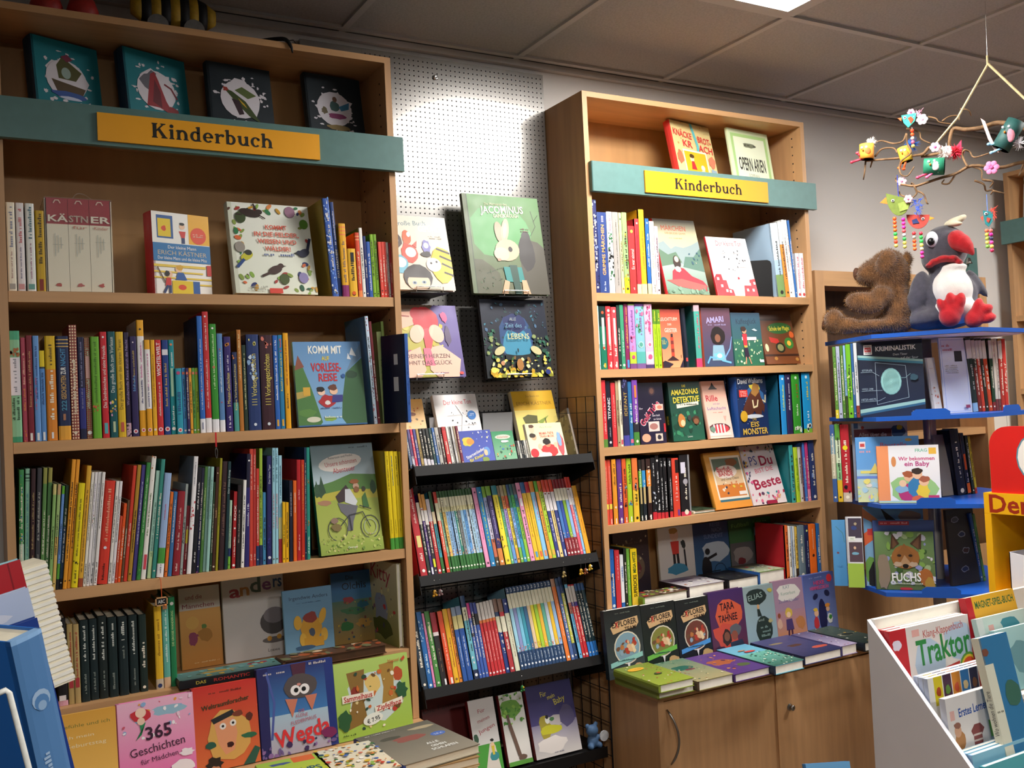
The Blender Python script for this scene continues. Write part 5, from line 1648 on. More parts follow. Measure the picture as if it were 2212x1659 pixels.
face((1202, 1480), (1782, 1310), (1180, 862), FY + .005, DECK, .012, 'a2c258', [('g', 0, 1, '9cc04a', 'b0cc6a'), ('b', .54, .5, .42, .36, 'c8d8d4', 3, .2), ('p', [(.16, .86), (.4, .88), (.36, .5), (.4, .2), (.1, .12), (.22, .5)], '8a6a34'), ('p', [(.6, .9), (.8, .92), (.78, .6), (.9, .4), (.84, .3), (.6, .36), (.64, .6)], 'a8823c'), ('b', .5, .68, .12, .14, 'e0c070', 5), ('b', .84, .74, .08, .1, 'b8502c', 4, .4), ('b', .26, .6, .07, .07, '8a3428', 6), ('s', 40, .1, .1, .92, .85, .015, .045, ['3a5a2c', 'c86a30', '6a4a24', 'e0cc90', '2c4a3a', 'b83a2c', 'f0e8d0']), ('b', .1, .26, .1, .14, '2c5a34', 7, .4), ('b', .88, .52, .1, .12, '2c5a38', 8, .4), ('p', [(.08, .48), (.5, .5), (.5, .58), (.08, .58)], 'ece4d0'), ('t', 'Sammelhaus', .29, .535, .38, 'b02a2c', .065, True, .04), ('p', [(.5, .28), (.88, .36), (.88, .44), (.5, .37)], 'ece4d0'), ('t', 'Zipfelfanz', .69, .36, .34, 'b02a2c', .06, True, .12), ('e', .46, .22, .13, .07, 'e8ece0', .2), ('t', '€ 7.95', .47, .21, .18, '2a2a2a', .05, True, .2), ('t', 'Hepsel', .8, .93, .16, 'c84a34', .04), ('p', [(.9, .93), (.95, .97), (.96, .93), (.92, .9)], 'c84a34'), ('x', .14, .06, .16, 1, .02, '3a4a20')],
     'lime green picture book with an animal tree house, front row', lean=7, **Z)

# lying books and the stack before the base cabinet
t = empty('book_table', (.83, 2.235, 0), (0, 0, 0), 'low wooden display stool carrying a stack of large picture books', 'stool')
mesh('top_board', 'woodx', t, box=(-.28, -.14, .56, .28, .135, .58))
mesh('riser', 'wood', t, box=(-.262, -.125, .5805, .02, .06, .6695))
for sx, sy in ((-.27, -.13), (.24, -.13), (-.27, .1), (.24, .1)):
	mesh('leg', 'wood', t, box=(sx, sy, 0, sx + .03, sy + .03, .5595))
mesh('apron', 'wood', t, box=(-.24, -.128, .5, .24, -.11, .5595))
z = .5803
for i, (c, lb) in enumerate((('8a6a44', 'lowest'), ('c8b088', 'second'), ('9a7a50', 'third'))):
	cover_book((.876 + .003 * i, 2.194 + .002 * i, z), (0, 0, 0), .225, .17, .02, c, None, lb + ' brown book in the stack under the sleepy-time picture book', 'stacked picture books on the stool', flat=True, spine=c, pages='page')
	z += .0205
flatbook((1705, 1640), (2300, 1470), (1435, 1400), z + .024, .023, '7a705c', [('g', 0, 1, '8a8272', '5c5a50'), ('b', .5, .62, .24, .12, '8a5048', 3, .35), ('b', .3, .74, .16, .06, '4a4a40', 4), ('b', .8, .84, .2, .06, 'a89a7c', 5), ('e', .84, .56, .1, .07, '4a6ab0', .1), ('x', .84, .56, .12, 2, .016, 'd8e0f0'), ('t', 'ALLE', .62, .36, .16, 'e8e8e0', .06, True), ('t', 'GEHEN', .64, .27, .2, 'e8e8e0', .06, True), ('t', 'SCHLAFEN', .66, .18, .34, 'e8e8e0', .065, True), ('x', .3, .93, .4, 1, .02, 'd0d0c8')],
         'muted landscape picture book with white lettering on top of the stool stack', org=(400, 1200), sc=3.613, spine='31478a', sops=[('r', 0, 0, 1, 1, '31478a')], m='matte')
flatbook((1225, 1750), (1690, 1640), (965, 1545), .70, .03, 'e0d8c0', [('g', 0, 1, 'e8d8b8', 'd8d4c0')] + [('s', 120, 0, 0, 1, 1, .02, .07, ['3a6a3a', 'd8b43a', 'c8402c', '4a6ab0', 'e8c890', '2c4a5a', 'f0ece0', '8ab04a', 'd88a4a'])],
         'busy multicoloured search picture book lying beside the stool stack', org=(400, 1200), sc=3.613)
t2 = flatbook((700, 1865), (1222, 1752), (440, 1658), .70, .03, 'b8c83a', [('g', 0, 1, 'd8cc2a', '9ac04a'), ('t', 'SCHLUPS', .5, .55, .8, '2a5a6a', .2, True, 0, .05), ('r', .55, .82, .9, 1, 'd86a34'), ('b', .35, .86, .2, .07, '4a5a8a', 3, .4)],
              'yellow-green picture book lying in front of the bat cover', org=(400, 1200), sc=3.613)

# ---------------------------------------------------------------- picture books hung on the pegboard
def holder(x, y, z, label, w=.09, d=.05):
	t = empty('wire_holder', (x, y, z), (0, 0, 0), label, 'book holder', 'wire book holders on the pegboard')
	b = MB()
	for s in (-1, 1):
		b.tube([(s * w / 2, WALL - .019 - y, .012), (s * w / 2, -.004, -.002), (s * w / 2, -.007, .014)], .0013, 5)
	b.build('arms', 'wirel', t)
	MB().tube([(-w / 2, -.007, .014), (w / 2, -.007, .014)], .0015, 5).build('front_bar', 'wirel', t)
	mesh('foot_plate', 'black', t, box=(-w / 2 - .02, -.004, -.006, w / 2 + .02, WALL - .02 - y, -.0035))
	return t


Z = dict(org=(850, 400), sc=3.6875)
PY = 2.722


def hung(bl, br, tl, vb, t, col, sh, label, hx_, Y=PY, **k):
	P = aty(850 + bl[0] / 3.6875, 400 + vb / 3.6875, Y)
	z = P.z
	face(bl, br, tl, Y, z, t, col, sh, label, **Z, **k)
	H = aty(850 + hx_ / 3.6875, 400 + vb / 3.6875, Y)
	holder(H.x, Y, z - .0005, 'bent wire holder under the ' + label.split(',')[0].replace('large ', ''))


# small figure faces are kept generic
sh = [('g', 0, 1, 'd8cab4', 'e0dacd'), ('t', 'große Buch', .42, .9, .5, '4a7884', .07, False, .05), ('t', 'der', .62, .9, .1, 'f4f0ea', .05), ('t', 'GEFÜHLE', .72, .83, .38, 'f4efe6', .09, True), ('x', .78, .72, .22, 2, .018, 'a89a8a'),
      ('b', .34, .48, .14, .16, 'd84a34', 3, .12), ('e', .36, .5, .085, .08, 'f4efe8'), ('p', [(.24, .56), (.28, .66), (.34, .6)], 'd84a34'), ('p', [(.46, .56), (.48, .66), (.4, .6)], 'd84a34'), ('b', .32, .7, .08, .12, 'd8643a', 4), ('e', .36, .74, .03, .04, 'f4efe8'), ('b', .14, .66, .12, .14, '4a3a36', 5), ('e', .13, .66, .06, .07, 'f0ece6'), ('b', .1, .46, .08, .12, '5a8a3a', 6),
      ('b', .16, .34, .14, .15, '6ab0c8', 7, .12), ('e', .18, .36, .085, .08, 'f4f0ea'), ('b', .62, .58, .08, .12, '7a78b8', 8), ('e', .62, .6, .04, .045, 'e8e4f0'), ('b', .84, .34, .2, .3, 'e0bc24', 9, .1), ('l', [(.78, .56), (.98, .5)], .03, '2a241c'), ('l', [(.82, .46), (1, .4)], .03, '2a241c'), ('l', [(.84, .36), (1, .3)], .03, '2a241c'), ('l', [(.86, .24), (1, .2)], .03, '2a241c'), ('e', .7, .34, .12, .11, 'f4f0e6'), ('e', .66, .36, .018, .018, '2a1c14'), ('e', .75, .38, .018, .018, '2a1c14'), ('b', .6, .48, .1, .05, '2c241e', 2),
      ('b', .42, .16, .24, .22, '2e2420', 11, .08), ('e', .42, .1, .18, .14, 'ecc8ac'), ('p', [(.24, .16), (.6, .16), (.56, .24), (.28, .24)], '2e2420'), ('e', .35, .09, .035, .025, '8aa0b8'), ('e', .5, .1, .035, .025, '8aa0b8'), ('e', .35, .09, .014, .014, '1a1a1a'), ('e', .5, .1, .014, .014, '1a1a1a')]
hung((-2, 835), (498, 835), (-70, 240), 838, .012, 'dcd2c4', sh, 'cream cover with hooded animal faces, pegboard beside the striped-toy bookcase', 285, lean=14)
sh = [('g', 0, 1, '5a5a40', '5a8a4e'), ('b', .45, .62, .42, .36, '5a9a5c', 3, .15), ('b', .1, .1, .3, .3, '4f5038', 4), ('b', .88, .2, .24, .5, '4a4538', 5, .2), ('r', 0, 0, .05, 1, '5d6a4a'), ('r', .05, 0, .06, 1, '33402c'),
      ('b', .76, .42, .12, .24, '2f2a28', 6, .15), ('e', .77, .58, .06, .08, '2f2a28'), ('l', [(.88, .86), (.92, .7), (.84, .6)], .008, '3a4a30'), ('l', [(.9, .75), (.97, .82)], .008, '3a4a30'), ('l', [(.2, .2), (.4, .26), (.44, .2)], .008, '35402c'), ('s', 24, .08, .04, .4, .25, .006, .02, ['3a4a2c', '4a5a38']),
      ('t', 'Die Memoiren des', .42, .91, .3, 'c8c8a0', .03, False, .03), ('t', 'JACOMINUS', .5, .855, .56, 'e8e6cc', .085, True, .04), ('t', 'GAINSBOROUGH', .54, .795, .34, 'd8d8b8', .045, True, .04), ('x', .76, .66, .12, 2, .016, '6a3a34'),
      ('e', .42, .62, .055, .13, 'b09a80', .12), ('e', .5, .64, .05, .15, 'c0a88e', -.22), ('e', .5, .64, .025, .1, 'd8b8a0', -.22), ('e', .5, .44, .16, .13, 'cfae90', .15), ('e', .42, .4, .1, .08, 'd8bca2'), ('e', .54, .45, .028, .032, '1c1410'), ('b', .38, .34, .03, .02, 'b08a74', 3),
      ('p', [(.42, .27), (.66, .27), (.68, .12), (.44, .12)], '23807c'), ('p', [(.5, .29), (.6, .29), (.62, 0), (.54, 0)], '1e4438'), ('p', [(.42, .14), (.36, 0), (.44, 0), (.48, .12)], 'c8a07c'), ('p', [(.64, .14), (.64, 0), (.74, 0), (.7, .14)], 'c8a07c')]
hung((640, 865), (1248, 860), (540, 70), 868, .016, '4d6a44', sh, 'large green cover with a hare in a scarf, hung on the pegboard', 975, spine='3a4632')
sh = [('g', 0, 1, '5a4a88', '6a5aa0'), ('p', [(0, 0), (.86, 0), (.8, .2), (.7, .4), (.6, .7), (0, .75)], 'b8b04a'), ('s', 36, 0, .2, .75, .72, .02, .06, ['c8b83a', 'd0708a', '6a8a3a', 'e0c860', 'b85a80']), ('p', [(0, .72), (.14, .66), (.4, .74), (.56, .86), (.56, 1), (0, 1)], 'e8b8a0'), ('p', [(0, .9), (.6, .92), (.66, 1), (0, 1)], '6a5240'), ('l', [(.1, .86), (.3, .84)], .02, 'a05a50'), ('p', [(.06, 0), (.1, .3), (.4, .42), (.44, .1), (.36, 0)], 'ecc0a8'), ('p', [(.9, 0), (.96, .24), (.7, .44), (.5, .4), (.5, .1), (.6, 0)], 'ecc0a8'),
      ('b', .52, .78, .2, .2, 'c8303c', 4, .15), ('e', .42, .88, .1, .09, 'c02a38'), ('p', [(.46, .66), (.66, .7), (.56, .4), (.48, .3)], 'd04a54'), ('p', [(.44, .4), (.54, .4), (.58, .16), (.44, .16)], 'e0708a'), ('e', .38, .6, .1, .13, 'ecc4ac', -.4), ('e', .66, .6, .1, .13, 'ecc4ac', .4), ('l', [(.42, .7), (.46, .58)], .035, 'f0ccb4'), ('l', [(.62, .7), (.58, .58)], .035, 'f0ccb4'), ('b', .8, .84, .06, .1, 'c85a8a', 5, .4), ('b', .82, .56, .06, .16, '5a4a6a', 6, .4),
      ('t', 'IN DEINEM HERZEN', .44, .29, .74, '6a4a4a', .055), ('t', 'WOHNT DAS GLÜCK', .44, .2, .76, '6a4a4a', .055), ('x', .66, .05, .2, 1, .02, '8a6a8a'), ('e', .94, .05, .03, .02, 'd8403a')]
hung((20, 1545), (580, 1540), (-62, 962), 1548, .012, '6a5a98', sh, 'violet cover with a child holding a red bird, hung on the pegboard', 290, lean=14)
sh = [('g', 0, 1, '10181c', '141c30'), ('b', .5, .5, .27, .36, '2a4a78', 3, .1), ('b', .5, .42, .23, .24, '3f8aa8', 4, .1), ('b', .5, .7, .2, .16, '26305e', 5), ('s', 46, .02, .5, .98, .96, .01, .035, ['2f5a70', '3a7a90', '1c3a3a', '4a6a8a', '20404a']), ('s', 30, 0, .2, .26, .6, .015, .04, ['1f4a3a', '2c6a50', '8a9a60', '14302a']), ('s', 30, .76, .2, 1, .6, .015, .04, ['1f4a3a', '2c6a50', '8a9a60', '14302a']), ('p', [(.3, .3), (.44, .28), (.56, .28), (.72, .3), (.7, .22), (.3, .22)], '0e1a1c'), ('e', .22, .34, .09, .05, 'c8c090', .5), ('e', .78, .34, .09, .05, 'c8c090', -.5),
      ('s', 44, 0, 0, 1, .12, .03, .06, ['d8b828', 'c89a20', 'e8d860', '8a8a2a']), ('s', 30, .05, .1, .95, .26, .015, .04, ['d8c860', '3a5a2a', 'e0dca0', '7a5a30']), ('e', .5, .16, .05, .08, 'a8743a'), ('e', .24, .18, .03, .03, 'c89068'), ('e', .49, .34, .01, .03, '0a0a0c'), ('t', 'ALLE', .46, .74, .1, 'a8b4b0', .04), ('t', 'Zeit des', .46, .66, .26, '6a9ab0', .06), ('t', 'LEBENS', .52, .52, .34, 'd8cc90', .075), ('e', .92, .06, .04, .035, '24347a')]
hung((750, 1540), (1268, 1530), (680, 912), 1545, .014, '14181c', sh, 'black cover with a blue clearing framed by flowers, hung on the pegboard', 1000, spine='0e1214')

# ---------------------------------------------------------------- covers on the top tray of the black rack
Z = dict(org=(860, 820), sc=4.809)
TY = MY + .012


def tray_face(k, bl, br, vt, t, col, sh, label, dy=0, org=(860, 820), sc=4.809, dz=0, **kw):
	Y = TY + dy
	return face(bl, br, (bl[0], vt), Y, mz(k, Y) + dz, t, col, sh, label, lean=18, org=org, sc=sc, **kw)


TON = [('g', 0, 1, 'e8e4e0', 'ece8e6'), ('t', 'Der kleine Ton', .54, .9, .66, 'd03040', .1, False, .02, .05), ('s', 18, .3, .42, .9, .8, .012, .03, ['2a2a30', '4a4a50']), ('l', [(.26, .72), (.9, .74)], .005, 'b8b0b0'), ('l', [(.28, .58), (.9, .6)], .005, 'b8b0b0'), ('l', [(.32, .48), (.88, .5)], .005, 'b8b0b0'), ('b', .6, .3, .03, .03, 'd03040', 3),
       ('p', [(0, 0), (.42, 0), (.4, .1), (.3, .12), (.28, .26), (.2, .26), (.18, .36), (.06, .36), (0, .3)], 'd4303a'), ('p', [(.66, 0), (1, 0), (1, .3), (.86, .28), (.84, .18), (.7, .18)], 'd4303a')] + [('r', x, y, x + .05, y + .045, 'f0e8e8') for x, y in ((.06, .26), (.12, .14), (.22, .06), (.3, .05), (.74, .08), (.82, .18), (.88, .08), (.94, .2))]
tray_face(0, (505, 900), (955, 850), 185, .02, 'e8e4e0', TON + [('e', .82, .72, .1, .1, '2a78c8'), ('x', .82, .73, .12, 2, .02, 'c8e0f4'), ('l', [(.5, .86), (.62, .72), (.5, .44), (.46, .2)], .03, 'f8f8f8')],
          'shrink-wrapped white cover with red houses and music notes, black rack', dy=.105, pages='pagew')
tray_face(0, (1330, 830), (1760, 790), 148, .022, 'ecd878', [('g', 0, 1, 'f0e094', 'e8cf62'), ('r', 0, .74, 1, 1, 'e8b628'), ('t', 'Das Beste von', .5, .93, .34, 'a8781c', .05), ('t', 'ERICH KÄSTNER', .5, .83, .86, 'a8781c', .075), ('p', [(.16, .64), (.3, .68), (.52, .66), (.5, .56), (.2, .56)], '5a5a30'), ('p', [(.5, .58), (.8, .66), (.6, .54)], '8aa04a'), ('r', .32, .3, .4, .54, 'e0dcd0'), ('r', .3, .52, .42, .55, 'b86a3a'), ('l', [(.7, .62), (.7, .46), (.64, .46)], .02, '1c1c1c'), ('x', .74, .4, .34, 2, .02, 'a89a50'), ('l', [(.1, .28), (.36, .28)], .015, '6a5a30')],
          'yellow cover with a small still life and black figure, black rack', dy=.105, spine='c8c0a0', pages='pagew')
tray_face(0, (170, 930), (388, 905), 222, .012, 'ecc070', [('g', 0, 1, 'f0e4c8', 'eab464'), ('b', .4, .8, .2, .1, '8a5a44', 4, .4), ('s', 14, .1, .5, .9, .9, .03, .08, ['b0885a', '7a6a50', 'c8603a', 'd8a860'])],
          'orange cover half hidden by the striped-toy bookcase, black rack', dy=.105)
tray_face(0, (690, 880), (1017, 835), 550, .01, '3c50ac', [('g', 0, 1, '5a6ac0', '3a4aa8'), ('b', .24, .66, .2, .16, 'd8c83a', 3), ('b', .3, .66, .14, .1, 'e0953a', 4), ('e', .78, .34, .1, .13, '6a9ad8'), ('e', .74, .3, .06, .09, 'e8c8a0'), ('s', 16, .4, .5, 1, .98, .01, .04, ['e8e8b8', '8aa0e0', 'd8d8f0']), ('t', 'Sternenlieder', .4, .3, .66, 'e8e8f4', .09, True, .4), ('t', 'für Kinder', .42, .16, .5, 'e8d868', .09, True, .35), ('b', .7, .08, .12, .09, '8aa04a', 3)],
          'blue song book with a moon and stars, top tray of the black rack')
tray_face(0, (1022, 835), (1245, 822), 560, .016, '3c9468', [('g', 0, 1, '8ac09a', '2c8a58'), ('e', .5, .8, .36, .1, 'c8d0c0'), ('t', 'Kinderlieder', .5, .8, .52, 'c8483a', .08), ('s', 24, .1, .05, .95, .5, .03, .08, ['c8503a', 'd8a050', '4a7ab8', 'e8d0b0', '3a6a4a']), ('b', .55, .64, .2, .06, 'f0f0f0', 3)],
          'green cover with small dancing figures, top tray of the black rack', spine='dfe4dc')
tray_face(0, (1388, 812), (1762, 776), 478, .014, 'ece6b8', [('g', 0, 1, 'f0ead0', 'e6e4b0'), ('t', 'Mein Kinder', .56, .88, .36, '8ab08a', .05), ('t', 'MAMA PAPA', .54, .7, .4, 'd05a4a', .07, True), ('t', 'TRARA MUSIK', .54, .61, .4, 'd05a4a', .06, True), ('e', .16, .84, .07, .1, 'ecc4a4'), ('b', .16, .92, .08, .05, '5a3a2a', 3), ('e', .18, .6, .07, .08, 'e0b08a'), ('b', .14, .65, .1, .06, '3a2a20', 4), ('b', .54, .2, .26, .2, 'd03c3c', 5), ('e', .52, .38, .08, .08, 'c88a68'), ('b', .5, .45, .13, .09, '231814', 6), ('e', .3, .32, .06, .07, 'ecc4a4'), ('e', .74, .34, .06, .07, 'ecc4a4'), ('e', .12, .14, .11, .11, 'd8343c'), ('b', .88, .36, .1, .3, 'd05a60', 7), ('b', .86, .5, .07, .2, '8ab0d8', 8), ('b', .4, .06, .2, .08, 'f4f0e4', 9)],
          'cream cover with a drawn family, top tray of the black rack', spine='d8d4b8')
P = aty(1128, 960, TY)
t = empty('wrapped_booklet', (1.742, TY + .02, mz(0, TY + .02) + .001), (-TLT, 0, 0), 'clear-wrapped brownish booklet leaning against the wire side panel', 'booklet')
mesh('booklet', 'print', t, box=(0, 0, 0, .006, .11, .15, '8a7a68'))
art([('s', 40, 0, 0, 1, 1, .05, .12, ['a89a88', '6a5a4a', 'c8bca8', '5a4a5a'])], .11, .15, lambda x, y, o: (-o, x, y), 3).build('cover_print', 'print', t)
mesh('wrapper', 'clear', t, box=(-.001, -.002, 0, .007, .112, .17))
for i, (a, c, hh) in enumerate(((880, 1190, 350), (325, 470, 395))):
	P0, P1 = aty(860 + a / 4.809, 920, WALL - .06), aty(860 + c / 4.809, 920, WALL - .06)
	zt = aty(860 + a / 4.809, 820 + hh / 4.809, WALL - .06).z
	t = mesh('grey_divider', 'grey', box=(P0.x, WALL - .062, 1.3, P1.x, WALL - .058, zt))
	setp(t, ['grey card divider between the two white and yellow covers, black rack', 'grey card divider beside the half-hidden orange cover, black rack'][i], 'divider', 'grey card dividers')

# ---------------------------------------------------------------- family albums on the lowest shelf of the rack
Z = dict(org=(870, 1230), sc=3.868)


def low(bl, br, tl, t, col, sh, label, dy=0, **kw):
	P = 0
	return face(bl, br, tl, MY + .02 + dy, MZ[3], t, col, sh, label, lean=15, org=(870, 1230), sc=3.868, **kw)


low((235, 1800), (640, 1720), (160, 1085), .014, '5c1c1c', [('g', 0, 1, '501818', '661f1e'), ('t', 'Die Familie', .42, .83, .8, '3a1414', .09, False, .06)], 'dark red album cover on the lowest rack shelf', dy=.09)
sh = [('g', 0, 1, 'd8d8d4', 'd6d2d0'), ('r', 0, 0, 1, .38, '4a9a3c'), ('p', [(.3, 0), (.9, 0), (.8, .34), (.6, .38)], 'd8d0c4'), ('t', 'Für', .46, .84, .3, 'a83a44', .13, False, .1, .05), ('t', 'meinen', .5, .72, .5, 'a83a44', .12, False, .2, .05), ('t', 'Jungen', .58, .59, .66, 'a83a44', .13, False, .25, .05), ('b', .12, .47, .1, .2, '3a5a44', 3), ('b', .7, .2, .2, .16, '3a8a90', 4), ('e', .7, .34, .08, .12, 'ecc8a0'), ('b', .7, .42, .08, .06, '20201c', 5), ('p', [(.64, .34), (.76, .34), (.74, .22), (.66, .22)], 'd8c040')]
low((635, 1740), (850, 1690), (542, 1120), .02, 'd6d2d0', sh, 'white album with a running child and red lettering, lowest rack shelf', spine='6a1a22', dy=.004)
sh = [('g', 0, 1, 'dcd6d0', 'd8dcd4'), ('b', .42, .78, .5, .4, '6aa040', 3, .25), ('s', 50, .02, .55, .9, 1, .03, .1, ['4a8a34', '8ab84c', '3a7a30', '9ac860']), ('l', [(.28, .56), (.4, .34), (.5, .14)], .14, '6a5246'), ('l', [(.28, .56), (.24, .7)], .1, '6a5246'), ('r', 0, 0, 1, .06, '5a9a3c'), ('b', .6, .1, .2, .1, '6a5246', 4)]
low((895, 1720), (1090, 1660), (805, 1072), .02, 'd8d8d0', sh, 'white album with a leafy tree, lowest rack shelf', spine='6a1a22', dy=.004)
sh = [('g', .45, 1, '4a4478', '2c2a5e'), ('g', 0, .45, 'd8d2cc', '8a84a0'), ('b', .3, .4, .14, .26, 'a89a3a', 3), ('b', .38, .36, .3, .09, 'c8c430', 4, .4), ('b', .55, .48, .24, .12, 'c0b8b8', 5, .3), ('b', .8, .5, .2, .22, '5a5478', 6), ('b', .4, .16, .36, .16, 'e8e0da', 7, .3), ('e', .36, .5, .05, .07, 'e8e8e0'), ('b', .36, .54, .04, .04, '1a1a24', 8), ('b', .46, .5, .06, .04, '4a7a4a', 9), ('t', 'Für', .36, .86, .14, 'd8cc4a', .09, False, .12, .05), ('t', 'mein', .52, .81, .18, 'd8cc4a', .08, False, .2, .05), ('t', 'Baby', .68, .74, .26, 'd8cc4a', .11, False, .25, .05), ('x', .5, .04, .2, 1, .02, '8a8a9a')]
low((1122, 1690), (1500, 1575), (1030, 1003), .02, '3a3668', sh, 'dark violet album with a fairy and gold lettering, lowest rack shelf', spine='6a1a22', dy=.004)

# ---------------------------------------------------------------- covers: bookcase over the cabinet
Z = dict(org=(1160, 170), sc=3.568)
face((1108, 700), (1410, 735), (1045, 325), 2.665, 2.2985, .03, 'd0bc86', [('g', 0, 1, 'd8c48a', 'ccb87e'), ('s', 24, 0, .4, 1, 1, .01, .03, ['c89a5a', 'b88a50']), ('l', [(.52, 1), (.56, .8), (.6, .6), (.58, .4), (.64, .2), (.62, 0)], .06, '5ab0b4'), ('t', 'KNÄCKE', .26, .78, .46, 'c8383a', .11, True, -.1), ('t', 'BROT-', .8, .72, .34, 'c8383a', .11, True, -.08), ('t', 'KR', .34, .61, .24, 'c8383a', .12, True, -.06), ('t', 'ACH', .8, .56, .36, 'c8383a', .12, True, -.06), ('r', .18, .02, .78, .5, 'f0e8c8'), ('r', .21, .04, .75, .47, 'd8a820'), ('e', .38, .34, .05, .06, 'ecc8a0'), ('p', [(.33, .15), (.46, .15), (.42, .3), (.36, .3)], 'c82a30'), ('b', .38, .39, .07, .04, '4a3418', 4), ('e', .62, .2, .05, .05, 'e8dcc0'), ('b', .62, .12, .06, .06, 'c8c0a0', 5), ('b', .1, .34, .1, .14, 'd86a4a', 6, .4), ('b', .9, .34, .1, .12, 'd8785a', 7, .4), ('b', .9, .12, .12, .1, '8aa0b0', 8, .4)],
     'tan cover split by a turquoise crack, above the golden sign', spine='d03a34', yaw=10, lean=11, **Z)
face((1530, 760), (1840, 790), (1495, 378), 2.665, 2.2985, .012, 'd4e4bc', [('g', 0, 1, 'd6e6bc', 'd0e0b8'), ('r', .06, 0, .94, .92, 'a8cc84'), ('r', .12, 0, .88, .86, 'e4ecd0'), ('t', 'OPERN ARIEN', .5, .37, .66, '1c1c18', .22, True), ('t', 'SOPRAN', .5, .16, .26, '8a9078', .06), ('b', .5, .72, .18, .05, '7a8068', 3, .3), ('x', .5, .71, .28, 1, .04, '3c3c34')],
     'pale green music score with black lettering, above the golden sign', yaw=6, lean=8, pages='pagew', **Z)
Z = dict(org=(1260, 430), sc=4.337)
face((795, 880), (1188, 888), (640, 190), YS + .01, RS[0], .016, 'b8b8a8', [('g', .5, 1, 'e0d8a0', '8f8a80'), ('g', 0, .5, '6a8a72', 'a8b4b0'), ('p', [(0, .66), (.16, .7), (.3, .6), (.42, .64), (.6, .62), (.8, .66), (1, .72), (1, .4), (0, .4)], '8a9a9a'), ('p', [(0, .6), (.2, .52), (.4, .56), (.5, .42), (0, .36)], '5f7a64'), ('p', [(1, .62), (.8, .5), (.6, .5), (.5, .36), (1, .3)], '5a7a6c'), ('t', 'MÄRCHEN', .46, .88, .6, 'c0503a', .1), ('t', 'DER BRÜDER GRIMM', .48, .81, .5, 'a0784a', .04), ('x', .46, .74, .3, 1, .02, 'a89a60'),
      ('p', [(.22, .3), (.34, .36), (.5, .34), (.66, .24), (.9, .18), (1, .1), (1, .04), (.5, .1), (.16, .14)], 'cc3440'), ('p', [(.04, .18), (.4, .2), (.96, .12), (.9, .04), (.3, .1)], 'dc5a54'), ('b', .36, .42, .1, .14, '3a2c28', 4), ('e', .37, .46, .05, .06, 'ecc8a8'), ('b', .36, .33, .08, .07, 'e8dcd8', 5), ('s', 8, .6, .4, .95, .56, .015, .04, ['c84a40', 'd8c8b0', '3a5a6a']), ('s', 20, 0, 0, 1, .08, .03, .06, ['5a7a64', '7a9a84'])],
     'grey-green fairy tale cover with a girl in a red gown, top row', spine='d0333a', **Z)
face((1265, 905), (1642, 905), (1140, 358), YS + .01, RS[0], .01, 'f0ecea', TON, 'white cover with red houses and music notes, beside the bookend', spine='b82c34', pages='pagew', **Z)
bookend((bx_at(1260 + 1780 / 4.337, RS[0], YS + .01), YS + .01, RS[0] + .0003), (0, 0, math.radians(58)), 'black steel bookend beside the white music-note cover, top row', .1, .14, -.03)
Z = dict(org=(1260, 630), sc=4.254)
face((738, 700), (925, 692), (706, 165), YS + .004, RS[1], .02, 'd8693a', [('g', 0, 1, 'f0a070', 'b03a2c'), ('t', 'LEUCHTTURM', .44, .83, .84, 'e8d4c0', .13, False, .02), ('t', 'DER', .46, .74, .2, 'e8d4c0', .08), ('t', 'GEISTER', .5, .64, .62, 'f0e4d4', .15, False, 0), ('e', .12, .42, .22, .24, '2a6a74'), ('x', .14, .46, .26, 3, .04, 'd0c060'), ('r', .45, .18, .59, .52, 'c8402c'), ('r', .45, .26, .59, .32, '7a2a28'), ('r', .45, .4, .59, .46, '7a2a28'), ('r', .47, .52, .57, .58, '3a2024'), ('p', [(.2, .12), (.5, .2), (.8, .12)], '3a2024'), ('p', [(0, 0), (.3, 0), (.5, .06), (.1, .12), (0, .1)], '2a1c30'), ('p', [(.8, 0), (1, 0), (1, .14)], '241a30'), ('r', .9, .16, .92, .22, '2a1c24')],
     'orange cover with a red lighthouse, second row of the cabinet bookcase', lean=3, spine='b03c2c', **Z)
face((942, 696), (975, 694), (910, 150), YS + .012, RS[1], .02, '141b2e', [('r', .3, .1, .8, .16, 'c83a3a')], 'dark navy cover edge between the lighthouse and teal books', lean=3, **Z)
face((1122, 682), (1386, 667), (1076, 152), YS + .004, RS[1], .024, '4a3444', [('g', 0, 1, '3a4a6a', '6a4050'), ('t', 'AMARI', .46, .8, .62, 'a8a0d0', .15, True, .08), ('x', .5, .7, .6, 1, .04, '9a90b8'), ('b', .5, .52, .28, .26, '1e1414', 4, .2), ('e', .5, .48, .1, .11, '8a5a44'), ('p', [(.32, .36), (.68, .36), (.74, .1), (.26, .1)], '8ab0c4'), ('b', .52, .18, .22, .14, '78c4e8', 5, .4), ('l', [(.1, .06), (.2, .16), (.4, .14)], .05, '6ab0e0'), ('l', [(.7, .14), (.9, .3), (1, .5)], .04, '7aa8e0'), ('l', [(.6, .1), (.9, .06)], .05, '70b8e8'), ('e', .52, .18, .09, .06, 'd8f0f8')],
     'dusky cover with a curly-haired figure and blue swirls, second row', spine='b0503c', **Z)
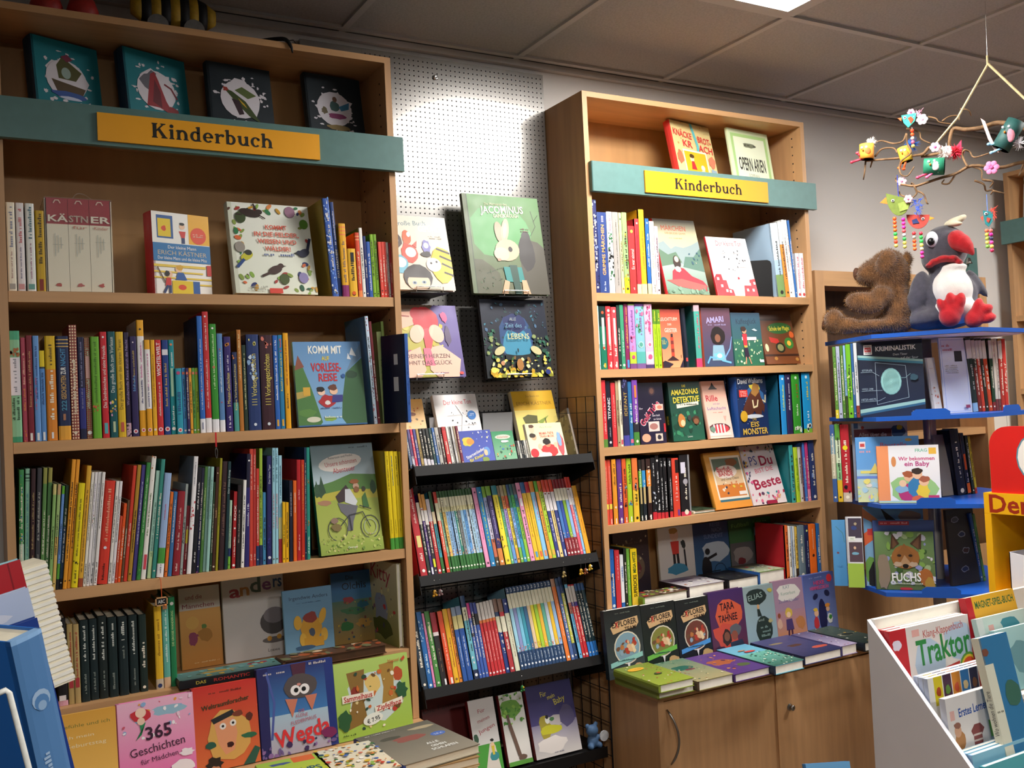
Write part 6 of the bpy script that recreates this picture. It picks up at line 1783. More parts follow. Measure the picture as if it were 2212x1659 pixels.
face((1402, 664), (1668, 660), (1348, 196), YS + .006, RS[1], .012, '2c5a5c', [('g', 0, .5, '2a6a4c', '2f6a58'), ('g', .5, 1, '2f5f64', '2a4e68'), ('t', 'Kaffeeglück', .5, .84, .7, '16283c', .14, False, .03), ('s', 34, .04, .04, .96, .48, .03, .05, ['d0e0b0', 'b0d09a', 'e8ecc8', '4a8a5a']), ('r', .3, .48, .8, .54, 'd8d8d8'), ('e', .4, .66, .08, .08, 'c89070'), ('b', .38, .69, .1, .08, '3a2018', 3), ('p', [(.32, .6), (.48, .6), (.46, .38), (.34, .38)], 'c8303c'), ('p', [(.34, .38), (.46, .38), (.44, .34), (.36, .34)], 'e0b040'), ('p', [(.34, .34), (.47, .34), (.5, .16), (.34, .16)], '2a1c34'), ('l', [(.38, .16), (.36, .04)], .035, 'c89070'), ('l', [(.48, .16), (.54, .04)], .035, 'c89070'), ('p', [(.66, .68), (.76, .7), (.86, .66), (.78, .65)], 'b8ccd0'), ('r', .84, .06, .98, .11, 'e0e0f0')],
     'teal cover with a girl in red among white flowers, second row', **Z)
face((1692, 666), (2000, 656), (1580, 182), YS + .008, RS[1], .022, '6a3a20', [('g', 0, 1, '7a4424', '4a2a18'), ('r', 0, .8, 1, .84, '3a2014'), ('r', 0, .14, 1, .18, '3a2014'), ('e', .58, .66, .36, .13, '2c5a2c', .04), ('t', 'Schule der Magie', .58, .66, .6, 'e0c83a', .1, False, .03), ('p', [(.22, .5), (.48, .46), (.5, .36), (.24, .4)], 'b83028'), ('e', .5, .3, .14, .12, '24281c'), ('e', .5, .3, .09, .08, '8a8a5a'), ('e', .78, .38, .13, .13, '3a7a34'), ('e', .78, .38, .06, .06, 'e8b040'), ('b', .9, .54, .08, .08, 'c85a28', 4), ('e', .1, .3, .05, .09, 'd8d4a8'), ('e', .3, .1, .05, .04, 'b07a3a'), ('e', .92, .08, .05, .04, 'b07a3a')],
     'brown suitcase-like cover with a green title plate, second row', spine='4a2818', **Z)
Z = dict(org=(1280, 780), sc=4.337)
face((457, 786), (697, 770), (437, 208), YS + .006, RS[2], .012, '1c1830', [('g', 0, 1, '201a38', '1a1628'), ('e', .56, .86, .13, .14, '3a2a34'), ('e', .56, .86, .08, .09, '6a4a40'), ('t', 'Golf-Tube', .42, .5, 1.0, 'f0e4e8', .23, True, .78), ('t', 'Golf-Tube', .42, .5, .98, 'c02c4c', .19, True, .78), ('t', 'Der', .1, .58, .14, 'e8e0e8', .05), ('t', 'Sam läuft', .66, .46, .3, 'e8e0e8', .06), ('t', 'zur Schule', .7, .4, .3, 'e8e0e8', .06), ('r', .66, .54, .96, .64, 'f0c0b0'), ('e', .82, .59, .1, .06, 'd8806a'), ('r', .34, .2, .76, .36, 'e8d0c8'), ('e', .54, .28, .16, .1, 'b07870'), ('e', .22, .1, .17, .13, 'e8a888'), ('r', .58, .04, .86, .16, 'd8c8b8'), ('b', .72, .1, .09, .08, '2a2838', 4), ('r', .93, .18, 1, .32, 'c82c38')],
     'dark cover with slanted red lettering and cartoon bubbles, third row', lean=3, spine='120e1c', **Z)
face((762, 744), (1058, 732), (700, 208), YS + .004, RS[2], .03, '1f5a44', [('g', 0, 1, '1c5a44', '17302a'), ('s', 26, 0, .1, 1, .5, .04, .12, ['2c7a58', '1c4a38', '3a8a60', '164030']), ('t', 'DIE', .48, .93, .12, 'c8b83a', .06, True), ('t', 'AMAZONAS', .5, .83, .86, 'd0bc3a', .13, True, .03), ('t', 'DETEKTIVE', .52, .7, .84, 'd8c440', .14, True, .03), ('p', [(.2, .55), (.9, .6), (.9, .66), (.2, .62)], 'dcdcc8'), ('x', .54, .6, .6, 1, .04, '3a3a2c'), ('b', .3, .34, .13, .18, 'c07a3a', 4, .2), ('e', .34, .3, .07, .08, 'ecc89a'), ('b', .76, .34, .13, .14, '4a2e20', 5), ('e', .76, .32, .08, .07, '8a5a3a'), ('b', .56, .38, .07, .08, '3c3c38', 6), ('t', 'Loewe', .52, .07, .16, 'c8d8c8', .05)],
     'jungle green cover with yellow lettering, third row', spine='102a24', sops=[('t', 'DETEKTIVE', .5, .36, 1.0, 'c8b83a', .3, True, 1.57)], **Z)
face((1108, 712), (1326, 706), (1004, 200), YS + .006, RS[2], .016, 'e4b4a0', [('g', 0, 1, 'ecd0c4', 'd89a80'), ('p', [(.28, .86), (.62, .86), (.52, .92), (.46, .98), (.4, .92)], '2a2420'), ('r', .28, .85, .64, .87, '2a2420'), ('t', 'Rille', .34, .7, .52, 'b82c38', .2, True), ('t', 'und der', .5, .6, .3, '5a5a9a', .06), ('t', 'Luftschacht', .48, .52, .8, '4a4a9a', .1), ('x', .5, .44, .4, 1, .04, 'c87a70'), ('p', [(.7, .38), (.84, .38), (.76, .28)], 'd8a090'), ('b', .46, .17, .46, .18, '5a2a30', 3, .1), ('b', .46, .16, .4, .15, 'c83a44', 4, .1)] + [('r', .2 + .14 * i, .06, .26 + .14 * i, .24, 'f0e4dc') for i in range(4)] + [('r', 0, .04, .9, .09, 'e8d8d0'), ('b', .16, .16, .12, .12, '6a8a78', 5)],
     'pink cover with a striped red armchair, third row', lean=11, **Z)
sh = [('g', 0, 1, '1c3264', '16284c'), ('s', 30, 0, .2, 1, .9, .006, .018, ['d8e0f0', '8aa8d8']), ('b', .55, .62, .38, .3, '34649a', 4, .3), ('b', .6, .82, .22, .12, 'd8c84a', 5, .4), ('p', [(.16, .46), (.3, .62), (.44, .74), (.6, .84), (.74, .8), (.78, .66), (.9, .5), (.86, .38), (.8, .44), (.76, .34), (.62, .34), (.54, .42), (.4, .34), (.26, .36)], '5a3024'), ('p', [(.46, .72), (.56, .9), (.74, .86), (.74, .74), (.6, .66)], 'a8783c'), ('l', [(.5, .6), (.52, .48), (.64, .5), (.68, .6)], .04, 'ecdcb0'), ('l', [(.84, .6), (.92, .56), (.94, .68)], .03, 'ecdcb0'), ('b', .5, .33, .4, .05, 'd8e0ec', 6), ('t', 'David Walliams', .46, .93, .86, 'f0f0f4', .11, False, .02), ('r', .06, .66, .34, .78, 'd83c34'), ('x', .2, .74, .2, 3, .025, 'f4d0c8'), ('e', .16, .34, .12, .12, 'd8a82c'), ('t', 'DAS', .5, .285, .14, 'd8b44a', .06), ('t', 'EIS', .5, .2, .3, 'd8b44a', .11, True), ('t', 'MONSTER', .5, .085, .84, 'e0bc50', .13, True)]
face((1385, 708), (1660, 690), (1372, 154), YS + .002, RS[2], .034, '1b3262', sh, 'dark blue cover with a woolly mammoth and gold lettering, third row', yaw=8, lean=2, spine='1c4a90', **Z)
Z = dict(org=(1280, 940), sc=4.254)
cover_book((bx_at(1499, RS[3], 2.645), 2.645, RS[3] + .0005), (0, 0, 0), .1, .14, .012, '3a4a34', [('s', 20, 0, 0, 1, 1, .05, .12, ['2c3a2a', '6a7a5a', '1c241c'])], 'dark green book lying flat between the black spines and the orange cover', spine='e8e4d4', pages='pagew', flat=True)
face((1142, 682), (1476, 652), (1010, 182), YS + .01, RS[3], .018, 'e0963a', [('g', 0, 1, 'e2943a', 'daa24e'), ('r', .16, .12, .98, .9, '3a6a78'), ('r', .14, .16, .96, .92, 'e8dcc8'), ('g', .2, .2, 'ffffff', 'ffffff'), ('r', .18, .2, .92, .88, 'd8b890'), ('r', .18, .66, .92, .88, '6a7a68'), ('b', .7, .8, .18, .1, '8a5a3a', 3), ('r', .18, .2, .92, .42, 'd07a34'), ('e', .5, .64, .3, .14, 'ecdcd0', .05), ('t', 'Barfuß-', .46, .69, .42, 'c03a3c', .1, True), ('t', 'BANDE', .48, .61, .4, 'c03a3c', .1, True), ('t', 'und Oma Chaos', .56, .52, .5, '3a3430', .06, False, .04), ('s', 14, .25, .26, .85, .46, .02, .05, ['3a3a4a', 'd8c04a', 'c87a50', 'e8d8c0']), ('r', .72, .22, .92, .28, 'e8e0d8')],
     'orange cover framing a beach scene, fourth row of the cabinet bookcase', spine='cf8a30', **Z)
face((1482, 642), (1790, 612), (1340, 118), YS + .012, RS[3], .016, 'd8cccc', [('g', 0, 1, 'dcd0d0', 'd0c8cc'), ('t', 'PS', .3, .74, .24, '3a4a90', .2, False, .1), ('t', 'Du', .68, .74, .42, '9c2444', .22, True, .06), ('t', 'BIST DIE', .56, .58, .56, 'd0405c', .1, False, .1), ('t', 'Beste', .56, .37, .84, '9c2440', .22, True, .12), ('s', 26, 0, .02, 1, .2, .02, .06, ['9c2440', 'd86a8a', '3a8a90', 'e8e0d8', '5a3a5a', 'd8a070']), ('s', 24, 0, .86, 1, 1, .02, .05, ['c84a6a', '3a4a3a', '8a6a9a', 'd8c0a0', '2a4a5a']), ('s', 16, 0, .2, .12, .86, .02, .05, ['d05a8a', '3a3a5a', 'c8a040']), ('r', .4, 0, .7, .06, '9c2440'), ('t', 'PS', 2, 2, .01, 'ffffff')],
     'white cover with big hand-lettered crimson words, fourth row', spine='b0a4b4', **Z)
Z = dict(org=(1290, 1100), sc=3.626)
BY = 2.80
face((150, 585), (425, 575), (128, 180), BY + .025, RS[4], .014, '2e2630', [('g', 0, 1, '2a2432', '38262a'), ('e', .6, .4, .26, .3, '6a5a48'), ('b', .6, .38, .18, .2, '6a2a34', 3), ('s', 24, .05, .1, .95, .9, .015, .04, ['b8a890', '4a3a44', '8a7a68']), ('x', .5, .78, .5, 1, .04, '5a4a44')], 'dark ornate cover behind the yellow joke book, bottom row', lean=1.5, **Z)
face((508, 535), (782, 505), (492, 155), BY, RS[4], .012, 'c8c4be', [('g', 0, 1, 'ccc8c4', 'c4bfba'), ('e', .46, .86, .12, .15, 'd8b09a'), ('b', .44, .93, .14, .08, 'a87a3a', 3), ('p', [(.34, .76), (.58, .76), (.56, .54), (.38, .54)], 'c0342c'), ('l', [(.42, .54), (.42, .4)], .07, '1c1a1e'), ('l', [(.52, .54), (.53, .4)], .07, '1c1a1e'), ('b', .7, .7, .08, .14, '2a2c2c', 5, .4), ('l', [(.72, .6), (.74, .3)], .05, '24242a'), ('b', .5, .3, .38, .14, '3a80a0', 6, .35), ('t', 'LÜTT MATTEN', .54, .09, .64, 'b83a44', .075)], 'white cover with a boy and a bird on a jetty, bottom row', lean=3, **Z)
face((782, 500), (1062, 470), (766, 125), BY, RS[4], .012, '1c2e58', [('g', 0, 1, '3a6a94', '18254c'), ('b', .6, .5, .42, .26, 'a8b4c0', 3, .25), ('t', 'REISE', .62, .96, .3, '5a6a90', .08), ('t', 'NACH', .66, .87, .28, '6a7aa0', .09), ('t', 'SUNDEVIT', .56, .77, .54, '6a7aa0', .09), ('b', .3, .24, .16, .26, '15171c', 4), ('e', .36, .52, .07, .07, '17191e'), ('l', [(.36, .4), (.6, .46)], .06, '15171c')] + [('l', [(.68 + .16 * math.cos(a * .6), .18 + .12 * math.sin(a * .6)) for a in range(11)], .012, '14161a')] + [('l', [(.4, .18), (.68, .18)], .02, '14161a')], 'night blue cover with a silhouetted cyclist, bottom row', lean=3, **Z)
face((1065, 465), (1255, 440), (1046, 92), BY - .004, RS[4], .012, '2a4a34', [('g', .6, 1, '2f5a34', '264a2c'), ('g', 0, .6, '6a6a6c', '4a4a4c'), ('b', .5, .38, .44, .3, '85807e', 3), ('t', 'Fußball', .46, .9, .74, '6a9a50', .12, False, .04), ('b', .4, .28, .2, .12, '6a2a30', 4, .4)], 'dark green football cover, bottom row of the cabinet bookcase', lean=3, **Z)
P = aty(1290 + 1240 / 3.626, 1100 + 400 / 3.626, BY)
cover_book((P.x, BY + .045, RS[4] + .0005), (0, 0, math.radians(-6)), .12, .21, .012, '5a8a3c', [('g', 0, .84, '9ab8d8', 'b4cce4'), ('r', 0, .84, 1, 1, '4a8a34'), ('r', .34, 0, 1, .68, 'a8242a'), ('b', .8, .86, .1, .06, '3a4a20', 4), ('x', .5, .92, .6, 1, .04, 'a8c890')], 'green-topped cover with a red panel beside the white page edges, bottom row')
z = RS[4]
flatbook((480, 720), (752, 640), (335, 650), z + .03, .029, '5a5a34', [('g', 0, 1, '6a4a3a', '4a4a34'), ('s', 44, 0, 0, 1, 1, .03, .08, ['b03a34', '8aa03a', 'd8c8a0', '4a6a94', '3a2a24', 'e8e0d0'])], 'patchwork cover lying flat beside the yellow joke book', spine='6a8a2c', pages='pagew', par=True, ymin=2.626, ymax=2.785, chain='shelf', **Z)
flatbook((752, 628), (1052, 570), (435, 552), z + .04, .039, '8a7a88', [('g', 0, 1, 'ccc8c8', '7a6a80'), ('b', .4, .74, .4, .1, '5a3a5a', 3, .3), ('s', 24, .1, 0, 1, .6, .03, .08, ['d8d8d0', 'b07a5a', '4a4a4a', '8a6a70', 'e8e4d8'])], 'white and violet cover lying flat, second in the bottom row', spine='2c2028', pages='pagew', par=True, ymin=2.626, ymax=2.785, chain='shelf', **Z)
flatbook((1054, 562), (1292, 520), (790, 488), z + .04, .039, '1e1e22', [('s', 30, 0, 0, 1, 1, .03, .08, ['2a2a30', '3a4030', '14141a', '4a4a44'])], 'black cover lying flat under the cyclist cover', spine='16161c', pages='pagew', par=True, ymin=2.626, ymax=2.785, chain='shelf', **Z)
flatbook((1295, 500), (1488, 462), (1080, 440), z + .05, .049, '6a9a3a', [('g', 0, 1, 'b8c4a0', '3a3a34'), ('s', 26, 0, 0, 1, .7, .04, .09, ['d8dcd0', '8ab04a', '5a6a8a', 'c84a4a', 'e0e4d8'])], 'green and white cover lying flat beside the red panel', spine='2c5a9a', pages='pagew', par=True, ymin=2.626, ymax=2.785, chain='shelf', **Z)

# front row on the cabinet
Z = dict(org=(1290, 1220), sc=3.626)
EY = 2.578


def exp(bg, mid, rib):
	return [('g', 0, 1, bg, '1a1e1e'), ('x', .5, .93, .4, 1, .025, '6a746a'), ('p', [(.14, .74), (.3, .82), (.6, .84), (.9, .86), (.92, .76), (.84, .7), (.5, .68), (.2, .64)], 'c8a478'), ('t', 'EXPLORER', .52, .785, .68, '1c1614', .12, True, .05), ('t', 'X', .32, .77, .08, 'b82c28', .14, True, .05), ('t', 'TEAM', .68, .7, .32, '2a201a', .08, True, .05), ('e', .55, .42, .36, .36, 'd0c8b4'), ('e', .55, .42, .33, .33, mid), ('s', 20, .3, .28, .8, .54, .04, .1, ['b0703c', 'd8b088', '6a4a34', '8aa0b0', 'a83a2c', 'e0c8a0']), ('p', [(.06, .16), (.95, .26), (.95, .33), (.06, .23)], rib), ('x', .5, .235, .5, 1, .035, '2a4a4a'), ('b', .8, .1, .2, .12, 'b89a6a', 4, .4), ('p', [(.5, .2), (.54, .08), (.58, .2)], 'd8d8d8')]


face((100, 882), (385, 850), (86, 372), EY, DECK, .02, '26302f', exp('3a4446', '7a98a8', '8ac0b8'), 'explorer paperback with a pale teal ribbon, front row on the cabinet', lean=5, soft=True, pages='pagew', spine='223038', **Z)
face((388, 845), (652, 815), (375, 328), EY, DECK, .02, '14201c', exp('14241c', '7a7a3a', '6ab04a'), 'explorer paperback with a green ribbon, front row on the cabinet', lean=5, soft=True, pages='pagew', **Z)
face((656, 812), (914, 780), (648, 290), EY, DECK, .02, '12161c', exp('141a24', '6a3a30', '4a90d0'), 'explorer paperback with a blue ribbon, front row on the cabinet', lean=5, soft=True, pages='pagew', **Z)
face((918, 775), (1190, 745), (898, 228), EY, DECK, .022, '4c2c58', [('g', 0, 1, '5a2a3c', '40285c'), ('b', .5, .62, .46, .34, 'c8563a', 4, .3), ('b', .4, .3, .4, .4, 'c0483a', 5, .4), ('t', 'TARA', .5, .75, .4, '241420', .16, True, .03), ('t', '&', .5, .66, .08, '241420', .07), ('t', 'TAHNEE', .5, .57, .54, '241420', .15, True, .03), ('b', .42, .26, .16, .2, '33201e', 6, .3), ('e', .42, .28, .08, .1, '7a4a3a'), ('b', .68, .36, .18, .14, '5a5a60', 7, .2), ('e', .64, .28, .09, .1, '8a4a3a'), ('p', [(.5, .18), (.84, .2), (.96, 0), (.5, 0)], '26324a'), ('b', .2, .06, .2, .14, '3a2440', 8)], 'violet and orange cover with two profile heads, front row on the cabinet', lean=5, spine='38204a', **Z)
face((1192, 742), (1425, 715), (1168, 188), EY, DECK, .018, '8aa4ac', [('g', 0, 1, '94b0bc', '8a9c9c'), ('b', .42, .82, .36, .22, '22302e', 3, .15), ('t', 'ELIAS', .38, .83, .5, '9ab0a8', .13, False, .12), ('p', [(.4, .62), (.48, .62), (.54, .5), (.4, .5)], '22302e'), ('b', .56, .28, .3, .34, '24342f', 4, .15), ('t', 'und', .5, .44, .2, '9ab0a8', .06), ('x', .6, .3, .3, 3, .06, '7a948c'), ('e', .44, .66, .04, .06, 'c89a6a'), ('b', .88, .9, .1, .07, 'b8a848', 5, .4), ('b', .8, .4, .1, .06, 'b0a878', 6, .4)], 'pale blue-grey cover with a dark hourglass shape, front row on the cabinet', lean=5, **Z)
face((1427, 712), (1655, 690), (1406, 138), EY, DECK, .016, 'a88a98', [('g', 0, .5, 'c88a58', 'a88090'), ('g', .5, 1, 'a08498', '9a7a90'), ('b', .5, .78, .44, .26, 'd8d4cc', 3, .3), ('t', 'KAY', .44, .88, .24, '7a8a98', .09), ('t', 'Kunterbunt', .48, .78, .5, '7a9a8a', .08), ('t', 'Zauberkleider', .48, .66, .7, '6a6a90', .08), ('b', .42, .46, .14, .13, 'd0b04a', 4), ('e', .42, .43, .07, .07, 'e8c4a0'), ('p', [(.32, .36), (.52, .36), (.56, .18), (.3, .18)], '4a3a6a'), ('l', [(.38, .18), (.36, .06)], .06, '4a2a44'), ('l', [(.48, .18), (.48, .06)], .06, '4a2a44'), ('b', .8, .28, .18, .2, 'b87a4a', 5, .3), ('b', .1, .3, .1, .14, 'd0a890', 6), ('e', .1, .44, .05, .06, '8a4a34')], 'mauve cover with fairy children and cloud title, front row on the cabinet', lean=5, **Z)
face((1658, 688), (1896, 668), (1642, 92), EY, DECK, .02, '5a68a8', [('g', 0, 1, '7a8cc4', '48548c'), ('x', .4, .93, .4, 1, .03, '8a94c0'), ('t', 'HEXE', .5, .85, .36, 'c83a6a', .09, True), ('t', 'HIMMELGRÜN', .5, .77, .62, 'c84a7a', .08, True), ('e', .84, .9, .09, .09, 'd0343a'), ('b', .52, .3, .14, .4, '1c1f4c', 4, .1), ('e', .34, .63, .09, .06, '1c2044', .5), ('e', .72, .66, .09, .07, '1c2044', -.5), ('e', .32, .36, .07, .08, 'e0b090'), ('b', .3, .42, .08, .05, 'd8b03a', 5), ('b', .3, .2, .1, .16, 'c0343c', 6), ('e', .7, .4, .06, .06, 'e0b090'), ('b', .7, .46, .09, .05, 'd88a34', 7), ('b', .74, .24, .1, .13, 'e0e4e0', 8), ('b', .76, .26, .06, .06, '3a8a3a', 9)], 'blue-violet cover with a dark eggplant figure, front row on the cabinet', lean=4, **Z)
# lying on the cabinet
z = DECK
for k, (fl, fr, bl, lab) in enumerate((((472, 992), (768, 925), (158, 868), 'lower'), ((485, 945), (765, 882), (165, 812), 'upper'))):
	flatbook(fl, fr, bl, z + .024 + .026 * k, .024, '7a8a2a', [('g', 0, 1, '8a9a34', '70822a'), ('s', 40, 0, 0, 1, 1, .015, .04, ['a8b04a', '5a6a24', 'c87a60', 'e0e0c0', 'b84a4a']), ('e', .36, .78, .24, .12, 'd8a424', .1), ('x', .36, .77, .34, 1, .03, '9a6a14'), ('b', .56, .44, .12, .08, '3a4a2a', 4), ('b', .6, .46, .06, .05, 'b0402c', 5)], lab + ' olive green book with a yellow oval, stacked at the cabinet corner', spine='7f9030', pages='pagew', par=True, ymax=2.568, chain='cab%d' % (k if k == 0 else 9), **Z)
CHAIN['cab'] = CHAIN['cab0']
flatbook((775, 920), (1068, 850), (520, 762), z + .03, .029, '8a8458', [('g', 0, 1, '9a9068', '5a7a64'), ('b', .45, .6, .3, .22, '1f5a4c', 3, .3), ('b', .5, .5, .16, .06, '6a3438', 4), ('s', 40, 0, 0, 1, 1, .015, .045, ['d8d4b0', 'a87a54', '3a6a54', 'c8b888'])], 'green jungle-lagoon cover lying flat beside the olive pair', spine='4a3a2a', pages='pagew', par=True, ymax=2.568, chain='cab', **Z)
flatbook((1072, 862), (1338, 790), (775, 715), z + .026, .025, '4a3068', [('g', 0, 1, '4a3070', '5a3a7a'), ('b', .45, .55, .36, .26, '9a5434', 3, .35), ('b', .7, .3, .2, .12, '4a5a34', 4), ('s', 20, .1, .2, .9, .9, .03, .07, ['b86a3c', '3a2450', 'd08a50', '6a4a80'])], 'purple and orange cover lying flat in the cabinet row', spine='3c2458', pages='pagew', par=True, ymax=2.568, chain='cab', **Z)
flatbook((1342, 805), (1605, 735), (1005, 650), z + .03, .029, '5aa0b4', [('g', 0, .6, '2c5a4c', '6ab0a0'), ('g', .6, 1, '68b0c4', '6aaccc'), ('s', 70, .1, 0, 1, .6, .015, .05, ['2a6a4c', 'd8ecd8', '7ac0a0', '1f4a3c', 'e0e8d0']), ('b', .5, .66, .2, .08, 'c84a44', 3), ('b', .36, .74, .14, .05, 'b08a6a', 4)], 'turquoise cover with white blossoms lying flat in the cabinet row', spine='1f2c40', pages='pagew', par=True, ymax=2.568, chain='cab', **Z)
flatbook((1618, 720), (1872, 640), (1262, 580), z + .03, .029, '343868', [('g', 0, 1, '20264a', '50507c'), ('b', .5, .5, .2, .1, '4a3028', 3, .4), ('b', .8, .26, .24, .08, 'b8503c', 4), ('b', .3, .72, .2, .06, '8a7a5a', 5)], 'night blue cover lying flat in the cabinet row', spine='101a34', pages='pagew', par=True, ymax=2.568, chain='cab', **Z)
flatbook((1870, 650), (2028, 608), (1600, 530), z + .034, .033, '8a7aa0', [('g', 0, 1, 'a89cb8', '58547c'), ('s', 34, 0, 0, 1, 1, .03, .08, ['d0ccd8', 'b04a4a', '6a6490', 'e0d8dc', '8a6a84'])], 'lilac cover with red specks lying flat in the cabinet row', pages='pagew', spine='4a4470', par=True, ymax=2.568, chain='cab', **Z)
flatbook((2090, 615), (2260, 570), (1720, 485), z + .03, .029, '24322f', [('g', 0, 1, '1c2826', '4a5a52'), ('b', .5, .5, .36, .2, '7a7a6a', 3, .4), ('b', .52, .5, .28, .14, '26302c', 4, .3), ('s', 20, 0, 0, 1, 1, .02, .06, ['8a8a74', 'd0a840', '3a4a44', 'c8c8b8'])], 'dark cover with pale scrollwork lying flat next to the white display box', pages='pagew', spine='16202c', par=True, ymax=2.568, chain='cab', **Z)

# ================================================================ spinning rack and its books
SC = Vector((3.06, 2.33, 0))
SR, STH = .345, -.9
SZ = [1.702, 1.418, 1.121, .823]
SD = Vector((math.cos(STH), math.sin(STH), 0))
SN = Vector((-math.sin(STH), math.cos(STH), 0))


def atpl(u, v, O, N):
	d = ray(u, v)
	return EYE + d * ((O - EYE).dot(N) / d.dot(N))


t = empty('spinning_rack', SC, (0, 0, STH), 'spinning book rack with blue six-sided shelves on a grey pole', 'book rack')
hexp = [(SR * math.cos(math.pi / 3 * k), SR * math.sin(math.pi / 3 * k)) for k in range(6)]
for z in SZ:
	p = MB().prism(hexp, z - .014, z).build('shelf', 'blue', t)
	if z > 1.5:
		MB().prism([(x * .97, y * .97) for x, y in hexp], z - .0155, z - .0142).build('underside', 'white', p)
	for k in range(6):
		a = math.pi / 3 * (k + .5)
		m_, r_ = SR * .868, .05
		c, s_ = math.cos(a), math.sin(a)
		q = [(-.06, 0), (.06, 0), (.06, .012), (.045, .022), (-.045, .022), (-.06, .012)]
		if z < 1.6 and k in (4, 5):
			b = MB()
			vs = [((m_ - .004 + e) * c - x * s_, (m_ - .004 + e) * s_ + x * c, z + h_) for e in (0, .003) for x, h_ in q]
			b.add(vs, [tuple(range(6)), tuple(range(6, 12))] + [(i, (i + 1) % 6, 6 + (i + 1) % 6, 6 + i) for i in range(6)])
			b.build('stop', 'blue', p)
MB().lathe([(.022, .05), (.022, 1.69)], 20).build('pole', 'pole', t, True)
MB().lathe([(.21, 0), (.21, .02), (.06, .05), (.03, .07)], 24).build('foot', 'pole', t, True)


def sface(bl, br, tl, ly, k, th, col, sh, label, dyaw=0, lean=4, org=(0, 0), sc=1, dz=0, **kw):
	f = lambda p: (org[0] + p[0] / sc, org[1] + p[1] / sc)
	bl, br, tl = f(bl), f(br), f(tl)
	z = SZ[k] + dz
	yw = STH + math.radians(dyaw)
	P = SC + SN * ly
	P.z = z
	P = P + SD * along(P, SD, u=bl[0])
	D = Vector((math.cos(yw), math.sin(yw), 0))
	B = Vector((-math.sin(yw), math.cos(yw), 0))
	w = along(P, D, u=br[0])
	ln = math.radians(lean)
	h = along(P, B * math.sin(ln) + Vector((0, 0, math.cos(ln))), v=tl[1])
	P.z += th * math.sin(ln) + .0005
	return cover_book(P, (-ln, 0, yw), w, h, th, col, sh, label, **kw)


def srow(spec, ly, k, where, group, dyaw=0, org=(0, 0), sc=1, depth=.13, lean=0, lx=None):
	yw = STH + math.radians(dyaw)
	D = Vector((math.cos(yw), math.sin(yw), 0))
	z = SZ[k]
	P0 = SC + SN * ly
	P0.z = z
	L = [l.strip() for l in spec.strip().split('\n') if l.strip()]
	for i, l in enumerate(L):
		head, _, rest = l.partition(';')
		hd = head.split()
		u0, u1, vt = org[0] + float(hd[0]) / sc, org[0] + float(hd[1]) / sc, org[1] + float(hd[2]) / sc
		a = math.radians(float(hd[4]) if len(hd) > 4 else lean)
		if dyaw and i == 0:
			P0 = P0 + SD * along(P0, SD, u=u0)
		P = P0 + D * along(P0, D, u=u0)
		th = max(.003, along(P0, D, u=u1) - along(P0, D, u=u0) - .0004) * math.cos(a)
		h = along(P, Vector((0, 0, 1)) * math.cos(a) + D * math.sin(a), v=vt)
		P.z += (th * math.sin(a) if a > 0 else 0) + .0005
		spine_book(P, (0, a, yw), th, h, depth, hd[3], parse(rest), f'{cname(hd[3])} book, {ordn(i + 1)} spine {where}', group, i * 17 + k)


Z = dict(org=(1740, 690), sc=4.686)
srow('''
310 342 280 5a8a3a;m|2a4a2a/9ac04a|14|.1|.9;b|0|.12|d8c83a
345 382 275 a8b0c8;m|6a7aa0/d8dce8|14|.2|.9
385 415 268 4a7a2c;m|2a4a2c/8ab850|14|.1|.9
418 440 266 8ab4dc;b|0|.3|3a4a2c;m|c8e0f0|6|.5|.9
443 492 255 6cb428;m|e0e8a0/3a8a28|16|.1|.8
494 520 245 2f5c94
523 556 240 cfd4d8;b|0|.16|8a3a30
''', -.23, 1, 'beside the fingerprint cover on the blue rack', 'spines beside the fingerprint cover', **Z)
fp = [('g', 0, 1, '16223c', '10182c'), ('p', [(0, .82), (1, .72), (1, .67), (0, .77)], '3a7a90'), ('p', [(0, .83), (1, .73), (1, .7), (0, .8)], '8fb8b4'), ('p', [(0, .02), (1, .14), (1, .2), (0, .1)], '2a5a7a'), ('p', [(0, .05), (1, .17), (1, .21), (0, .1)], '8fb8b4'), ('r', .1, .83, .23, .96, 'e8e4e4'), ('r', .115, .865, .215, .925, 'c83434'), ('t', 'WAS', .165, .94, .1, '1a1a1a', .022, True), ('t', 'IST', .165, .895, .08, 'f0e8e8', .03, True), ('t', 'WAS', .165, .85, .1, '1a1a1a', .022, True), ('t', 'KRIMINALISTIK', .59, .9, .62, 'f0f0f0', .075, True), ('t', 'Dem Täter', .66, .815, .22, 'd0d8dc', .035), ('t', 'auf der Spur', .8, .765, .27, 'd0d8dc', .035), ('l', [(.27, .72), (.27, .16), (.76, .24), (.73, .66), (.27, .72)], .006, '9ab0c0'), ('e', .5, .46, .16, .22, '7ab0b4'), ('e', .5, .46, .145, .2, '9accc8')]
for i in range(9):
	fp.append(('l', [(.5 + (.015 + .014 * i) * math.cos(a * .45), .46 + (.02 + .0165 * i) * math.sin(a * .45)) for a in range(15)], .005, '5a9498'))
fp += [('t', '07739.696', .14, .62, .16, '9ab0c0', .03), ('l', [(.04, .595), (.22, .595), (.32, .54)], .005, '9ab0c0'), ('t', '10321.298', .13, .37, .18, '9ab0c0', .03), ('l', [(.04, .345), (.36, .345)], .005, '9ab0c0'), ('t', '10729.49575', .14, .23, .24, '9ab0c0', .035), ('l', [(.02, .2), (.3, .21), (.4, .25)], .005, '9ab0c0'), ('l', [(.66, .5), (.72, .5), (.8, .55)], .005, '8ab0b8'), ('b', .84, .5, .08, .06, '2a4a5a', 4, .5), ('t', 'TESSLOFF', .88, .05, .16, 'c8d0d8', .025)]
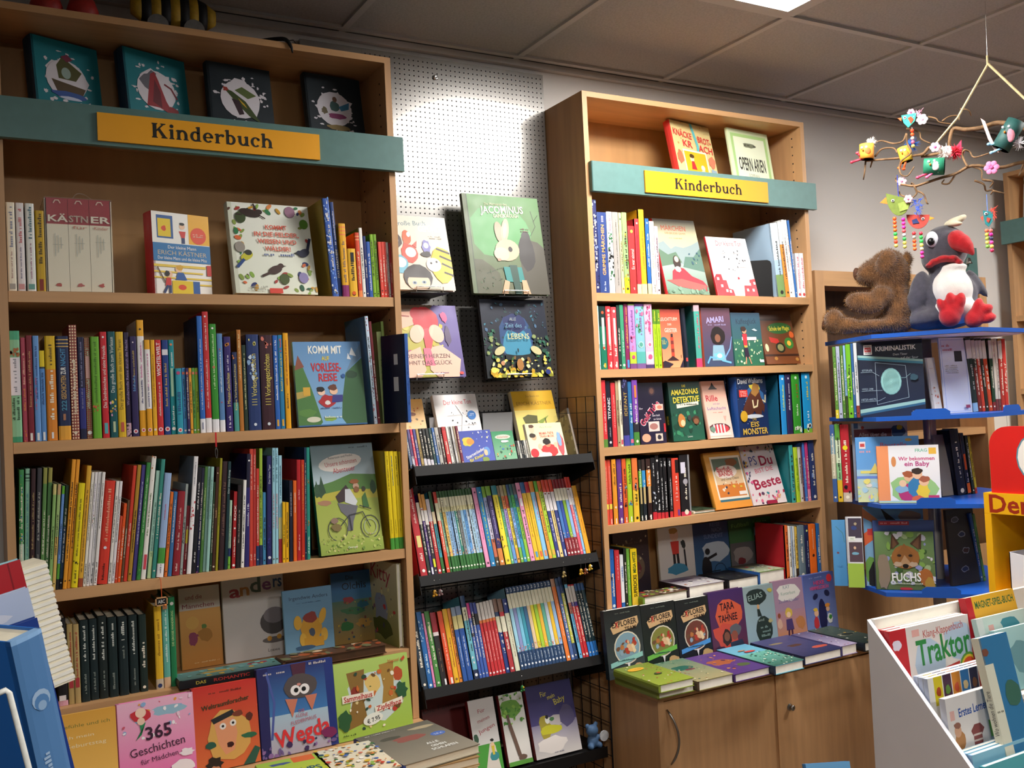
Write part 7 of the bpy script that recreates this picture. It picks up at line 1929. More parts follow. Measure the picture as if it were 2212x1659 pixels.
sface((560, 1000), (1222, 985), (538, 240), -.225, 1, .012, '141e36', fp, 'dark blue fingerprint cover on the blue rack', lean=2, spine='8a9098', **Z)
sface((1300, 975), (1392, 975), (1225, 395), -.16, 1, .01, 'd8d4d0', [('x', .5, .8, .4, 1, .1, 'c8907a'), ('s', 10, .1, .05, .9, .5, .08, .16, ['b05a4a', '8a6a4a', 'd8b0a0'])], 'narrow white booklet in front of the grey pole', dyaw=30, lean=10, **Z)
sface((1420, 975), (1692, 972), (1362, 190), -.15, 1, .006, 'd8dce8', [('g', 0, 1, 'c4cada', 'd6dae6'), ('l', [(.06, .02), (.94, .02), (.94, .97), (.06, .97), (.06, .02)], .015, '8aa0d0'), ('x', .28, .88, .4, 2, .07, 'c06a7a'), ('r', .52, .68, .8, .82, '2c2a30'), ('x', .36, .62, .5, 5, .03, 'a8a49c'), ('r', .74, .06, .9, .1, '8a3a5a')], 'pale lavender back cover beside the row of red and black series spines', dyaw=42, lean=3, soft=True, **Z)
srow('''
1700 1752 190 23302c -4;b|.72|.97|c8c4c0;b|0|.12|8ab0d0;s|b8b8b0|.3|.65
1754 1790 192 20241f -4;b|.72|.97|c8c0b8;b|0|.6|7a2a22
1792 1825 195 c8402a -4;b|.72|.97|c8c4c0;b|.97|1|2a2420
1827 1858 193 2a2a20 -4;b|.72|.97|ccc8c4
1860 1898 196 cc4a28 -4;b|.72|.97|d0ccc4;b|.97|1|1c1c1c
1900 1932 192 26442c -1;b|.72|.97|d0ccc8;b|0|.12|8a2c2c
1934 1960 195 d8d0c0 -1;b|.0|.16|7a3a3a;s|b8707a|.75|.95
1962 1985 192 d4c8bc -1;b|.0|.16|7a4a44;d|4a4440|.3|.25
1987 2025 195 b8382c 0;b|.72|.97|d8d0c8;b|.97|1|a08030
2027 2062 198 cc3a30 0;m|d8c0b0|6|.1|.7
''', -.06, 1, 'of the red and black series on the blue rack', 'red and black series on the blue rack', dyaw=42, depth=.1, **Z)
Z = dict(org=(1760, 900), sc=4.046)
srow('''
165 205 75 3a5a94;b|0|.3|3a5a94;b|.3|.62|b8b49a;b|.62|.86|7a9aa8
208 252 70 5a9a3c;b|0|.28|d8b028;b|.28|.5|8ac08a;b|.5|.8|d0e0c0
255 330 72 b42430;b|0|.12|c8b8a8;m|2a2028|4|.1|.2;d|e8d828|.7|.3
''', -.2, 2, 'beside the harbour cover on the blue rack', 'spines beside the harbour cover', **Z)
sface((356, 735), (845, 735), (345, 62), -.17, 2, .008, '9aa4b4', [('g', 0, 1, '8a94a8', 'a8b0c0'), ('r', .04, .78, .72, .92, '6a2430'), ('t', 'Alles über die', .38, .85, .5, 'b8a0a4', .07, True), ('b', .84, .88, .14, .14, '2a4a74', 3), ('b', .86, .93, .06, .05, 'b0a83a', 4), ('r', .04, .93, .12, 1, '2a4a7a'), ('e', .2, .94, .03, .03, 'a83a34')], 'grey cover with a dark red title bar behind the harbour cover', lean=2, **Z)
sface((382, 735), (940, 742), (375, 185), -.225, 2, .014, '7ab0e0', [('g', .5, 1, '6aa4e0', '5a9ad8'), ('g', 0, .5, 'd8e0a8', '9ac4e4'), ('r', .06, .82, .16, .93, 'e8d8dc'), ('r', .075, .85, .145, .9, 'c84a4a'), ('t', 'Baustelle', .6, .87, .42, 'c84a5a', .08), ('b', .84, .94, .06, .03, 'b8924a', 3), ('x', .16, .76, .2, 1, .05, 'd8a0b0'), ('r', .0, .36, .4, .4, '6a8ad8'), ('r', .06, .44, .3, .48, 'e0d878'), ('s', 26, 0, .02, .5, .34, .03, .07, ['d8a8c8', 'c8e0a0', 'e8e0d8', 'e8e080', 'a8d0e8']), ('p', [(.2, .44), (.3, .6), (.36, .44)], 'e0cc70')], 'light blue harbour scene cover on the blue rack', lean=3, spine='2f6cc0', **Z)
fam = [('g', 0, 1, 'e8eaf0', 'eceef4'), ('r', 0, 0, .19, 1, 'f09a68'), ('t', 'FRAG', .72, .91, .2, '7ac0a8', .055, True), ('r', .84, .84, .96, .95, 'e8b848'), ('t', 'Wir bekommen', .64, .77, .58, 'c8407a', .065, True), ('t', 'ein Baby', .64, .68, .4, 'b83a80', .08, True), ('b', .58, .24, .42, .26, '9ac888', 3, .2), ('e', .27, .72, .04, .09, 'd8905a'), ('b', .46, .18, .16, .16, 'b83a78', 4, .15), ('e', .5, .46, .08, .09, 'e8b898'), ('b', .49, .5, .1, .07, 'a85a3c', 5), ('b', .64, .26, .18, .2, '3a80b8', 6, .15), ('e', .64, .5, .08, .09, 'ecc0a0'), ('b', .64, .55, .1, .06, '3a2c28', 7), ('b', .72, .2, .12, .14, 'e8cc4a', 8), ('e', .74, .37, .08, .08, 'ecc0a0'), ('b', .75, .41, .1, .06, 'a8604a', 9), ('b', .38, .24, .12, .08, '8ab4dc', 10), ('e', .4, .34, .06, .06, 'ecc8a8'), ('b', .64, .06, .12, .08, 'd86a4a', 11), ('r', .8, .0, .97, .13, 'c03a70'), ('x', .88, .07, .12, 1, .03, 'e8a0b8'), ('g', 0, .04, 'd0dc90', '9acad8')]
sface((565, 745), (1110, 745), (548, 262), -.262, 2, .016, 'eaecf0', fam, 'white cover with an orange spine band and a family cuddling', lean=3, spine='e8802c', pages='pagew', **Z)
sface((1120, 745), (1215, 742), (880, 165), -.05, 2, .012, 'a8a498', [('g', 0, 1, 'b0a898', '6a6a64'), ('x', .8, .9, .2, 2, .05, '2c2c2c')], 'curved grey cover edge behind the family cover', dyaw=48, lean=6, **Z)
srow('''
1255 1330 120 181c30 -6;m|3a3a54|6|.2|.8
1335 1370 150 141b34 -6;r|d8601c|.02|.18|.1|.9;r|d0501c|.4|.66|.2|.7;s|b8b8c0|.2|.36
1380 1402 170 1e2c28 -6
1404 1424 175 b8a028 -6;b|0|.1|b83a24
''', -.01, 2, 'near the yellow rack on the blue rack', 'spines near the yellow rack', dyaw=44, depth=.07, **Z)
sface((175, 1425), (292, 1440), (165, 905), -.2, 3, .008, '4a90c4', [('g', 0, 1, '4a8cc0', '5a9cd0'), ('l', [(.3, .9), (.8, .8), (.9, .66)], .03, '4a7a4a'), ('b', .38, .5, .1, .1, '7a4a54', 3), ('x', .5, .3, .5, 2, .05, '3a6aa0')], 'plain blue back cover on the lowest blue shelf', lean=3, **Z)
sface((300, 1450), (440, 1455), (268, 878), -.225, 3, .01, 'e8e8ec', [('r', 0, 0, 1, .34, 'a0c04a'), ('r', .14, .7, .98, .98, '4a4050'), ('b', .5, .84, .2, .16, '3a4a80', 3), ('b', .6, .9, .1, .1, 'b8a888', 7), ('r', .14, .36, .98, .64, '5a4650'), ('b', .5, .48, .26, .1, '7ab0c8', 4), ('e', .5, .56, .08, .1, 'e0b898'), ('r', .1, .66, .56, .72, 'eef0e8'), ('t', 'ökt', .34, .69, .22, '5a8a4a', .1)], 'white cover with two photos over a lime green block', lean=3, **Z)
sface((455, 1500), (985, 1510), (410, 790), -.19, 3, .012, '6aa4cc', [('g', 0, 1, '8ab0c8', '6aa0d0'), ('p', [(0, .5), (.3, .66), (.2, .76), (0, .66)], 'd8643c'), ('p', [(0, .98), (.24, .84), (.2, .78), (0, .86)], 'a8643a'), ('p', [(.3, .98), (.56, .82), (.4, .8)], '20242c'), ('b', .76, .88, .22, .1, '9a8a80', 4), ('r', .06, .64, .3, .72, 'c83a3c'), ('b', .1, .2, .16, .3, '6a9a4a', 5), ('b', .16, .1, .14, .3, '1a1c20', 6)], 'sky blue animal cover behind the photo covers', lean=3, spine='d0603a', **Z)
sface((535, 1520), (1075, 1515), (520, 910), -.215, 3, .014, '34487c', [('g', 0, 1, '2f4274', '3a5088'), ('r', .1, .93, .6, .99, 'a82a34'), ('x', .35, .95, .44, 1, .03, 'd89aa0')], 'dark blue board book standing behind the fox cover', lean=2, spine='4a2a30', **Z)
fx = [('g', 0, 1, '5a6a3c', '6a8a58'), ('s', 50, 0, .1, 1, 1, .03, .09, ['4a7a34', '7aa04c', '9ab080', '8a90c0', 'c8c8d0', '3a5a2c', 'b8b8c8']), ('b', .14, .3, .12, .4, '8a7a68', 3, .3), ('b', .5, .56, .26, .22, '96602f', 4, .15), ('p', [(.26, .7), (.3, .98), (.42, .8)], '4a3020'), ('p', [(.6, .8), (.8, .98), (.78, .7)], '4a3020'), ('p', [(.3, .7), (.31, .92), (.38, .78)], '6a4a34'), ('p', [(.64, .78), (.76, .92), (.74, .7)], '6a4a34'), ('b', .84, .22, .14, .2, 'a8642f', 5), ('b', .9, .1, .1, .14, 'b08a3a', 6), ('p', [(.36, .6), (.5, .8), (.66, .6), (.58, .42), (.44, .42)], '8a5a2c'), ('p', [(.42, .46), (.5, .6), (.6, .46), (.56, .38), (.46, .38)], 'b08a64'), ('e', .41, .59, .035, .024, '2a1c10'), ('e', .6, .59, .035, .024, '2a1c10'), ('b', .51, .41, .055, .04, '15100c', 7, .1), ('b', .38, .44, .09, .05, 'b8a088', 8, .3), ('b', .64, .44, .09, .05, 'b8a088', 9, .3), ('t', 'FUCHS', .51, .22, .5, 'f0f0ea', .15, True, .02), ('x', .52, .1, .5, 1, .025, 'c8ccb8'), ('b', .5, .02, .12, .03, 'b8343a', 3)]
sface((545, 1520), (1065, 1520), (518, 1010), -.25, 3, .022, '5a6a44', fx, 'board book with a fox face photo on the lowest blue shelf', lean=3, pages='pagew', **Z)
sface((1210, 1490), (1445, 1495), (1172, 820), -.16, 3, .012, '3a332c', [('g', 0, 1, '38322c', '423a30')] + [q for x, y in ((.3, .86), (.5, .66), (.6, .44), (.5, .2)) for q in (('b', x, y, .16, .1, 'a8aaa4', int(y * 50), .3), ('b', x, y, .13, .075, ['4a3a3c', '3c4258', '54332c', '6a6a60'][int(x * 10) % 4], int(y * 50), .3))], 'brown back cover with outlined pictures on the lowest blue shelf', dyaw=46, lean=3, **Z)
srow('''
1450 1476 850 3a6a9a -9
1478 1500 856 6aa04a -9
''', -.06, 3, 'past the brown back cover, lowest blue shelf', 'spines past the brown back cover', dyaw=46, depth=.1, **Z)

# ---------------------------------------------------------------- plush toys on the rack
PO = SC + SN * -.02


def lp(u, v, dn=0):
	"""pixel to the rack's own frame at depth dn behind its middle plane: x along the front, y away, z up"""
	P = atpl(u, v, PO + SN * dn, SN) - SC
	return Vector((P.dot(SD), P.dot(SN), P.z))


MPX = (lp(2060, 600) - lp(1960, 600)).length / 100


def blobs(name, m, parent, L, vox=.007, disp=None, fac=6):
	b = MB()
	for u, v, ru, rv, rn_, dn, *rot in L:
		c = lp(u, v, dn)
		b.ell(c, (ru * MPX, rn_, rv * MPX), 16, 10, None, Matrix.Rotation(math.radians(rot[0]), 3, 'Y') if rot else None)
	o = b.build(name, m, parent, True)
	r = o.modifiers.new('remesh', 'REMESH')
	r.mode = 'VOXEL'
	r.voxel_size = vox
	r.use_smooth_shade = True
	s = o.modifiers.new('smooth', 'SMOOTH')
	s.iterations = fac
	s.factor = .5
	return o


M['bear'] = mat('bear_plush', '6b451f', .95, var=.3, scale=30, bump=.6, bscale=300, sheen=.6)
M['fur'] = mat('bear_fur', '7d5426', .9, var=.35, scale=40, sheen=.4)
M['nose'] = mat('brown_suede', '5a3a2c', .8, var=.15, scale=60)
M['pgrey'] = mat('grey_plush', '4b4953', .95, var=.18, scale=60, bump=.4, bscale=400, sheen=.5)
M['pwhite'] = mat('white_plush', 'e9e6e0', .95, var=.05, scale=40, bump=.3, bscale=400, sheen=.3)
M['pred'] = mat('red_plush', 'c21a22', .95, var=.1, scale=60, bump=.4, bscale=400, sheen=.4)
M['pcream'] = mat('cream_plush', 'e6dcc0', .95, var=.06, scale=40, bump=.3, bscale=400, sheen=.3)
M['eyew'] = mat('eye_white', 'e4e8f0', .6, var=.02)
M['eyeb'] = mat('eye_black', '0c0c0e', .3, var=0)

bt = empty('plush_bear', SC, (0, 0, STH), 'brown plush bear seen from the side, slumped against the penguin', 'plush toy')
body = blobs('body', 'bear', bt, [
	(1920, 592, 48, 56, .075, -.01), (1888, 590, 34, 32, .055, -.02), (1872, 596, 26, 24, .045, -.03),     # head and muzzle
	(1915, 568, 24, 34, .03, -.075, 20), (1960, 560, 12, 20, .02, .05),                                # ears
	(1940, 668, 34, 52, .075, -.01), (1928, 700, 46, 24, .085, -.01), (1938, 632, 30, 30, .06, -.01),              # trunk
	(1868, 654, 46, 26, .035, -.085, 12), (1905, 638, 26, 24, .035, -.07),                              # near arm
	(1880, 704, 55, 16, .04, -.07), (1830, 704, 34, 20, .042, -.07), (1800, 694, 24, 30, .045, -.07, 15),   # near leg
	(1880, 702, 50, 18, .04, .06)], .008)
blobs('snout', 'nose', bt, [(1850, 592, 8, 16, .02, -.03)], .004, None, 3)
blobs('paw_pad', 'nose', bt, [(1781, 700, 6, 16, .026, -.07, 15)], .004, None, 3)
dg = bpy.context.evaluated_depsgraph_get()
me = body.evaluated_get(dg).to_mesh()
rn = random.Random(5)
b = MB()
for p in me.polygons:
	for q in range(2):
		vs = [me.vertices[i].co for i in p.vertices]
		ws = [rn.random() for _ in vs]
		sw = sum(ws)
		c = sum((v * (x / sw) for v, x in zip(vs, ws)), Vector())
		n = (p.normal + Vector((rn.uniform(-.5, .5), rn.uniform(-.5, .5), rn.uniform(-.7, .3)))).normalized()
		s_ = n.orthogonal().normalized() * .0007
		l_ = rn.uniform(.006, .015)
		b.add([c - s_, c + s_, c + n * l_], [(0, 1, 2)])
body.evaluated_get(dg).to_mesh_clear()
setp(b.build('fur', 'fur', bt), kind='stuff')

pt = empty('plush_penguin', SC, (0, 0, STH), 'grey and white plush penguin with red beak and feet, sitting on the blue rack', 'plush toy')
blobs('body', 'pgrey', pt, [
	(2040, 538, 52, 55, .085, 0), (2036, 556, 48, 42, .08, 0),
	(2050, 640, 62, 62, .095, .0), (2045, 680, 68, 34, .1, .0), (2000, 690, 46, 26, .09, -.01), (2045, 595, 40, 34, .07, .0),
	(1986, 626, 22, 46, .03, -.05, 14), (1975, 652, 20, 24, .025, -.05), (2112, 612, 10, 40, .03, .03, -28)], .008)
blobs('belly', 'pwhite', pt, [(2056, 628, 46, 52, .074, -.042), (2062, 668, 48, 36, .07, -.048), (2056, 598, 32, 30, .058, -.036), (2060, 578, 30, 10, .06, -.035)], .006)
blobs('beak', 'pred', pt, [(2066, 520, 22, 25, .045, -.06), (2078, 525, 20, 21, .04, -.07), (2088, 532, 15, 16, .03, -.078), (2096, 540, 9, 10, .02, -.083), (2101, 547, 5, 6, .012, -.085)], .005)
blobs('throat_band', 'pred', pt, [(2008, 574, 10, 6, .04, -.045), (2020, 566, 14, 8, .045, -.05), (2038, 560, 18, 9, .05, -.055), (2056, 560, 16, 9, .05, -.055), (2070, 568, 10, 9, .045, -.05)], .004)
e = empty('eye', (0, 0, 0), (0, 0, 0), parent=pt)
blobs('eye', 'eyew', pt, [(2013, 517, 14, 19, .012, -.072)], .003, None, 2)
blobs('pupil', 'eyeb', pt, [(2011, 522, 8, 9, .008, -.084)], .002, None, 2)
bpy.data.objects.remove(e)
blobs('tuft', 'pcream', pt, [(2060, 478, 24, 8, .022, -.01, -20), (2074, 473, 16, 8, .02, -.01, -25), (2062, 484, 18, 6, .02, -.04)], .004)
blobs('foot', 'pred', pt, [(2052, 682, 24, 26, .035, -.15), (2033, 660, 9, 18, .022, -.155, -18), (2053, 648, 11, 18, .024, -.155), (2075, 650, 11, 20, .024, -.155, 8), (2060, 668, 22, 22, .03, -.15)], .005)
blobs('foot', 'pred', pt, [(2103, 690, 20, 20, .035, -.13), (2112, 662, 11, 20, .024, -.135, 18), (2130, 668, 16, 11, .022, -.135, -25), (2136, 688, 17, 10, .022, -.135, -20), (2112, 680, 20, 20, .03, -.13)], .005)

# ================================================================ furniture behind the rack
t = empty('cupboard', (3.5, WALL - .08, 0), (0, 0, 0), 'low open wooden cupboard with a dark inside, behind the plush toys', 'cupboard')
cf = .78 * 0 + WALL - .155
a = aty(1766, 700, cf).x - 3.5
d_ = .5
zt = aty(1766, 584, cf).z
oy = -.075
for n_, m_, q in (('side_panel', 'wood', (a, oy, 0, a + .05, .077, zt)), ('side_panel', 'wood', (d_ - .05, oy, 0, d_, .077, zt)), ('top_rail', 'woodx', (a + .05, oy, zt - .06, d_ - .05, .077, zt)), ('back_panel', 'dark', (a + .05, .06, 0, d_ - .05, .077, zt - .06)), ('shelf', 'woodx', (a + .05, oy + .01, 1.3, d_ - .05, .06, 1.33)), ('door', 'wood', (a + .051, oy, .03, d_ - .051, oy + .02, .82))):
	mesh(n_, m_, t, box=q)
t = empty('wall_boards', (4.16, WALL - .01, 1.0), (0, 0, 0), 'white vertical boards on the wall beyond the blue rack', 'wall panel')
for i in range(5):
	mesh('board', 'whitee', t, box=(-.16 + i * .098, -.012, -1, -.066 + i * .098, .009, .72))
P = aty(2100, 535, WALL - .02)
t = empty('green_board', (P.x, WALL - .01, P.z), (0, 0, 0), 'narrow dark green board with a small bell, hung behind the penguin', 'board')
mesh('plank', 'teal', t, box=(-.035, -.008, -.25, .035, .008, 0))
MB().lathe([(.002, 0), (.008, -.004), (.012, -.02), (.016, -.028)], 12, None, (-.045, -.02, -.05)).build('bell', 'steel', t, True)

# bookcase on the side wall
FX = 4.3
ye = aty(2165, 480, 2.8).y
yb = 2.795
t = empty('bookcase', (4.45, 2.1, 0), (0, 0, 0), 'beech bookcase with a teal header on the side wall', 'bookcase')


def bx(n, m, p, x0, y0, z0, x1, y1, z1):
	return mesh(n, m, p, box=(x0 - 4.45, y0 - 2.1, z0, x1 - 4.45, y1 - 2.1, z1))


bx('side_panel', 'wood', t, FX, yb - .022, 0, 4.6, yb, 2.506)
bx('side_panel', 'wood', t, FX, 1.78, 0, 4.6, 1.80, 2.506)
bx('back_panel', 'woodin', t, 4.59, 1.80, 0, 4.6, yb - .022, 2.5)
bx('top_panel', 'woodx', t, FX, 1.80, 2.487, 4.6, yb - .022, 2.506)
for z in (2.22, 1.83, 1.49, 1.15, .8, .45):
	bx('shelf', 'woodx', t, FX + .002, 1.80, z - .026, 4.59, yb - .022, z)
bx('header_board', 'teal', t, FX - .02, 1.76, 2.17, FX - .0005, yb + .015, 2.278)
for i, (z, cs) in enumerate(((2.2205, ['e8e8dc']), (1.8305, ['3a5a84', '4a6a8a']), (1.4905, ['e4e4d0', '3a6a44']), (1.1505, ['b8c4d0', '8a5a4a']))):
	y = yb - .05
	for j, c in enumerate(cs):
		cover_book((FX + .05, y, z + .0025), (-.12, 0, math.radians(-90)), .2, .27 - .02 * j, .012, c, [('s', 40, 0, 0, 1, 1, .04, .1, [['4a6a3a', '8a7a4a', 'c8c8a8', '2c3a28'], ['7a94b4', '2a3a5a', '94a8c4', '8a6a5a'], ['4a7a3c', 'e8e8d8', '8a5a3a', '2a4a2c'], ['8a8a80', 'd8d0c0', '6a7a94']][i])],
                   ['leafy', 'blue', 'cream and green', 'grey'][i] + ' cover on the side-wall bookcase' + [', first from the corner', ', second from the corner'][j], 'covers on the side-wall bookcase')
		y -= .23

# ================================================================ yellow rack at the edge
RX = 2.75
P0 = atx(2124, 1064, RX)
zt_, zb_ = P0.z, atx(2124, 1108, RX).z
yR = P0.y
t = empty('toy_stand', (RX, yR, 0), (0, 0, 0), 'yellow toy stand with red-brown handwriting and a rounded red top', 'display stand')
mesh('header', 'yell', t, box=(0, -.75, zb_, .3, 0, zt_))
mesh('post', 'yell', t, box=(0, -.022, 0, .3, 0, zb_ - .0005))
mesh('post', 'yell', t, box=(0, -.75, 0, .3, -.728, zb_ - .0005))
mesh('back_panel', 'yell', t, box=(.28, -.728, 0, .3, -.022, zb_ - .001))
zs_ = atx(2150, 1268, RX).z
mesh('shelf', 'yell', t, box=(0, -.728, zs_ - .03, .28, -.022, zs_ - .012))
z1 = atx(2170, 922, RX).z - zt_
yl = atx(2134, 1000, RX).y - yR
pts = [(yl, 0)] + [(yl - .06 + .06 * math.cos(a * math.pi / 12), z1 - .06 + .06 * math.sin(a * math.pi / 12)) for a in range(0, 7)] + [(-.62, z1), (-.7, 0)]
b = MB()
n = len(pts)
vs = [(x, y, zt_ + .0005 + z) for x in (.01, .03) for y, z in pts]
b.add(vs, [tuple(range(n))[::-1], tuple(range(n, 2 * n))] + [(i, (i + 1) % n, n + (i + 1) % n, n + i) for i in range(n)])
rt = b.build('red_panel', 'red', t)
cpt = atx(2246, 990, RX)
art([('e', .5, .5, .5, .5, '5a8a9a'), ('e', .5, .5, .47, .47, 'f0ebe4'), ('t', 'L', .3, .5, .2, 'c8301c', .4, True)], .16, .16, lambda x, y, o: (.01 - o, cpt.y - yR + .08 - x, cpt.z - .08 + y), 3).build('disc', 'print', rt)
y0 = atx(2134, 1085, RX).y - yR
art([('t', 'Der Laden', .5, .5, 1, 'a02c14', .15, True, 0, .03)], .36, zt_ - zb_, lambda x, y, o: (-o, y0 - x, zb_ + y), 5).build('lettering', 'print', t)
t = empty('toy_box', (RX + .02, yR - .06, zs_ - .011), (0, 0, 0), 'open white cardboard box on the yellow stand', 'box')
b = MB()
b.prism([(0, 0), (-.3, 0), (-.3, .05), (-.12, .055), (-.09, .075), (-.08, .11), (0, .12)], 0, .003, None, 'x')
b.box(0, -.003, 0, .16, 0, .12).box(0, -.3, 0, .16, -.297, .06).box(.157, -.3, 0, .16, 0, .12).box(0, -.3, 0, .16, 0, .002)
b.build('carton', 'white', t)
art([('x', .5, .5, .8, 1, .1, 'd89ab0')], .2, .04, lambda x, y, o: (-o, -.05 - x, .015 + y), 3).build('lettering', 'print', t)
M['bluep'] = mat('blue_fleece', '1f7ab0', .95, var=.2, scale=50, bump=.5, bscale=300)
b = MB()
for q in ((.05, -.14, .11, .05), (.06, -.2, .1, .045), (.05, -.1, .14, .03), (.06, -.17, .16, .04), (.05, -.24, .13, .04)):
	b.ell((q[0], q[1], q[2]), (q[3], q[3], q[3] * .8))
o = b.build('fleece_toy', 'bluep', None, True, (RX + .03, yR - .06, zs_ - .009))
setp(o, 'blue fleece toy heaped in the white cardboard box', 'soft toy')
r = o.modifiers.new('remesh', 'REMESH')
r.mode, r.voxel_size, r.use_smooth_shade = 'VOXEL', .006, True

# ================================================================ white display box
BX, BYb, BZ = 1.922, 1.663, .95
t = empty('display_box', (BX, BYb, 0), (0, 0, 0), 'white sloping display box full of board books', 'display box')
W_ = .8
b = MB()
prof = [(0, 0), (-.72, 0), (-.72, .22), (-.66, .235), (0, BZ)]
b.prism([(y, z) for y, z in prof], -.012, 0, None, 'x')
b.build('side_panel', 'white', t)
MB().prism([(y, z) for y, z in prof], W_, W_ + .012, None, 'x').build('side_panel', 'white', t)
mesh('back_panel', 'whitee', t, box=(0.0005, -.012, 0, W_ - .0005, 0, BZ))
q = []
for i in range(4):
	y, z = -.02 - .14 * i, BZ - .13 - .155 * i
	mesh('step', 'whitee', t, box=(.001, y - .14, z - .08 - .012, W_ - .001, y - .0005, z - .08))
	q.append((BYb + y, z - .08))
mesh('front_panel', 'white', t, box=(.001, -.72, 0, W_ - .001, -.708, .22))
Z = dict(org=(1840, 1240), sc=3.96)


def bface(bl, br, tl, Y, z, th, col, sh, label, **kw):
	n = kw.pop('n', 1)
	lb = kw.pop('labels', [label])
	ln = kw.pop('lean', 12)
	if kw.pop('inner', 0):
		Y = max(Y, along(Vector((BX + .004, 0, z)), Vector((0, 1, 0)), u=1840 + bl[0] / 3.96))
	for i in range(n):
		r = face(bl, br, tl, Y, z, th, col, sh, lb[i], lean=ln, org=(1840, 1240), sc=3.96, **kw)
		if i:
			r.location.x = x0
			r.location.y = y0 + i * (th / math.cos(math.radians(ln)) + .0012)
		else:
			x0, y0 = r.location.x, r.location.y


RB = dict(pages='pagew', soft=True)
trk = [('g', 0, 1, 'e8e0d8', 'e4dcd8'), ('r', 0, 0, .2, 1, 'c8202c'), ('b', .08, .8, .06, .05, 'e8e0f0', 3), ('b', .44, .5, .22, .2, 'b8cce0', 4), ('b', .86, .68, .22, .2, 'b8cce0', 5), ('r', .27, .86, .36, .95, 'e8b0a8'), ('t', 'Klang-Klappenbuch', .66, .88, .52, 'c04a44', .06, False, .03), ('t', 'Traktor', .64, .66, .68, '2f8a44', .2, True, .04, .05), ('p', [(.2, 0), (1, 0), (1, .12), (.5, .2), (.2, .08)], 'd8b02c'), ('p', [(.44, .14), (.82, .2), (.84, .36), (.5, .32)], '231f1c'), ('p', [(.5, .32), (.82, .38), (.82, .42), (.52, .36)], 'b8342c'), ('e', .44, .2, .05, .1, '171614'), ('e', .86, .26, .05, .1, '171614'), ('b', .66, .16, .1, .06, 'c8bc24', 6), ('e', .94, .3, .13, .13, '5a9a3c'), ('e', .94, .3, .11, .11, 'e8c83a'), ('e', .94, .3, .09, .09, 'd8502c')]
bface((400, 880), (1075, 760), (285, 500), q[0][0] - .105, q[0][1], .014, 'e6deda', trk, '', n=3, labels=['white tractor sound book at the front of its stack', 'second white tractor sound book in the stack', 'rear white tractor sound book in the stack'], spine='c8202c', group='tractor sound books', lean=5, inner=1, **RB)
bface((1150, 900), (1560, 800), (1040, 225), q[0][0] - .06, q[0][1], .02, 'd8a22c', [('g', 0, 1, 'c8942c', 'e0ae34'), ('r', 0, 0, .12, 1, 'b82430'), ('t', 'MAGNET-SPIEL-BUCH', .56, .9, .8, '2f6a3c', .09, True), ('b', .2, .62, .1, .12, 'a83a2c', 3), ('b', .5, .5, .3, .2, '8a9a44', 4)], 'golden game book with a red spine at the back of the box', spine='b82430', **RB)
bface((1210, 930), (1640, 830), (1158, 400), q[0][0] - .09, q[0][1], .014, 'b8d0c8', [('g', 0, 1, 'a8c4bc', 'c0d8d0'), ('r', 0, 0, .12, 1, 'd0dcd8'), ('r', .2, .78, .3, .88, 'd8a8a0'), ('b', .62, .82, .2, .12, '3a8a9a', 3, .3), ('b', .4, .66, .08, .06, 'b83a4a', 4), ('b', .6, .4, .3, .3, '8ab0a4', 5)], 'pale mint board book in the white box', **RB)
bface((1345, 960), (1700, 870), (1300, 500), q[0][0] - .12, q[0][1], .014, '9ac8cc', [('g', 0, 1, '8abcc0', 'a8d4d4'), ('b', .5, .5, .3, .3, '6a9ca4', 5)], 'pale turquoise board book in the white box', **RB)
bface((1400, 1330), (1640, 1300), (1370, 570), q[1][0] - .115, q[1][1], .02, '2f78a8', [('r', 0, 0, .3, .82, 'dcdcc8'), ('x', .15, .5, .2, 1, .06, '6a6a5a'), ('b', .12, .9, .12, .1, '7a4a3a', 3), ('b', .7, .6, .3, .3, '3a6a5a', 4)], 'blue board book with a cream spine label', spine='dcdcc8', sops=[('t', 'Wo wohnen die Tiere', .5, .5, 5, '4a4a44', .6, False, 1.57)], **RB)
cols = ['d8c81c', '4a2a44', 'd88a2c', '2f7ab8', '2a3050', 'c83a30', '3a6a3c']
strip = [('g', 0, 1, 'e8e4e0', 'ecece8')] + [('r', .08 + i * .132, .74, .2 + i * .132, 1, cols[i]) for i in range(7)] + [('b', .14 + i * .132, .86, .04, .05, ['a8401c', '5a8a3a', 'c8502c', 'e0c890', '8a5a3a', '3a6a9a', 'e0b828'][i], i) for i in range(7)]
bface((770, 1330), (1340, 1160), (690, 905), q[1][0] - .085, q[1][1], .012, 'dfe2ea', strip, '', n=3, labels=['white learning board book with a strip of picture tiles', 'second learning board book behind the picture tiles', 'third learning board book behind the picture tiles'], spine='c8d4ec', sops=[('t', 'Erstes Lernen', .5, .5, 8, '2a5ab0', .8, True, -1.57)], group='learning board books', lean=5, inner=1, **RB)
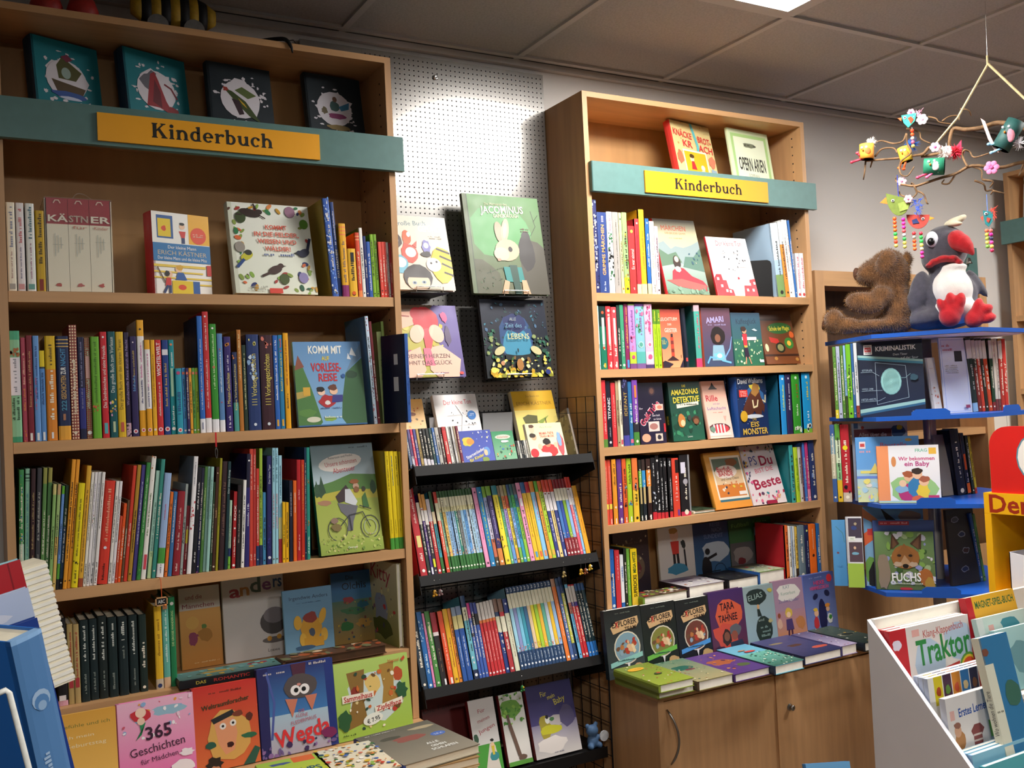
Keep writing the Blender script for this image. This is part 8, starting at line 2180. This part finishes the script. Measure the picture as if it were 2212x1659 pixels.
tag_ = [('g', 0, 1, 'e4deda', 'eae6e4'), ('r', .06, .76, .15, .86, 'e8b8b0'), ('t', 'Erstes Lernen', .54, .83, .62, '2a56a8', .11, True, .03), ('b', .2, .54, .12, .14, 'b8804a', 4), ('e', .18, .64, .07, .08, 'd8a888'), ('b', .18, .7, .08, .05, '9a6a5a', 5), ('p', [(.44, .6), (.52, .66), (.64, .66), (.72, .6), (.66, .54), (.66, .34), (.48, .34), (.48, .54)], '8a4a48')] + [('r', .48, .36 + .06 * i, .66, .38 + .06 * i, 'd8c8c0') for i in range(4)] + [('p', [(.82, .66), (.94, .66), (.92, .48), (.84, .48)], '5aa83c'), ('l', [(.86, .66), (.84, .82)], .015, 'd85a80'), ('l', [(.9, .66), (.92, .8)], .015, '2a6ab0'), ('t', 'M', .1, .3, .14, 'd82c4a', .18, True), ('t', 'e', .24, .29, .1, 'e88a2c', .16, True), ('t', 'i', .34, .31, .03, 'e8c42c', .18, True), ('t', 'n', .43, .31, .1, '5aa83c', .16, True), ('t', 'T', .6, .34, .1, '2a6ab8', .19, True), ('t', 'a', .74, .33, .1, '6aa83c', .16, True), ('t', 'g', .88, .35, .1, 'd84a4a', .16, True)]
bface((905, 1420), (1310, 1290), (760, 1080), q[1][0] - .112, q[1][1] - .0, .016, 'e6e0dc', tag_, 'white board book with clothes pictures and rainbow letters', spine='d8dce8', lean=5, inner=1, **RB)
bface((1168, 1800), (1620, 1700), (1140, 1560), q[2][0] - .11, q[2][1], .012, '8ac0d8', [('g', 0, 1, '4a9ac0', '8ac4dc'), ('b', .5, .84, .3, .06, 'e8e8e0', 3)], '', n=3, labels=['turquoise board book at the front of the lower box step', 'second board book on the lower box step', 'third board book on the lower box step', 'rear board book on the lower box step'], group='board books on the lower box step', lean=5, inner=1, spine='8ab4d8', **RB)
bface((1262, 1860), (1660, 1770), (1240, 1660), q[2][0] - .138, q[2][1] - .0, .012, '3f98a8', [('g', 0, 1, '2f8a9c', '58b0b8'), ('b', .3, .7, .1, .08, 'c86a3a', 3), ('b', .6, .5, .2, .14, '3a6a9a', 4)], 'sea-green board book at the very front of the box', lean=5, inner=1, **RB)
P = aty(1775, 1650, 1.35)
t = cover_book((P.x - .03, 1.35, P.z - .1), (-.3, .1, -.2), .1, .1, .012, '4a8ac8', [('g', 0, 1, '3a7ab8', '6aa8d8'), ('b', .7, .7, .2, .12, 'c8d8e8', 3)], 'blue cover tip peeking up in front of the cabinet doors', pages='pagew')
t2 = empty('book_bin', (P.x + .01, 1.38, 0), (0, 0, 0), 'low wooden bin below the blue cover tip', 'bin')
mesh('box', 'wood', t2, box=(-.15, -.12, 0, .15, .12, P.z - .105))

# ================================================================ hanging twig mobile
MO = Vector((2.808, 1.848, 0))
MN = Vector((MO.x, MO.y, 0)).normalized()
MD = Vector((MN.y, -MN.x, 0))


def mp(u, v, dn=0):
	P = atpl(u, v, MO + MN * dn, MN)
	return P


kn = mp(2133, 135)
K = (mp(2100, 300) - mp(2000, 300)).length / 100
rn = random.Random(11)
mt = empty('twig_mobile', (kn.x, kn.y, kn.z), (0, 0, 0), 'twisted hazel twig mobile hanging from the ceiling by pale bast', 'mobile')


def rel(P):
	return P - kn


MB().tube([rel(Vector((MO.x, MO.y, CEIL - .002))), Vector((0, 0, 0))], .0006, 5).build('thread', 'wirel', mt)
b = MB()
b.tube([rel(mp(2132, 120)), rel(mp(2133, 140)), rel(mp(2068, 255)), rel(mp(2022, 310, .02))], .0035, 5)
b.build('bast_strap', 'rope', mt)
MB().tube([rel(mp(2134, 138)), rel(mp(2215, 215)), rel(mp(2300, 300))], .004, 5).build('bast_strap', 'rope', mt)
TW = [
	(7, [(2240, 285), (2180, 268), (2150, 266), (2120, 276), (2085, 280), (2060, 278), (2052, 300), (2046, 325), (2010, 335), (1990, 338)], 0),
	(5, [(2046, 325), (2010, 318), (1995, 332), (1975, 336), (1940, 342), (1900, 345), (1870, 348)], .0),
	(5, [(2240, 345), (2200, 352), (2160, 362), (2100, 358), (2065, 375), (2030, 385), (2000, 395), (1975, 402), (1945, 398)], -.03),
	(3, [(1958, 288), (1960, 310), (1968, 330), (1945, 350), (1945, 375), (1960, 380), (1975, 360)], -.04),
	(3, [(1958, 288), (1950, 305), (1930, 310), (1905, 304), (1890, 308)], .03), (3, [(1958, 278), (1985, 285), (1990, 300), (2010, 310)], .02),
	(3, [(1870, 345), (1868, 370), (1865, 388)], 0), (3, [(1885, 345), (1880, 362)], .01), (3, [(1890, 338), (1905, 322), (1930, 320), (1938, 330)], .02),
	(3, [(2090, 360), (2080, 340), (2082, 325), (2095, 328), (2105, 340), (2140, 330), (2165, 325)], -.05),
	(3, [(2065, 375), (2050, 396), (2035, 396), (2040, 388)], -.03), (2.5, [(2100, 360), (2120, 368), (2122, 388), (2140, 392)], .02),
	(3, [(2105, 390), (2125, 398), (2130, 412), (2145, 410), (2140, 420)], .02), (3, [(2122, 388), (2145, 392), (2138, 405)], -.01), (2.5, [(2145, 412), (2170, 418)], 0),
	(3, [(1975, 402), (1980, 418), (1965, 430), (1955, 426)], -.03), (3, [(1980, 412), (1995, 420), (2002, 438), (2005, 440)], -.01), (2.5, [(1980, 405), (1970, 395), (1968, 402)], 0),
	(2.5, [(2075, 235), (2092, 238), (2098, 250)], .03), (2.5, [(2035, 262), (2050, 252), (2070, 250), (2072, 260)], .02), (2.5, [(2005, 252), (2022, 256), (2030, 264), (2060, 268)], .02), (2.5, [(1945, 398), (1935, 390), (1936, 382)], -.02),
	(2.5, [(1955, 425), (1945, 420), (1942, 412)], -.02), (3, [(2212, 352), (2205, 370), (2200, 380)], .02)]
for r, pts, dn in TW:
	P = [rel(mp(u, v, dn + rn.uniform(-.012, .012))) for u, v in pts]
	MB().tube(bez(P, 4), r * K * .85, 6, None, r * K * .5).build('twig', 'twig', mt, True)
FELT = {}


def felt(c, rough=.9):
	if c not in FELT:
		FELT[c] = mat('felt_' + c, c, rough, var=.12, scale=80)
	return FELT[c]


def flower(u, v, c, c2, dn, label, r=15):
	P = mp(u, v, dn)
	t = empty('felt_flower', P, (0, 0, math.atan2(MD.y, MD.x)), label, 'flower', 'small flowers on the mobile')
	b = MB()
	for k in range(6):
		a = k * math.pi / 3
		b.ell((math.cos(a) * r * K * .6, 0, math.sin(a) * r * K * .6), (r * K * .42, .003, r * K * .42), 10, 6)
	b.build('petals', felt(c), t, True)
	MB().ell((0, -.003, 0), (r * K * .25, .003, r * K * .25), 8, 6).build('centre', felt(c2), t, True)


flower(1992, 258, 'f4eaf0', 'e8a8c8', -.02, 'white flower behind the small teal bird on the mobile', 13)
flower(1968, 243, 'f0b0c8', 'd86a98', .01, 'pale pink flower on top of the small teal bird', 9)
flower(2020, 318, 'f4c4d8', 'e86aa0', -.05, 'pink flower at the foot of the bast strap', 12)
flower(1948, 392, 'f6d0de', 'e888b0', -.03, 'pale pink flower above the blue thread', 11)
flower(2142, 362, 'ec86b4', 'c85a94', -.05, 'bright pink flower on the lower twig', 16)
flower(1962, 430, 'f4c8d4', 'e48aa8', -.06, 'pink flower tucked beside the olive bird', 10)


def beads(t, x0, z0, cols, r=.0062, dn=0):
	z = z0
	for c in cols.split():
		MB().ell((x0, dn, z - r), (r, r, r), 8, 6).build('bead', felt(c, .35), t, True)
		z -= 2 * r
	MB().tube([(x0, dn, z0 + .004), (x0, dn, z)], .0006, 4).build('bead_thread', 'wirel', t)


def cut(poly, u0, v0, dn, thick=.004):
	"""outline in pixels to a slab in the mobile's plane, around (u0, v0)"""
	O = mp(u0, v0, dn)
	return [((mp(u, v, dn) - O).dot(MD), (mp(u, v, dn) - O).z) for u, v in poly]


def slab(name, m, t, pts, y0, y1):
	return MB().prism(pts, y0, y1, None, 'y').build(name, m, t)


def bird(u0, v0, dn, label, poly, col, beak, bcol, eye=None, wing=None, wcol=None, hang=None, hcol='2a3aa0', strands=(), tail=None, tcol=None, name='felt_bird'):
	O = mp(u0, v0, dn)
	t = empty(name, O, (0, 0, math.atan2(MD.y, MD.x)), label, 'bird ornament', 'bird ornaments on the mobile')
	slab('body', felt(col), t, cut(poly, u0, v0, dn), -.003, .003)
	slab('beak', felt(bcol), t, cut(beak, u0, v0, dn), -.002, .002)
	if wing:
		slab('wing', felt(wcol), t, cut(wing, u0, v0, dn), -.005, -.0031)
	if eye:
		c = cut([eye], u0, v0, dn)[0]
		MB().ell((c[0], -.004, c[1]), (.005, .0025, .005), 10, 6).build('eye', 'eyew', t, True)
		MB().ell((c[0], -.0062, c[1]), (.0025, .0015, .0025), 8, 6).build('pupil', 'eyeb', t, True)
	if hang:
		c = cut([hang, (u0, v0)], u0, v0, dn)
		MB().tube([(c[0][0], 0, c[0][1]), (c[0][0], 0, 0)], .0013, 5).build('hanging_thread', felt(hcol), t)
	for u, v, cols in strands:
		c = cut([(u, v)], u, v, dn)[0]
		q = cut([(u, v)], u0, v0, dn)[0]
		beads(t, q[0], q[1], cols)
	if tail:
		c = cut(tail, u0, v0, dn)
		b = MB()
		r_ = random.Random(3)
		for i in range(46):
			p = Vector((r_.uniform(min(a[0] for a in c), max(a[0] for a in c)), 0, r_.uniform(min(a[1] for a in c), max(a[1] for a in c))))
			q = p + Vector((r_.uniform(-.012, .012), r_.uniform(-.006, .006), r_.uniform(-.02, .012)))
			b.tube([p, q], .0014, 4, None, .0004)
		setp(b.build('feather_tuft', felt(tcol), t), kind='stuff')
	return t


half = lambda cx, cy, rx, ry, k=1: [(cx - rx, cy)] + [(cx - rx * math.cos(a * math.pi / 12), cy + ry * math.sin(a * math.pi / 12)) for a in range(1, 12)] + [(cx + rx, cy)]
bird(1942, 430, -.05, 'olive half-round bird with an orange beak, hanging on a blue thread', [(1914, 418)] + [(1914 + 56 * (1 - math.cos(a * math.pi / 12)) / 2 + 0, 418 + 48 * math.sin(a * math.pi / 12) * (1 if a < 9 else .95)) for a in range(1, 11)] + [(1970, 432)], '6a7a34', [(1914, 426), (1901, 438), (1917, 441)], 'ec7a2c', (1929, 434), [(1940, 440), (1966, 432), (1962, 452), (1944, 458)], '8a9a4a', (1938, 378), '2438a0',
     ((1932, 468, 'f0642c f0642c f0702c e8742c 3ac85a e8d040 e84a30 e8d86a'), (1951, 470, 'd82a9a e83aa8 e83aa8 e85a60 c8c8d0 3ab85a e0d860 d8d070')), [(1972, 430), (1990, 432), (1988, 458), (1974, 452)], '2a52c8')
bird(1983, 478, -.03, 'brick red half-round bird with bead legs, in front of the penguin head', half(1983, 464, 25, 30), 'b5463c', [(2008, 468), (2019, 471), (2008, 476)], 'ec8a2c', (1994, 473), [(1970, 476), (1980, 472), (1986, 482), (1972, 484)], '2c3a6a', (1980, 458), '2c3050',
     ((1974, 500, 'c8303a b0b0a8 e85a2c f0743a f0743a'), (1989, 500, 'd83048 3ac85a 3ac85a e8d870 d8d0b0 d8309a c83a90')))
bird(2134, 475, .02, 'small teal bird with a red wing hanging near the side-wall bookcase', [(2123, 455), (2145, 458), (2144, 478), (2136, 490), (2128, 484)], '2a7f84', [(2118, 470), (2124, 466), (2123, 478)], 'c85a4a', (2130, 462), [(2132, 470), (2140, 472), (2136, 482), (2131, 478)], 'b8483a', (2131, 420), '6a8ad8',
     ((2131, 494, 'e87a5a d8c85a b8c85a e8d870 8ac05a'), (2140, 494, 'd87a70 d82a9a 3a3a5a e84aa8 e8d86a d83a6a')), [(2142, 450), (2148, 452), (2148, 466), (2142, 464)], 'e0584a')
bird(1962, 262, -.02, 'small teal triangular bird with a red heart, topmost on the twig', [(1947, 250), (1980, 244), (1976, 262), (1962, 276), (1952, 266)], '3fae94', [(1939, 256), (1948, 254), (1947, 262)], 'ec6a3c', (1955, 255), [(1961, 256), (1968, 252), (1974, 258), (1968, 268)], 'd8482c', None, None, ((1970, 278, 'e84a2c e85a2c c8c8c0 e86a8a d8d070'),), [(1980, 240), (1988, 242), (1988, 256), (1980, 254)], 'f0a8c0')


def roll(u, v, ru, rv, c1, c2, label, dn, ang=0, legs=None, fluff=None, fcol=None, eye=None, beak=None):
	O = mp(u, v, dn)
	t = empty('roll_bird', O, (0, 0, math.atan2(MD.y, MD.x)), label, 'bird ornament', 'bird ornaments on the mobile')
	a = math.radians(ang)
	b = MB()
	n = 18
	prof = [(-rv * K, ru * K * .96), (-rv * K, ru * K), (-rv * .3 * K, ru * K), (rv * .3 * K, ru * K), (rv * K, ru * K), (rv * K, ru * K * .9), (rv * .5 * K, ru * K * .85)]
	vs = []
	for h_, r_ in prof:
		for k in range(n):
			q = 2 * math.pi * k / n
			x, y, z = r_ * math.cos(q), r_ * math.sin(q), h_
			vs.append((x * math.cos(a) - z * math.sin(a), y, x * math.sin(a) + z * math.cos(a)))
	b.add(vs, [(i * n + k, i * n + (k + 1) % n, (i + 1) * n + (k + 1) % n, (i + 1) * n + k) for i in range(len(prof) - 1) for k in range(n)] + [tuple(range(n))])
	b.build('tube', felt(c1, .6), t, True)
	MB().ell((.2 * ru * K, -ru * K * .86, -.1 * rv * K), (ru * K * .45, ru * K * .2, rv * K * .5), 10, 8).build('patch', felt(c2), t, True)
	for s in (-1, 1):
		MB().ell((s * ru * K * .3 - .2 * ru * K, -ru * K * .98, rv * K * .45), (.004, .002, .004), 8, 6).build('eye', 'eyew', t, True)
	MB().ell((-.35 * ru * K, -ru * K * 1.02, .1 * rv * K), (.003, .006, .004), 6, 5).build('beak', felt('ec8a2c'), t, True)
	if fluff:
		r2 = random.Random(7)
		fx, fz, fr = fluff
		b = MB()
		for i in range(90):
			d = Vector((r2.gauss(0, 1), r2.gauss(0, 1), r2.gauss(0, 1))).normalized()
			c = Vector((fx * K, 0, fz * K))
			b.tube([c + d * fr * K * .2, c + d * fr * K * r2.uniform(.7, 1.15)], .0013, 4, None, .0003)
		setp(b.build('feather_tuft', felt(fcol), t), kind='stuff')
	if legs:
		for x, z, x2, z2, c in legs:
			MB().tube([(x * K, -.01, z * K), (x2 * K, -.014, z2 * K)], .0038, 6).build('leg', felt(c, .5), t, True)
			MB().ell((x2 * K, -.014, z2 * K), (.006, .005, .005), 8, 6).build('foot', felt(c, .5), t, True)
	return t


roll(1872, 328, 17, 18, 'f0a03a', 'ea6a34', 'orange and yellow paper-roll bird at the twig tip', -.02, -4, ((-6, -16, -34, -22, 'c8344a'), (-14, -10, -20, -2, 'd84a5a')), (12, 20, 14), 'f4ece4')
roll(1955, 334, 14, 18, 'e8c23a', 'e08a34', 'yellow paper-roll bird with blue feathers', .0, 12, ((-8, -16, -14, -32, 'e8742c'), (2, -16, -4, -36, 'e8642c')), (16, 20, 20), '2a6ac8')
roll(2018, 360, 20, 22, '1f7a5a', 'e8dcdc', 'dark green paper-roll bird with white down', -.06, 84, ((-14, -14, -36, -22, 'd84a6a'), (-4, -16, -16, -24, 'e86a94')), (6, 0, 20), 'f2eee8')
roll(2178, 292, 20, 34, '24504c', 'd88a9a', 'dark teal paper-roll bird with pale blue legs at the picture edge', -.07, -32, ((-14, -18, -40, -16, '8ac0e0'), (-4, -26, -36, -36, '8ac0e0')), (20, -22, 16), 'ece8ec')
P = mp(2052, 328, -.02)
t = empty('down_ball', P, (0, 0, math.atan2(MD.y, MD.x)), 'white and red fluffy down ball with a pink paper tip', 'bird ornament', 'bird ornaments on the mobile')
for c, off, n in (('f2eae2', (-8, 0), 200), ('e03048', (10, -3), 150)):
	b = MB()
	r2 = random.Random(n)
	for i in range(n):
		d = Vector((r2.gauss(0, 1), r2.gauss(0, 1), r2.gauss(0, 1))).normalized()
		cc = Vector((off[0] * K, 0, off[1] * K))
		b.tube([cc + d * 4 * K, cc + d * K * r2.uniform(13, 22)], .0022, 4, None, .0006)
	setp(b.build('down', felt(c), t), kind='stuff')
MB().ell((-6 * K, 0, 0), (15 * K, 13 * K, 15 * K), 14, 10).build('core', felt('f0dcd8'), t, True)
MB().prism([(8 * K, 4 * K), (26 * K, 24 * K), (24 * K, -6 * K)], -.002, .002, None, 'y').build('paper_tip', felt('d83a5a'), t)
P = mp(2138, 305, -.07)
t = empty('feather', P, (0, 0, math.atan2(MD.y, MD.x)), 'pale pink feather pointing down beside the dark teal bird', 'feather')
slab('vane', felt('dcb8b4'), t, cut([(2118, 255), (2128, 262), (2140, 295), (2150, 315), (2158, 330), (2148, 325), (2134, 300)], 2138, 305, -.07), -.001, .001)

# ================================================================ small things on the shelf edges
def edge_point(u, z, Y=FRONT - .006):
	P = Vector((0, Y, z))
	P.x = along(P, Vector((1, 0, 0)), u=u)
	return P


P = edge_point(347, LS[2] - .002)
z0 = aty(347, 1290, P.y).z - P.z
t = empty('slate_pendant', P, (0, 0, 0), 'tiny framed slate lettered ABC on an orange thread', 'pendant')
MB().tube([(0, .012, .003), (0, 0, 0), (.001, 0, z0)], .0008, 5).build('thread', felt('f0622c'), t)
w_, h_ = .03, .022
b = MB()
for q in ((-w_ / 2, z0 - h_, w_ / 2, z0 - h_ + .003), (-w_ / 2, z0 - .003, w_ / 2, z0), (-w_ / 2, z0 - h_, -w_ / 2 + .003, z0), (w_ / 2 - .003, z0 - h_, w_ / 2, z0)):
	b.box(q[0], -.002, q[1], q[2], .002, q[3])
b.build('frame', 'woodx', t)
mesh('slate', 'black', t, box=(-w_ / 2 + .003, -.0012, z0 - h_ + .003, w_ / 2 - .003, .0012, z0 - .003))
art([('t', 'ABC', .5, .5, .7, 'e8e8e4', .36)], w_ - .006, h_ - .006, lambda x, y, o: (-w_ / 2 + .003 + x, -.0012 - o, z0 - h_ + .003 + y), 1).build('lettering', 'print', t)
MB().ell((.008, -.003, z0 - h_ + .001), (.004, .003, .003), 8, 6).build('bead', felt('e08a4a'), t, True)
P = edge_point(466, LS[1] - .002)
t = empty('red_ribbon', P, (0, 0, 0), 'short red ribbon with a steel clip hanging from the second shelf', 'pendant')
mesh('ribbon', felt('d02c34'), t, box=(-.002, -.0005, -.036, .002, .0005, .002))
MB().tube(bez([(0, 0, -.036), (-.003, 0, -.048), (0, 0, -.066), (.003, 0, -.05), (0, 0, -.038)], 4), .0009, 5).build('clip', 'chrome', t)
for i, (u, k, c1, c2, lab) in enumerate(((938, 1, 'c8922a', '6a4a2a', 'brass charm hanging from the middle tray nearest the striped-toy bookcase'), (950, 1, '8a6a6a', 'b8b8b8', 'silver charm hanging beside the brass one, middle tray'), (1217, 1, 'a8905a', '4a3a2a', 'dark bronze charm below the navy spines, middle tray'), (1254, 1, 'd8a42a', '8a5a1c', 'gold charm nearest the wire side panel, middle tray'), (1264, 1, '8a4a2a', 'd8d8d0', 'copper charm between two gold ones, middle tray'), (1274, 1, 'e0b43a', 'e8e8e4', 'second gold charm at the end of the middle tray'), (1127, 2, '2a7a3a', 'e0c02a', 'green and yellow charm below the bottom tray'))):
	P = edge_point(u, MZ[k] - .012, MY - .006)
	t = empty('charm', P, (0, 0, 0), lab, 'charm', 'small charms on the rack')
	L_ = .03 if u != 1274 else .02
	MB().tube([(0, .004, .004), (0, 0, 0), (0, 0, -L_)], .0006, 5).build('chain', 'steel', t)
	b = MB()
	b.ell((0, 0, -L_ - .006), (.006, .005, .008), 10, 8).ell((-.004, 0, -L_ - .015), (.004, .004, .004), 8, 6).ell((.005, 0, -L_ - .014), (.004, .004, .003), 8, 6)
	b.build('figure', felt(c1, .35), t, True)
	MB().ell((.002, -.005, -L_ - .004), (.003, .002, .003), 8, 6).build('stone', felt(c2, .3), t, True)
# blue bear figurine on the lowest rack shelf
t = empty('teddy_figurine', (1.742, MY + .025, MZ[3]), (0, 0, 0), 'little blue teddy figurine holding a white disc, lowest rack shelf', 'figurine')
tb_ = felt('4a6a90', .6)
b = MB()
b.ell((0, 0, .022), (.02, .018, .024)).ell((-.002, -.002, .056), (.021, .019, .019)).ell((-.018, 0, .072), (.008, .006, .008)).ell((.014, 0, .074), (.008, .006, .008)).ell((-.016, -.012, .01), (.01, .014, .01)).ell((.016, -.012, .01), (.01, .014, .01)).ell((.02, -.008, .034), (.014, .008, .008))
o = b.build('body', tb_, t, True)
r = o.modifiers.new('remesh', 'REMESH')
r.mode, r.voxel_size, r.use_smooth_shade = 'VOXEL', .003, True
b = MB()
vs = [(.034 + .017 * math.cos(a * .393), y, .036 + .017 * math.sin(a * .393)) for y in (-.018, -.014) for a in range(16)]
b.add(vs, [tuple(range(16)), tuple(range(16, 32))] + [(i, (i + 1) % 16, 16 + (i + 1) % 16, 16 + i) for i in range(16)])
b.build('disc', felt('d8dce0', .5), t)

# ================================================================ on top of the bookcase
TZ = 2.5545
a0, a1 = aty(283, 40, 2.74), aty(465, 50, 2.74)
t = empty('striped_toy', ((a0.x + a1.x) / 2, 2.74, TZ), (0, 0, 0), 'black and yellow striped wheeled toy on top of the bookcase', 'toy')
hw = (a1.x - a0.x) / 2
pr_ = [(-hw, .05), (-hw, .09), (-hw + .03, .14), (0, .15), (hw - .04, .13), (hw, .085), (hw - .02, .05), (hw - .06, .035), (-hw + .04, .035)]
N_ = 9
xs = [-hw + 2 * hw * i / N_ for i in range(N_ + 1)]
for i in range(N_):
	m_ = (xs[i] + xs[i + 1]) / 2
	hh = .055 * math.sqrt(max(.12, 1 - (m_ / (hw * 1.08)) ** 2))
	h0 = .055 * math.sqrt(max(.06, 1 - (xs[i] / (hw * 1.08)) ** 2))
	h1 = .055 * math.sqrt(max(.06, 1 - (xs[i + 1] / (hw * 1.08)) ** 2))
	b = MB()
	n = 14
	vs = [(x, .03 * r_ / .055 * math.cos(q * 2 * math.pi / n) * 1.0, .085 + r_ * math.sin(q * 2 * math.pi / n)) for x, r_ in ((xs[i], h0), (xs[i + 1], h1)) for q in range(n)]
	b.add(vs, [(q, (q + 1) % n, n + (q + 1) % n, n + q) for q in range(n)] + [tuple(range(n))[::-1], tuple(range(n, 2 * n))])
	b.build('stripe', felt('1a1a1e' if i % 2 else 'c8a02c', .6), t, True)
for x in (-hw * .45, hw * .4):
	b = MB()
	vs = [(x + .028 * math.cos(q * .3927), y, .0285 + .028 * math.sin(q * .3927)) for y in (-.045, -.034) for q in range(16)]
	b.add(vs, [tuple(range(16))[::-1], tuple(range(16, 32))] + [(i, (i + 1) % 16, 16 + (i + 1) % 16, 16 + i) for i in range(16)])
	wl = b.build('wheel', felt('7a7876', .6), t)
for i, (u, lab) in enumerate(((100, 'red rounded toy at the outer end above the wide sign'), (178, 'red toy pot beside the striped toy on the bookcase'))):
	P = aty(u, 12, 2.72)
	t = empty('red_toy', (P.x, 2.72, TZ), (0, 0, 0), lab, 'toy', 'red toys on the bookcase')
	MB().lathe([(.02, 0), (.034, .012), (.04, .04), (.03, .07), (.012, .08)], 18).build('body', felt('b8322c', .5), t, True)
	MB().lathe([(.006, .08), (.012, .088), (.004, .1)], 12).build('knob', felt('7a2a20', .5), t, True)
P = edge_point(600, 2.5545, FRONT + .01)
t = empty('rubber_lizard', P, (0, 0, 0), 'black rubber lizard drooping over the bookcase top edge', 'toy')
q = bez([(-.07, .05, .006), (-.04, .03, .01), (0, .0, .01), (.02, -.012, .006), (.032, -.016, -.012), (.036, -.016, -.03)], 4)
MB().tube(q, [.002 + .004 * math.sin(math.pi * i / (len(q) - 1)) for i in range(len(q))], 6).build('body', 'black', t, True)
for x, s in ((0, 1), (.016, -1), (.028, 1)):
	MB().tube([(x, -.008, .006), (x + .012, -.014, .002 + s * .006), (x + .018, -.016, -.006 + s * .004)], .0013, 4).build('leg', 'black', t)
# small dark sign plate on the wall, above the pegboard edge
# ================================================================ near corner: blue books in a wire stand
BYN = 1.05
yw = math.radians(34)
def near(u0, u1, vt, Y, h, d, col, ops, label, yaw, lean):
	P = aty(u0, vt, Y)
	a = math.radians(lean)
	up = Vector((math.sin(a) * math.cos(yaw), math.sin(a) * math.sin(yaw), math.cos(a)))
	Q = P - up * h
	D = Vector((math.cos(yaw), math.sin(yaw), 0))
	th = along(P, D, u=u1)
	return spine_book(Q, (0, a, yaw), th, h, d, col, ops, label, None, 3, 'picture_book')


near(22, 90, 1388, BYN, .3, .22, '4f7cae', [['side', '1f6fc8'], ['b', '.985', '1', '8ab4e0'], ['d', '9ab4d0', '.78', '.3'], ['d', '4f7cae', '.77', '.24'], ['d', '8aa8c8', '.76', '.14'], ['s', '9ab4d0', '.3', '.6', '.22', '.3'], ['side', '1f6fc8']], 'thick slate blue picture book in the wire stand, foremost', yw, -11)
def nearcover(utr, vtr, Y, yaw, lean, w, h, th, col, sh, label, spine):
	a = math.radians(lean)
	y_ = math.radians(yaw)
	R_ = Matrix.Rotation(y_, 3, 'Z') @ Matrix.Rotation(a, 3, 'Y')
	Q = aty(utr, vtr, Y) - R_ @ Vector((w, 0, h))
	return cover_book(Q, (0, a, y_), w, h, th, col, sh, label, spine=spine)


nearcover(80, 1334, BYN + .28, 12, -11, .2, .26, .012, '1d3c86', None, 'navy picture book just behind the slate blue one', '1d3c86')
nearcover(60, 1269, BYN + .31, 12, -11, .2, .28, .012, 'b4c4e0', [('g', 0, 1, '8ab0dc', 'bcc8e0'), ('b', .6, .9, .3, .06, 'd8dce8', 3)], 'pale blue cloudy picture book in the wire stand', 'a8bcdc')
nearcover(43, 1208, BYN + .34, 12, -11, .2, .28, .014, '9cc8d4', [('r', .8, 0, 1, 1, 'b4242c'), ('r', .92, 0, .93, 1, '8a1a22')], 'red-edged pale blue book at the back of the wire stand', '9cc8d4')
P = aty(100, 1226, BYN + .37)
t = empty('ribbed_notebook', (P.x - .034 + .03, BYN + .37, P.z - .16), (0, math.radians(-11), math.radians(14)), 'cream ribbed notebook block leaning behind the blue books', 'notebook')
mesh('block', 'page', t, box=(0, 0, 0, .036, .05, .165))
for i in range(20):
	MB().box(-.0008, -.0012, .003 + i * .0081, .0368, .001, .0075 + i * .0081).build('rib', 'pagew', t)
A = aty(-8, 1500, BYN - .09)
t = empty('wire_stand', A, (0, 0, 0), 'white wire stand holding the blue books in the near corner', 'book stand')
q = [Vector((0, 0, 0)), aty(12, 1491, BYN - .09) - A, aty(20, 1497, BYN - .09) - A, aty(62, 1659, BYN - .09) - A, aty(110, 1850, BYN - .09) - A]
MB().tube(q, .0026, 8).build('front_wire', felt('e4e4dc', .4), t, True)
